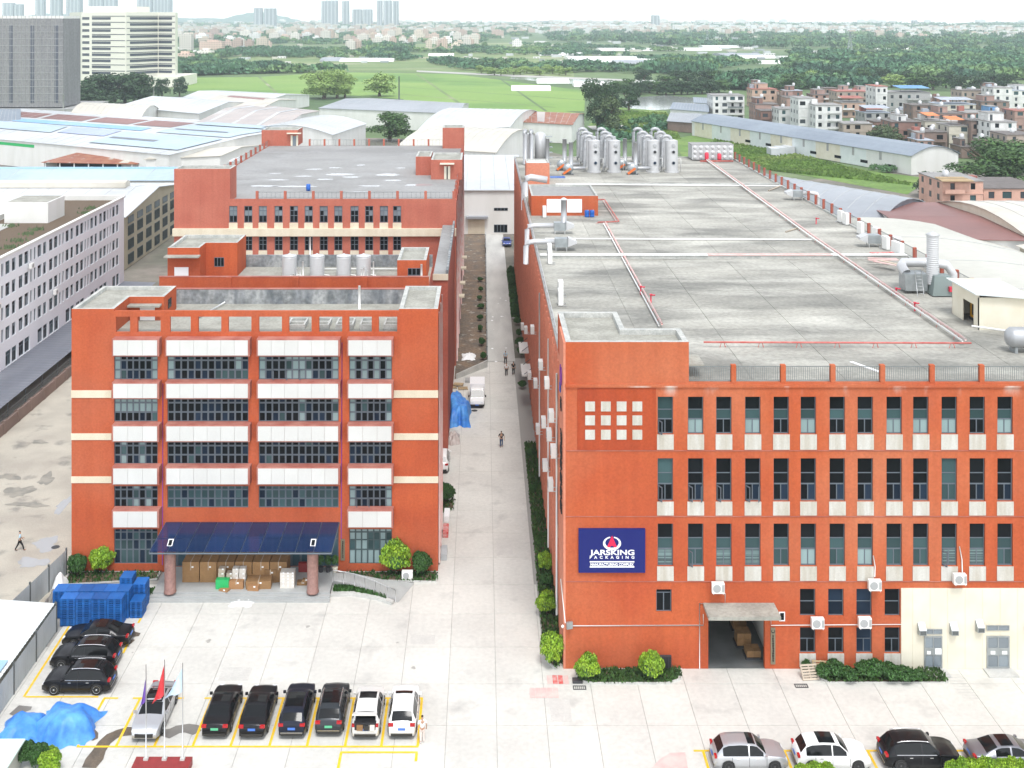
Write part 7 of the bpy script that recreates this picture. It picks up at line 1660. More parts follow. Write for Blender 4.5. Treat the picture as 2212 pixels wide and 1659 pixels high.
    for sd_ in (-1, 1):
        box("headlight", "lamp_clear", sd_*Wd*.33-.15, sd_*Wd*.33+.15, L*.5-.24, L*.5-.07, .64, .75, t, pre=Mx)
        box("tail_light", "lamp_red", sd_*Wd*.37-.16, sd_*Wd*.37+.16, -L*.5+.01, -L*.5+.16, belt-.14, belt+.02, t, pre=Mx)
        box("mirror", paint, sd_*(Wd/2+.09)-.09, sd_*(Wd/2+.09)+.09, L*.175, L*.175+.14, belt-.02, belt+.13, t, pre=Mx)
        for a in (.235, .465, .70): box("door_gap", "trim_black", sd_*(Wd/2-.002)-.006, sd_*(Wd/2-.002)+.006, (a-.5)*L, (a-.5)*L+.022, .38, belt-.03, t, pre=Mx)
        for a in (.30, .56): box("door_handle", "trim_chrome", sd_*(Wd/2-.005)-.015, sd_*(Wd/2-.005)+.02, (a-.5)*L, (a-.5)*L+.2, belt-.16, belt-.12, t, pre=Mx)
    box("rear_bumper", "trim_black", -Wd*.37, Wd*.37, -L*.5-.03, -L*.5+.12, .28, .46, t, pre=Mx); box("front_grille", "trim_black", -Wd*.30, Wd*.30, L*.5-.09, L*.5+.012, .36, .58, t, pre=Mx)
    box("number_plate", plate, -.24, .24, -L*.5-.035, -L*.5-.005, .66, .80, t, pre=Mx)
    if kind != "sedan": box("chrome_strip", "trim_chrome", -Wd*.38, Wd*.38, -L*.5-.045, -L*.5+.02, .47, .50, t, pre=Mx)
    top = smooth_top(prof, .42)
    if roof:
        u0, u1 = roof; mb = MB(); zs_ = [(u, smooth_top(prof, u)) for u in [u0+(u1-u0)*k/4 for k in range(5)]]; hw = Wd*.30
        vs = []
        for u, z in zs_: vs += [(-hw, (u-.5)*L, z+.012), (0, (u-.5)*L, z+.03), (hw, (u-.5)*L, z+.012)]
        mb.add(vs, [(3*i+k, 3*i+k+1, 3*i+k+4, 3*i+k+3) for i in range(4) for k in range(2)]).obj("sunroof", "glass_car", t, Mx)
    if rails:
        for sd_ in (-1, 1): MB().tube([(sd_*Wd*.335, (u-.5)*L, smooth_top(prof, u)+.045) for u in (.16, .22, .34, .46, .54, .57)], .028, 6).obj("roof_rail", "trim_chrome", t, Mx, True)
    for sd_ in (-1, 1): MB().tube([(sd_*Wd*.478, (u-.5)*L, belt+.004) for u in (sg_[0]+.02, .3, .5, sg_[1]-.01)], .016, 5).obj("window_trim", "trim_chrome", t, Mx)
    if open_boot:
        box("boot_opening", "dark_inside", -Wd*.36, Wd*.36, -L*.5-.012, -L*.5+.06, .70, 1.16, t, pre=Mx)
        MB().add([(-Wd*.40, -L*.5+.40, 1.62), (Wd*.40, -L*.5+.40, 1.62), (Wd*.42, -L*.5-.35, 1.92), (-Wd*.42, -L*.5-.35, 1.92), (-Wd*.40, -L*.5+.40, 1.56), (Wd*.40, -L*.5+.40, 1.56), (Wd*.42, -L*.5-.35, 1.84), (-Wd*.42, -L*.5-.35, 1.84)], [(0, 1, 2, 3), (4, 7, 6, 5), (0, 4, 5, 1), (1, 5, 6, 2), (2, 6, 7, 3), (3, 7, 4, 0)]).obj("tailgate", paint, t, Mx)
        box("rear_shelf", "dark_inside", -Wd*.38, Wd*.38, -L*.5+.07, -L*.5+.5, 1.10, 1.14, t, pre=Mx)
    return t
def car_front(yrear, kind): return yrear+KINDS[kind][0]/2
GP = "cars parked in the left yard row"
car("sedan", "car_silver", "silver sedan with black roof facing the camera behind the flagpoles", -21.7, 73.75, math.pi, GP, roof=(.33, .60), plate="plate_green", s=1.05)
car("sedan", "car_black", "black sedan with green plate, first of the black cars in the row", -17.25, 73.95, 0, GP, plate="plate_green", roof=(.36, .56))
car("sedan", "car_black", "black sedan with blue plate, second of the black cars in the row", -14.85, 73.9, 0, GP, roof=(.36, .5))
car("mpv", "car_navy", "black wagon with blue plate, third of the black cars in the row", -12.3, 74.0, 0, GP, roof=(.2, .5))
car("suv", "car_dark", "dark grey SUV with silver roof rails and glass roof", -9.95, 74.1, 0, GP, plate="plate_green", roof=(.22, .55), rails=True)
car("suv", "car_pearl", "pearl white SUV with its boot open showing cartons", -7.55, 73.8, 0, GP, roof=(.38, .55), open_boot=True)
car("suv", "car_white", "white SUV at the right end of the left yard row", -5.2, 73.85, 0, GP, roof=(.48, .56), rim="rim_dark")
for i, (dx, dz, m) in enumerate(((-.33, .72, "box_brown"), (.12, .72, "trim_black"), (.42, .72, "box_white"))):
    tag(box("boot_box", m, -7.55+dx-.2, -7.55+dx+.2, 71.35, 71.62, dz, dz+.34), "%s box in the open boot of the pearl SUV" % ("brown" if i == 0 else "black" if i == 1 else "white"), "box")
GL = "black cars beside the left shed"
car("suv", "car_black", "black SUV nearest the camera of the three beside the left shed", -27.95, 77.15, R(90), GL, roof=(.18, .5), rails=True)
car("suv", "car_black", "black SUV in the middle of the three beside the left shed", -28.55, 80.05, R(90), GL, roof=(.18, .5), rails=True)
car("sedan", "car_black", "black sedan nearest the blue pallets beside the left shed", -28.6, 82.75, R(90), GL, roof=(.36, .5))
GR = "cars parked along the bottom right"
car("suv", "car_silver", "silver SUV at the left end of the bottom right row", 16.6, 69.3, R(-90), GR, roof=(.46, .56), rails=False, rim="rim_dark", s=.97)
car("suv", "car_white", "white SUV with black sunroof in the bottom right row", 21.75, 69.35, R(-90), GR, roof=(.30, .52), rim="rim_dark", s=.97)
car("suv", "car_black", "black SUV with chrome roof rails in the bottom right row", 27.3, 69.4, R(-90), GR, rails=True, rim="rim_dark", s=1.02)
car("sedan", "car_grey", "grey sedan at the right end of the bottom right row", 32.8, 69.35, R(-90), GR, roof=(.36, .52), rim="rim_dark")
car("suv", "car_white", "white car tucked behind the office building in the alley", -4.35, 115.6, 0, "cars in the alley")
car("sedan", "car_blue", "dark blue car at the far end of the alley", 5.0, 228.0, math.pi, "cars in the alley")
# white box van in the alley
vx, vy = -.62, 134.6; Mv = TL(vx, vy, .012, math.pi)
v = thing("delivery_van", "white box van parked facing the camera in the alley", "van", vx, vy, 0)
mb = MB(); sec = [(-.85, .35), (.85, .35), (.88, 1.0), (.74, 1.78), (-.74, 1.78), (-.88, 1.0)]
def vsec(y, f, top, bz): return [(-.84*f, y, .4), (.84*f, y, .4), (.88*f, y, bz), (.74*f, y, top), (-.74*f, y, top), (-.88*f, y, bz)]
rs = [vsec(.35, 1, 1.85, 1.05), vsec(1.05, 1, 1.82, 1.05), vsec(1.72, .98, 1.08, 1.02), vsec(2.35, .95, .92, .86), vsec(2.42, .92, .6, .55)]
vs = [p for r_ in rs for p in r_]; fs = [(i*6+k, i*6+(k+1) % 6, (i+1)*6+(k+1) % 6, (i+1)*6+k) for i in range(4) for k in range(6)]+[tuple(range(6)), tuple(range(24, 30))]
mb.add(vs, fs).obj("cab", "car_white", v, Mv)
box("cargo_box", "paint_white", -.9, .9, -2.5, .3, .55, 2.25, v, pre=Mv); box("chassis", "trim_black", -.7, .7, -2.4, 2.2, .3, .54, v, pre=Mv)
MB().add([(-.70, 1.13, 1.80), (.70, 1.13, 1.80), (.78, 1.70, 1.12), (-.78, 1.70, 1.12)], [(0, 1, 2, 3)]).obj("windscreen", "glass_car", v, Mv)
for sd_ in (-1, 1):
    box("headlight", "lamp_clear", sd_*.6-.16, sd_*.6+.16, 2.30, 2.42, .62, .78, v, pre=Mv); box("mirror", "trim_black", sd_*1.0-.08, sd_*1.0+.08, 1.5, 1.6, 1.1, 1.35, v, pre=Mv)
    MB().add([(sd_*.80, .5, 1.75), (sd_*.80, 1.05, 1.75), (sd_*.885, 1.5, 1.12), (sd_*.885, .5, 1.12)], [(0, 1, 2, 3)]).obj("side_window", "glass_car", v, Mv)
    for yy in (-1.5, 1.45):
        Mw = Mv @ Matrix.Translation((sd_*.78, yy, .3)) @ Matrix.Rotation(R(90)*sd_, 4, 'Y'); wh = MB().lathe([(.18, -.09), (.29, -.09), (.3, 0), (.29, .09), (.18, .09)], 16).obj("wheel", "tyre", v, Mw, True); MB().lathe([(.19, .05), (.19, .095), (.03, .08)], 12).obj("rim", "rim_alloy", wh, Mw)
box("front_bumper", "trim_black", -.8, .8, 2.36, 2.46, .34, .52, v, pre=Mv); box("number_plate", "plate_blue", -.22, .22, 2.455, 2.475, .4, .52, v, pre=Mv)
# ---------------------------------------------------------------- people
for nm, c in (("skin", (.42, .25, .17)), ("cloth_black", (.012, .012, .014)), ("cloth_white", (.75, .74, .73)), ("cloth_sky", (.36, .52, .62)), ("cloth_jeans", (.035, .075, .17)), ("cloth_cream", (.68, .60, .55)), ("hair_black", (.012, .01, .009))): mat(nm, c, .85)
def skin(name, verts, edges, radii, m, parent, M_, root=0):
    me = bpy.data.meshes.new(name); me.from_pydata(verts, edges, []); o = bpy.data.objects.new(name, me); me.materials.append(MT[m])
    md = o.modifiers.new("Skin", 'SKIN'); md.use_smooth_shade = True
    if not me.skin_vertices:
        pass
    for i, r_ in enumerate(radii): me.skin_vertices[0].data[i].radius = (r_, r_) if not isinstance(r_, tuple) else r_; me.skin_vertices[0].data[i].use_root = (i == root)
    o.modifiers.new("Subdivision", 'SUBSURF').levels = 1; o.modifiers[-1].render_levels = 1
    ev = bake(o); o.modifiers.clear(); o.data = ev; bpy.data.meshes.remove(me); link(o, parent, M_)
    if not ev.materials: ev.materials.append(MT[m])
    return o
def person(x, y, rz, lab, top, legs, stride=.0, arm=.1, hold=False, h=1.72):
    t = thing("person", lab, "person", x, y, 0, rz); M_ = TL(x, y, .015, rz, h/1.72); s_ = stride
    # figure faces +Y; joints
    J = dict(pel=(0, 0, .93), bel=(0, .01, 1.08), che=(0, 0, 1.30), nec=(0, .0, 1.47), hd0=(0, .02, 1.56), hd1=(0, .015, 1.66), hd2=(0, .0, 1.70))
    V = [J["pel"], J["bel"], J["che"], J["nec"], J["hd0"], J["hd1"]]; E = [(0, 1), (1, 2), (2, 3), (3, 4), (4, 5)]; Rr = [(.14, .11), (.13, .105), (.16, .11), .055, (.075, .09), (.07, .085)]
    def add(p, q, r_): V.append(q); E.append((p, len(V)-1)); Rr.append(r_); return len(V)-1
    LG = []
    for sd_ in (-1, 1):
        f = s_*sd_; hip = add(0, (sd_*.09, 0, .88), .095); kn = add(hip, (sd_*.10, .25*f+.02, .49), .062); an = add(kn, (sd_*.10, .42*f-(.10*abs(s_) if f < 0 else 0), .08+(.06 if f < 0 else 0)), .042); add(an, (sd_*.11, .42*f+.15, .035+(.03 if f < 0 else 0)), .036); LG.append((hip, kn, an))
    AR = []
    for sd_ in (-1, 1):
        f = -s_*sd_; sh = add(2, (sd_*.19, 0, 1.40), .062); el = add(sh, (sd_*(.24+arm*.3), .10*f-.01, 1.13), .044)
        wq = (sd_*(.25+arm*.3), .24*f+.06, .90) if not (hold and sd_ == 1) else (sd_*.12, .28, 1.16)
        wr_ = add(el, wq, .030); hd = add(wr_, (wq[0], wq[1]+.05, wq[2]-.07), .034); AR.append((sh, el, wr_))
        for k in range(4): add(hd, (wq[0]+sd_*.0+(k-1.5)*.018, wq[1]+.08, wq[2]-.15+.01*abs(k-1.5)), .010)
        add(hd, (wq[0]-sd_*.04, wq[1]+.08, wq[2]-.09), .010)
    skin("body", V, E, Rr, "skin", t, M_)
    vs = [J["pel"], J["bel"], J["che"], (0, 0, 1.44)]; es = [(0, 1), (1, 2), (2, 3)]; rs = [(.155, .125), (.15, .12), (.18, .13), (.08, .08)]
    for sh, el, w_ in AR:
        b_ = len(vs); vs += [V[sh], tuple(Vector(V[sh]).lerp(Vector(V[el]), .75))]; es += [(2, b_), (b_, b_+1)]; rs += [.078, .062]
    skin("shirt", vs, es, rs, top, t, M_)
    vs = [(0, 0, .98)]; es = []; rs = [(.15, .12)]
    for hp, kn, an in LG:
        b_ = len(vs); vs += [V[hp], V[kn], V[an]]; es += [(0, b_), (b_, b_+1), (b_+1, b_+2)]; rs += [.11, .078, .06]
    skin("trousers", vs, es, rs, legs, t, M_)
    skin("hair", [(0, -.03, 1.63), (0, -.01, 1.70), (0, .05, 1.715)], [(0, 1), (1, 2)], [(.08, .07), (.085, .08), (.06, .04)], "hair_black", t, M_)
    for sd_ in (-1, 1): box("eye", "hair_black", sd_*.033-.012, sd_*.033+.012, .098, .106, 1.615, 1.63, t, pre=M_)
    for hp, kn, an in LG: skin("shoe", [(V[an][0], V[an][1]-.03, V[an][2]-.03), (V[an][0], V[an][1]+.15, V[an][2]-.045)], [(0, 1)], [.05, .042], "cloth_white" if top == "cloth_white" and legs != "cloth_black" else "cloth_black", t, M_)
    return t
q = W(43, 1190); person(q.x, q.y, R(-60), "person in a light blue shirt walking in the left lane", "cloth_sky", "cloth_black", .75, hold=True)
q = W(912, 1606); person(q.x, q.y, R(15), "person in white clothes standing beside the parked white SUV", "cloth_white", "cloth_cream", .1, h=1.78)
q = W(1083, 966); person(q.x, q.y, R(180), "person in black shirt and blue jeans standing in the alley", "cloth_black", "cloth_jeans", .15, arm=.25, hold=True)
q = W(1092, 786); person(q.x, q.y, R(170), "person in pale shirt, farthest of the three in the alley", "cloth_sky", "cloth_black", .4)
q = W(1094, 812); person(q.x, q.y, 0, "person in white shirt, left of the nearer alley pair", "cloth_white", "cloth_black", .4)
q = W(1109, 810); person(q.x, q.y, 0, "person dressed in black, right of the nearer alley pair", "cloth_black", "cloth_black", .4)
# ---------------------------------------------------------------- bushes
_BS = {}
def bush(px, py, r, h, m, lab, name="round_bush", n=5200, size=.062, world=None, stem=True):
    q = world if world else W(px, py, .1)
    if (m, n) not in _BS:
        g = random.Random(len(_BS)); cl = [((0, 0, .52), .76, .36)]+[((k_*math.cos(a)*math.cos(e), k_*math.sin(a)*math.cos(e), .54+k_*.55*math.sin(e)), r_, r_*.62) for a, e, r_, k_ in [(g.uniform(0, 6.28), g.uniform(-.5, 1.4), g.uniform(.18, .36), g.uniform(.58, .78)) for _ in range(30)]]
        _BS[(m, n)] = leaf_mesh("foliage", cl, n, size, m, len(_BS), inner=.72)
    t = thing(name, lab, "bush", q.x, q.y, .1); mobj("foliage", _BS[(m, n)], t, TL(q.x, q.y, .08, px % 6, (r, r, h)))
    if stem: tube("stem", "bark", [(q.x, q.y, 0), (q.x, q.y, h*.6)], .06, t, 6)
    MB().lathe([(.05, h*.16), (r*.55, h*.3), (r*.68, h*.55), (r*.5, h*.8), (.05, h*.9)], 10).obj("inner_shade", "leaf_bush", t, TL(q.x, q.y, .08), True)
    return t
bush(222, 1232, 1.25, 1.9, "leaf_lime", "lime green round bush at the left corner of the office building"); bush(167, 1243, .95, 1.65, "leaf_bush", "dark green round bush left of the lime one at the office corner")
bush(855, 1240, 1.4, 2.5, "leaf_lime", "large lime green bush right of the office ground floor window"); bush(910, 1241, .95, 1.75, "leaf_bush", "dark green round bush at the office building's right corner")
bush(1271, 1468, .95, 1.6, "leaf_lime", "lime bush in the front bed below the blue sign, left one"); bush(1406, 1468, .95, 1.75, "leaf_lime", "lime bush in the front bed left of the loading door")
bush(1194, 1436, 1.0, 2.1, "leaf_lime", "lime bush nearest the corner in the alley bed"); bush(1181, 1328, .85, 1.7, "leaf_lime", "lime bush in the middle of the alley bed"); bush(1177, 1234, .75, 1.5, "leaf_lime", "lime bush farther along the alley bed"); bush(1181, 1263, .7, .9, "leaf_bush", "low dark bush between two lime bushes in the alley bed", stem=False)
bush(958, 1104, .95, 1.7, "leaf_bush", "dark round bush beside the alley behind the office building", world=Vector((-3.5, 106.5, .1)))
for i, (px, py, r_, h_) in enumerate(((1137, 812, .7, 1.0), (1128, 838, .6, .9), (1146, 985, .5, .8), (1150, 1060, .45, .6))): bush(px, py, r_, h_, "leaf_bush", "small dark shrub in the alley bed, %s from the far end" % ORD[i], stem=False)
for i, (px, py, r_, h_) in enumerate(((1742, 1448, .5, 1.1), (1778, 1462, .8, 1.3), (1805, 1458, 1.0, 1.5), (1835, 1466, .9, 1.1), (1868, 1460, 1.0, 1.4), (1890, 1462, 1.1, 1.8), (1925, 1464, 1.1, 1.4), (1955, 1466, 1.0, 1.1), (1980, 1466, .8, .9))):
    bush(px, py, r_*.85, h_*.62, "leaf_bush", "leafy weed clump under the ground floor windows, %s from the left" % ORD[i], name="weed_clump", n=1400, size=.1, stem=False)
rb = random.Random(17)
for i in range(11): bush(i, 0, rb.uniform(.5, .85), rb.uniform(.7, 1.5), "leaf_bush", "shrub in the far hedge beside the right factory, %s from the near end" % ORD[i], world=Vector((5.25+rb.uniform(-.15, .15), 153+i*4.8+rb.uniform(-1.2, 1.2), .1)), stem=False)
for i in range(8): bush(i+3, 0, rb.uniform(.35, .7), rb.uniform(.5, 1.1), "leaf_bush", "weedy shrub along the dirt verge fence, %s from the near end" % ORD[i], world=Vector((.05+rb.uniform(-.5, .2), 152+i*6+rb.uniform(-2, 2), .1)), stem=False)
# hedge at the bottom edge
for i, (x, y, r_, h_) in enumerate(((-27.6, 68.9, .8, 1.3), (-26.6, 68.3, .8, 1.2), (-28.4, 69.2, .7, 1.2), (-26.9, 69.2, .6, .9))):
    bush(i, 0, r_, h_, "leaf_lime" if i % 2 else "leaf_bush", "hedge bush by the mint roofed hut, %s of four" % ORD[i], world=Vector((x, y, .1)), stem=False)
rr = random.Random(5)
for i, (px, h_) in enumerate(((1738, 1.05), (1760, 1.2), (1785, 1.15), (2062, 1.2), (2085, 1.45), (2110, 1.3), (2135, 1.5), (2160, 1.35), (2185, 1.45), (2208, 1.3))):
    bush(i, 0, .7, h_*.98, "leaf_lime", "lime hedge clump at the bottom edge before the right cars, %s from the left" % ORD[i], name="hedge_clump", world=Vector((XA(px, 67.3), 67.3, .1)), stem=False)["group"] = "low hedge below the right cars"
# ---------------------------------------------------------------- pallets, cartons, tarpaulins and other props
pm = MB(); PW_, PD_ = 1.16, .98
def pallet_mesh(w_, d_):
    mb = MB(); mb.box(-w_/2, w_/2, -d_/2, d_/2, .095, .135); mb.box(-w_/2, w_/2, -d_/2, d_/2, .0, .022)
    for a in (-w_/2, -.08, w_/2-.16):
        for b_ in (-d_/2, -.08, d_/2-.16): mb.box(a+.001, a+.159, b_+.001, b_+.159, .0225, .0945)
    for k in range(4): a = -w_/2+.2+k*(w_-.3)/4; mb.box(a, a+.06, -d_/2+.05, d_/2-.05, .136, .140)
    return mb.mesh("pallet", "blue_plastic")
pmA, pmB = pallet_mesh(1.16, .98), pallet_mesh(.96, 1.16)
def stack(x, y, n, me, where):
    for k in range(n):
        o = mobj("pallet", me, None, TL(x, y, .004+k*.1405)); tag(o, "blue plastic pallet %s, %s" % (where, "at the bottom" if k == 0 else "on top" if k == n-1 else "%s from the ground" % ORD[k]), "pallet", "stacked blue pallets")
for i in range(4): stack(-31.7+i*1.19, 85.4, 15, pmA, "in the front row, %s stack from the left" % ORD[i])
for i in range(6): stack(-32.8+i*.985, 86.62, 15, pmB, "in the second row, %s stack from the left" % ORD[i])
stack(-26.85, 86.65, 9, pmB, "in the short stack at the right end"); stack(-27.0, 87.95, 14, pmB, "in the rear stack, right one"); stack(-28.1, 88.1, 17, pmB, "in the rear stack, tall left one")
def carton(x, y, z, w_, d_, h_, m, lab, rz=0, tape=True, group=None):
    t = thing("carton", lab, "carton", x, y, z, rz, group); Mx = TL(x, y, z, rz)
    box("box", m, -w_/2, w_/2, -d_/2, d_/2, 0, h_, t, pre=Mx)
    if tape: box("tape", "box_pale", -.03, .03, -d_/2-.004, d_/2+.004, h_*.6, h_+.004, t, pre=Mx)
    box("shipping_label", "sign_white", w_*.05, w_*.05+min(.16, w_*.3), -d_/2-.006, -d_/2-.001, h_*.72, h_*.72+.12, t, pre=Mx)
    return t
zp = .455
for i in range(6):                                              # tall blocks at the back of the porch
    x = XA(404+i*37.5, 91.6)+.55; carton(x, 91.5, zp, 1.36, 1.7, 1.66, "box_brown", "tall brown pallet carton in the back row of the porch, %s from the left" % ORD[i], group="tall cartons on the porch")
k = 0
for (px, n, m, lab) in ((479, 4, "box_pale", "pale"), (497, 3, "box_pale", "pale"), (509, 4, "box_white", "whitish"), (524, 4, "box_white", "whitish")):
    for j in range(n):
        x = XA(px, 90.2); carton(x+.03*(j % 2), 90.25, zp+j*.36, .5, .5, .35, m, "%s small carton in the loose porch stacks, %s up" % (lab, ORD[j]), tape=False, group="small cartons in the porch stacks")
carton(XA(511, 89.75), 89.8, zp, 1.15, .5, .62, "box_open", "torn brown carton in the middle of the porch"); carton(XA(560, 90.1), 90.2, zp, 2.0, 1.3, .62, "box_brown", "large open brown carton lying right of centre on the porch", rz=.05)
carton(XA(548, 89.5), 89.5, zp, .9, .45, .40, "box_open", "flattened brown carton flap at the porch front", rz=-.1, tape=False); carton(XA(485, 89.4), 89.4, zp, .8, .5, .12, "box_open", "flat brown carton sheet at the porch edge", rz=-.35, tape=False)
carton(XA(586, 91.0), 91.0, zp, .95, .8, 1.05, "box_brown", "medium brown carton standing right of the large one"); carton(XA(609, 91.2), 91.2, zp, .95, .9, .95, "box_brown", "brown carton behind the whitish carton stack")
for i in range(3):
    for j in range(5): carton(XA(612+i*10, 90.1), 90.1, zp+j*.25, .38, .8, .245, "box_white", "whitish carton in the neat stack by the right column, %s, %s from the floor" % (("left", "middle", "right")[i], ORD[j]), tape=False, group="neat whitish cartons by the right column")
carton(XA(652, 90.2), 90.4, zp, .8, .5, .25, "box_brown", "low brown carton beside the right porch column"); carton(XA(660, 90.2), 90.3, zp+.26, .5, .4, .2, "box_brown", "small carton atop the low brown one by the column")
tag(box("green_crate", "green_film", XA(466, 89.6), XA(494, 89.6), 89.55, 90.0, zp, zp+.75), "bright green wrapped crate on the porch", "crate")
tag(box("red_mat", "plinth_red", XA(646, 92.6), XA(666, 92.6), 92.3, 92.6, zp, zp+.75), "dark red board leaning at the office doors", "board")
for px in (693, 709, 724):
    x = XA(px, 92.4); t = thing("potted_plant", "potted plant by the office doors, %s from the left" % ORD[(693, 709, 724).index(px)], "potted plant", x, 92.4, zp)
    MB().lathe([(.18, 0), (.24, .4), (.2, .42)], 12).obj("pot", "iron" if px < 720 else "paint_cream", t, TL(x, 92.4, zp)); mobj("leaves", leaf_mesh("leaves", [((0, 0, .9), .28, .5)], 260, .1, "leaf_bush", px), t, TL(x, 92.4, zp))
q = W(523, 1301); mb = MB(); g = random.Random(2); n = 9
def heap(name, m, cx, cy, rx_, ry_, h_, lab, cat, seed=0, nx=22, ny=16, rough=.25, flat=.35, z=0.0, folds=6):
    g = np.random.default_rng(seed); V = []; ph = g.uniform(0, 6.28, 8)
    for j in range(ny+1):
        for i in range(nx+1):
            u, v = i/nx*2-1, j/ny*2-1; e = max(abs(u), abs(v)); k = (abs(u)**3.2+abs(v)**3.2)**(1/3.2); top = max(0.0, 1-max(0, k-flat)/(1-flat)) if k < 1 else 0
            w_ = 1+.10*math.sin(5*math.atan2(v, u)+ph[0])+.05*math.sin(folds*2*math.atan2(v, u)+ph[1])
            zz = h_*(top**.55)*(1-.22*math.sin(2.1*u+ph[2])*math.sin(1.7*v+ph[3]))+rough*h_*.35*(math.sin(7*u+ph[4])*math.sin(6*v+ph[5]))*min(1, top*2)
            V.append((cx+u*rx_*w_, cy+v*ry_*w_, z+max(.01, zz)))
    mb = MB(); mb.v = V; mb.f = [(j*(nx+1)+i, j*(nx+1)+i+1, (j+1)*(nx+1)+i+1, (j+1)*(nx+1)+i) for j in range(ny) for i in range(nx)]; mb.m = [0]*len(mb.f)
    return tag(mb.obj(name, m, None, None, True), lab, cat)
heap("plastic_sheet", "sign_white", q.x, q.y-.1, .9, .6, .16, "crumpled white plastic sheet at the foot of the porch steps", "plastic sheet", 3, rough=1.2, flat=.1)
heap("tarpaulin", "blue_tarp", -27.2, 72.6, 1.9, 1.8, 1.3, "large blue tarpaulin draped over a pile at the bottom left", "tarpaulin", 1, rough=.22, flat=.5); heap("tarpaulin", "blue_tarp", -29.8, 72.2, 1.5, 1.6, .85, "lower blue tarpaulin beside the large one at the left edge", "tarpaulin", 2, rough=.35, flat=.4)
heap("tarpaulin", "blue_tarp", -2.7, 129.6, 1.25, 3.3, 1.9, "blue tarpaulin over goods beside the white van", "tarpaulin", 4, rough=.15, flat=.75)
heap("scrap_heap", "sheet_tan", -3.3, 122.5, .8, 1.6, .7, "grey scrap heap in front of the alley tarpaulin", "scrap heap", 6, rough=1.2, flat=.1)
heap("white_sack", "sign_white", XA(125, 91)+.3, 90.6, .5, .9, 1.0, "bulky white sack behind the blue pallets", "sack", 7, flat=.2); heap("junk_heap", "wet_grey", -33.9, 87.9, .7, 1.6, .9, "dark junk heap between the fence and the blue pallets", "junk heap", 9, rough=1.4, flat=.05)
heap("white_sheet", "sign_white", XA(1012, 149), 152.5, .9, 1.5, .35, "white plastic sheet on the dirt verge", "plastic sheet", 11, rough=1.0, flat=.1)
heap("white_sheet", "sign_white", -46.6, 99, 2.0, 2.6, .12, "flat white board at the left edge of the lane", "sheet", 12, rough=.1, flat=.9)
# timber pallets in the alley and by the weeds
def wood_pallet(x, y, z, rz, lab, tilt=0, m="wood"):
    t = thing("timber_pallet", lab, "pallet", x, y, z, rz); Mx = TL(x, y, z, rz) @ Matrix.Rotation(tilt, 4, 'X')
    for k in range(6): box("slat", m, -.6, .6, -.5+k*.175, -.5+k*.175+.12, .1, .125, t, pre=Mx)
    for a in (-.55, 0, .55): box("bearer", m, a-.05, a+.05, -.5, .5, .012, .099, t, pre=Mx)
q = W(1748, 1463); wood_pallet(q.x, q.y, .35, .1, "grey timber pallet leaning over the weed bed edge", R(50), "wood_grey"); q = W(1773, 1452); wood_pallet(q.x, q.y, .3, -.1, "brown timber pallet half hidden in the weeds", R(70), "wood")
for i, (px, py, z, rz) in enumerate(((975, 838, .3, .3), (990, 834, .55, -.2), (1000, 840, .3, .1))): q = W(px, py); wood_pallet(q.x, q.y, z-.3 if i != 1 else .16, rz, "timber pallet in the heap behind the alley tarpaulin, %s of three" % ORD[i])
t = thing("black_crate", "black plastic crate against the orange wall beside a lime bush", "crate", xb(1440), 79.0, .1)
box("back", "iron", xb(1425), xb(1449), 79.1, 79.3, .1, 1.05, t); 
for k in range(4): box("slat", "trim_black", xb(1425)+.02+k*.2, xb(1425)+.14+k*.2, 79.04, 79.098, .12, 1.02, t)
tag(box("drain_box", "iron", W(1247, 1470).x-.35, W(1247, 1470).x+.35, 77.6, 78.1, .01, .16), "black rubber ramp block at the corner kerb", "kerb ramp")
# hoardings, sheds and hut at the left edge
def hoard(name, lab, a, b_, h, n, m="hoarding"):
    t = thing(name, lab, "fence", a[0], a[1], 0); a, b_ = Vector((*a, 0)), Vector((*b_, 0)); ang = math.atan2((b_-a).y, (b_-a).x); L_ = (b_-a).length/n
    for k in range(n):
        p = a.lerp(b_, k/n); mb = MB(); nn = 12; vs = []
        for i in range(nn*2+1): vs += [(i*L_/(nn*2), .03 if i % 2 else 0, .05), (i*L_/(nn*2), .03 if i % 2 else 0, h)]
        mb.add(vs, [(2*i, 2*i+2, 2*i+3, 2*i+1) for i in range(nn*2)]); mb.obj("panel", m, t, TL(p.x, p.y, 0, ang)); box("post", "rail_dark", p.x-.06, p.x+.06, p.y-.06, p.y+.06, 0, h+.15, t)
    box("post", "rail_dark", b_.x-.06, b_.x+.06, b_.y-.06, b_.y+.06, 0, h+.15, t)
hoard("hoarding", "grey corrugated hoarding beside the left lane", (-34.75, 92.8), (-35.9, 84.4), 2.1, 3); hoard("hoarding", "grey corrugated wall of the white roofed shed behind the black cars", (-32.3, 84.2), (-32.2, 72.5), 2.05, 3); hoard("hoarding", "short grey hoarding closing the shed's far end", (-35.9, 84.3), (-32.4, 84.3), 2.05, 1)
t = thing("lean_shed", "white corrugated shed roof along the left edge behind the black cars", "shed", -36, 79, 0)
mb = MB(); vs = []; nn = 60
for i in range(nn+1): y = 71.5+i*(12.7/nn); z = .045 if i % 2 else 0; vs += [(-41, y, 2.75+z), (-32.38, y, 2.15+z)]
mb.add(vs, [(2*i, 2*i+1, 2*i+3, 2*i+2) for i in range(nn)]).obj("roof", "shed_white", t); box("roof_patch", "sheet_blue", -33.9, -32.6, 74.2, 76.4, 2.32, 2.36, t)
for y in (72, 76, 80, 84): box("post", "rail_dark", -40.9, -40.8, y, y+.1, 0, 2.7, t)
t = thing("mint_hut", "small hut with a pale mint roof in the bottom left corner", "hut", -30, 68.2, 0)
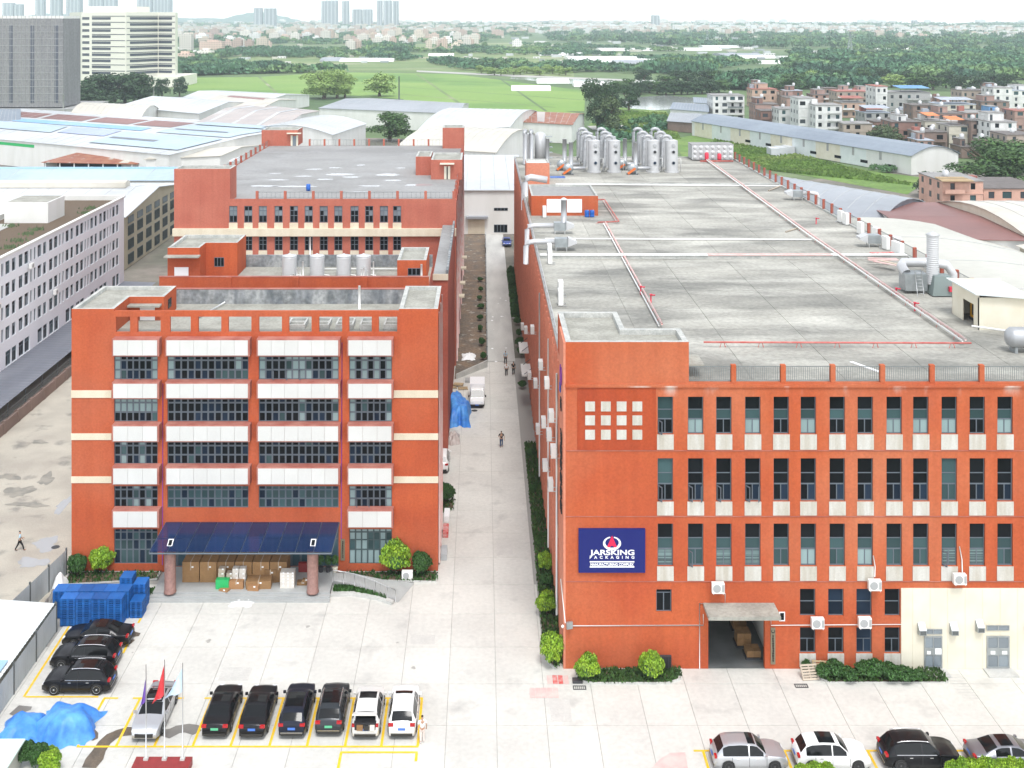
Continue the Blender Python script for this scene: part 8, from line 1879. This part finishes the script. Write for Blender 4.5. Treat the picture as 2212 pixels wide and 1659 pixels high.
box("wall", "sheet_sage", -33, -28.7, 66.8, 69.1, 0, 1.45, t); box("roof", "shed_mint", -33.2, -28.5, 66.6, 69.3, 1.45, 1.55, t)
# flagpoles
t0 = thing("flag_plinth", "dark red stone plinth carrying three flagpoles at the bottom", "plinth", -19.8, 68.6, 0)
box("base", "plinth_red", -21.55, -18.05, 67.9, 69.2, 0, .5, t0); box("inset", "line_white", -20.6, -18.9, 67.6, 67.899, .05, .35, t0)
for c, sx_ in (("left", -20.87), ("middle", -19.72), ("right", -18.6)): box("pole_foot", "kerb", sx_-.14, sx_+.14, 68.8, 69.08, .5, .62, t0)
mat("flag_purple", (.16, .07, .42), .8, c2=(.22, .11, .5), sc=3); mat("flag_red", (.72, .06, .07), .8, c2=(.62, .04, .05), sc=3); mat("flag_blue", (.50, .64, .80), .8, c2=(.60, .72, .84), sc=3)
for i, (x, h_, m, w_, drop, lab) in enumerate(((-20.87, 5.8, "flag_purple", .35, 1.4, "purple"), (-19.72, 6.1, "flag_red", .75, 1.9, "red"), (-18.6, 5.9, "flag_blue", 1.15, 1.5, "pale blue"))):
    t = thing("flagpole", "thin steel flagpole flying the %s flag" % lab, "flagpole", x, 68.94, .6, group="flagpoles")
    tube("pole", "rail", [(x, 68.94, .62), (x, 68.94, .6+h_)], [.045, .025], t, 8)
    f = thing("flag", "limp %s flag hanging from its flagpole" % lab, "flag", x, 68.94, h_); mb = MB(); nx, ny = 8, 12; vs = []
    zt = .6+h_-(.9 if i == 0 else .35)
    for j in range(ny+1):
        for k in range(nx+1):
            u, v = k/nx, j/ny; vs.append((x-.03-u*w_*(.25+.75*v)*(1-.15*math.sin(3*v)), 68.94+.10*math.sin(9*u+2*v)*(.3+.7*v), zt-v*drop-u*drop*.35*(1-v*.3)))
    mb.add(vs, [(j*(nx+1)+k, j*(nx+1)+k+1, (j+1)*(nx+1)+k+1, (j+1)*(nx+1)+k) for j in range(ny) for k in range(nx)]).obj("cloth", m, f, None, True)
# alley furniture: fence along the dirt verge, ramp wall, hoods, boxes
t = thing("verge_fence", "low white panel fence between the dirt verge and the alley", "fence", .65, 180, 0)
for k in range(20): box("panel", "hoarding", .62, .68, 150+k*4.1, 154.0+k*4.1, .1, .9 if k < 16 else 1.9, t); box("post", "rail_dark", .6, .7, 149.9+k*4.1, 150.0+k*4.1, 0, 1.0 if k < 16 else 2.0, t)
t = thing("ramp_wall", "low concrete ramp wall at the near end of the dirt verge", "wall", -1, 147, 0)
MB().add([(-3.4, 143.0, 0), (.7, 148.0, 0), (.7, 148.35, 0), (-3.4, 143.35, 0), (-3.4, 143.0, .6), (.7, 148.0, .9), (.7, 148.35, .9), (-3.4, 143.35, .6)], [(0, 1, 5, 4), (1, 2, 6, 5), (2, 3, 7, 6), (3, 0, 4, 7), (4, 5, 6, 7)]).obj("coping", "kerb", t)
box("kerb_block", "house_grey", -2.2, -.6, 141.6, 142.8, 0, .3, t)
for i, (y, z) in enumerate(((141, 4.6), (133, 4.3))): 
    t = thing("door_hood", "pale flat hood over a side door of the right factory, %s" % ("farther" if i == 0 else "nearer"), "door hood", BX0-.7, y, z); box("slab", "white_wall", BX0-1.3, BX0-.15, y-2.2, y+2.2, z, z+.15, t); 
    for a in (-1.8, 1.8): tube("stay", "rail_dark", [(BX0-1.2, y+a, z), (BX0-.15, y+a, z+.8)], .04, t, 5)
for i, (px, py, w_, m) in enumerate(((956, 1118, .5, "sign_white"), (956, 1152, .4, "line_red"), (958, 1200, .5, "hoarding"))):
    q = W(px, py); tag(box("lean_board", m, -3.55, -3.05, q.y-.9, q.y+.9, .02, .5), "%s low box against the office building's alley wall" % ("white", "red", "grey")[i], "box")
t = thing("bollard_lamp", "small white globe lamp by the kerb bed in the alley", "lamp", -2.5, 105, 0); q = W(978, 1094); MB().lathe([(.04, 0), (.04, .3)], 8).obj("stem", "rail", t, TL(q.x, q.y, 0)); MB().lathe([(.03, .3), (.16, .38), (.18, .46), (.1, .6), (.02, .63)], 12).obj("globe", "plastic_white", t, TL(q.x, q.y, 0), True)
for o in [t]: o.matrix_basis = TL(q.x, q.y, 0)
rr = random.Random(9)
for k in range(14):
    px, py = rr.uniform(1062, 1115), rr.uniform(620, 790); q = W(px, py, .012); s_ = rr.uniform(.08, .22)
    if q.x < 1: continue
    tag(MB().poly([(q.x+s_*math.cos(a)*rr.uniform(.6, 1.2), q.y+1.4*s_*math.sin(a), .014) for a in [i*.9 for i in range(7)]]).obj("litter", "sign_white"), "scrap of white litter on the far alley paving", "litter", "white litter in the alley")
t = thing("outdoor_unit", "white outdoor unit in the bed beside the large lime bush", "air conditioner", XA(880, 91.9), 91.9, .1); x = XA(880, 91.9)
box("casing", "plastic_white", x-.45, x+.45, 91.7, 92.05, .15, .8, t); MB().lathe([(.25, 0), (.25, .02)], 14).obj("fan_grille", "ac_grille", t, Matrix.Translation((x-.1, 91.698, .48)) @ Matrix.Rotation(R(90), 4, 'X'))
# ---------------------------------------------------------------- haze: one closed box of thin pale air
hz = MB().box(-9500, 9500, -60, 7800, -1.5, 420).obj("haze", "frame_white")
hm = bpy.data.materials.new("haze_air"); hm.use_nodes = True; t_ = hm.node_tree; t_.nodes.clear()
out = t_.nodes.new("ShaderNodeOutputMaterial"); pv = t_.nodes.new("ShaderNodeVolumePrincipled")
pv.inputs["Color"].default_value = (.82, .93, 1.0, 1); pv.inputs["Density"].default_value = 1.25e-4; pv.inputs["Anisotropy"].default_value = 0.0
t_.links.new(pv.outputs[0], out.inputs["Volume"]); hz.data.materials.clear(); hz.data.materials.append(hm); hz["kind"] = "stuff"
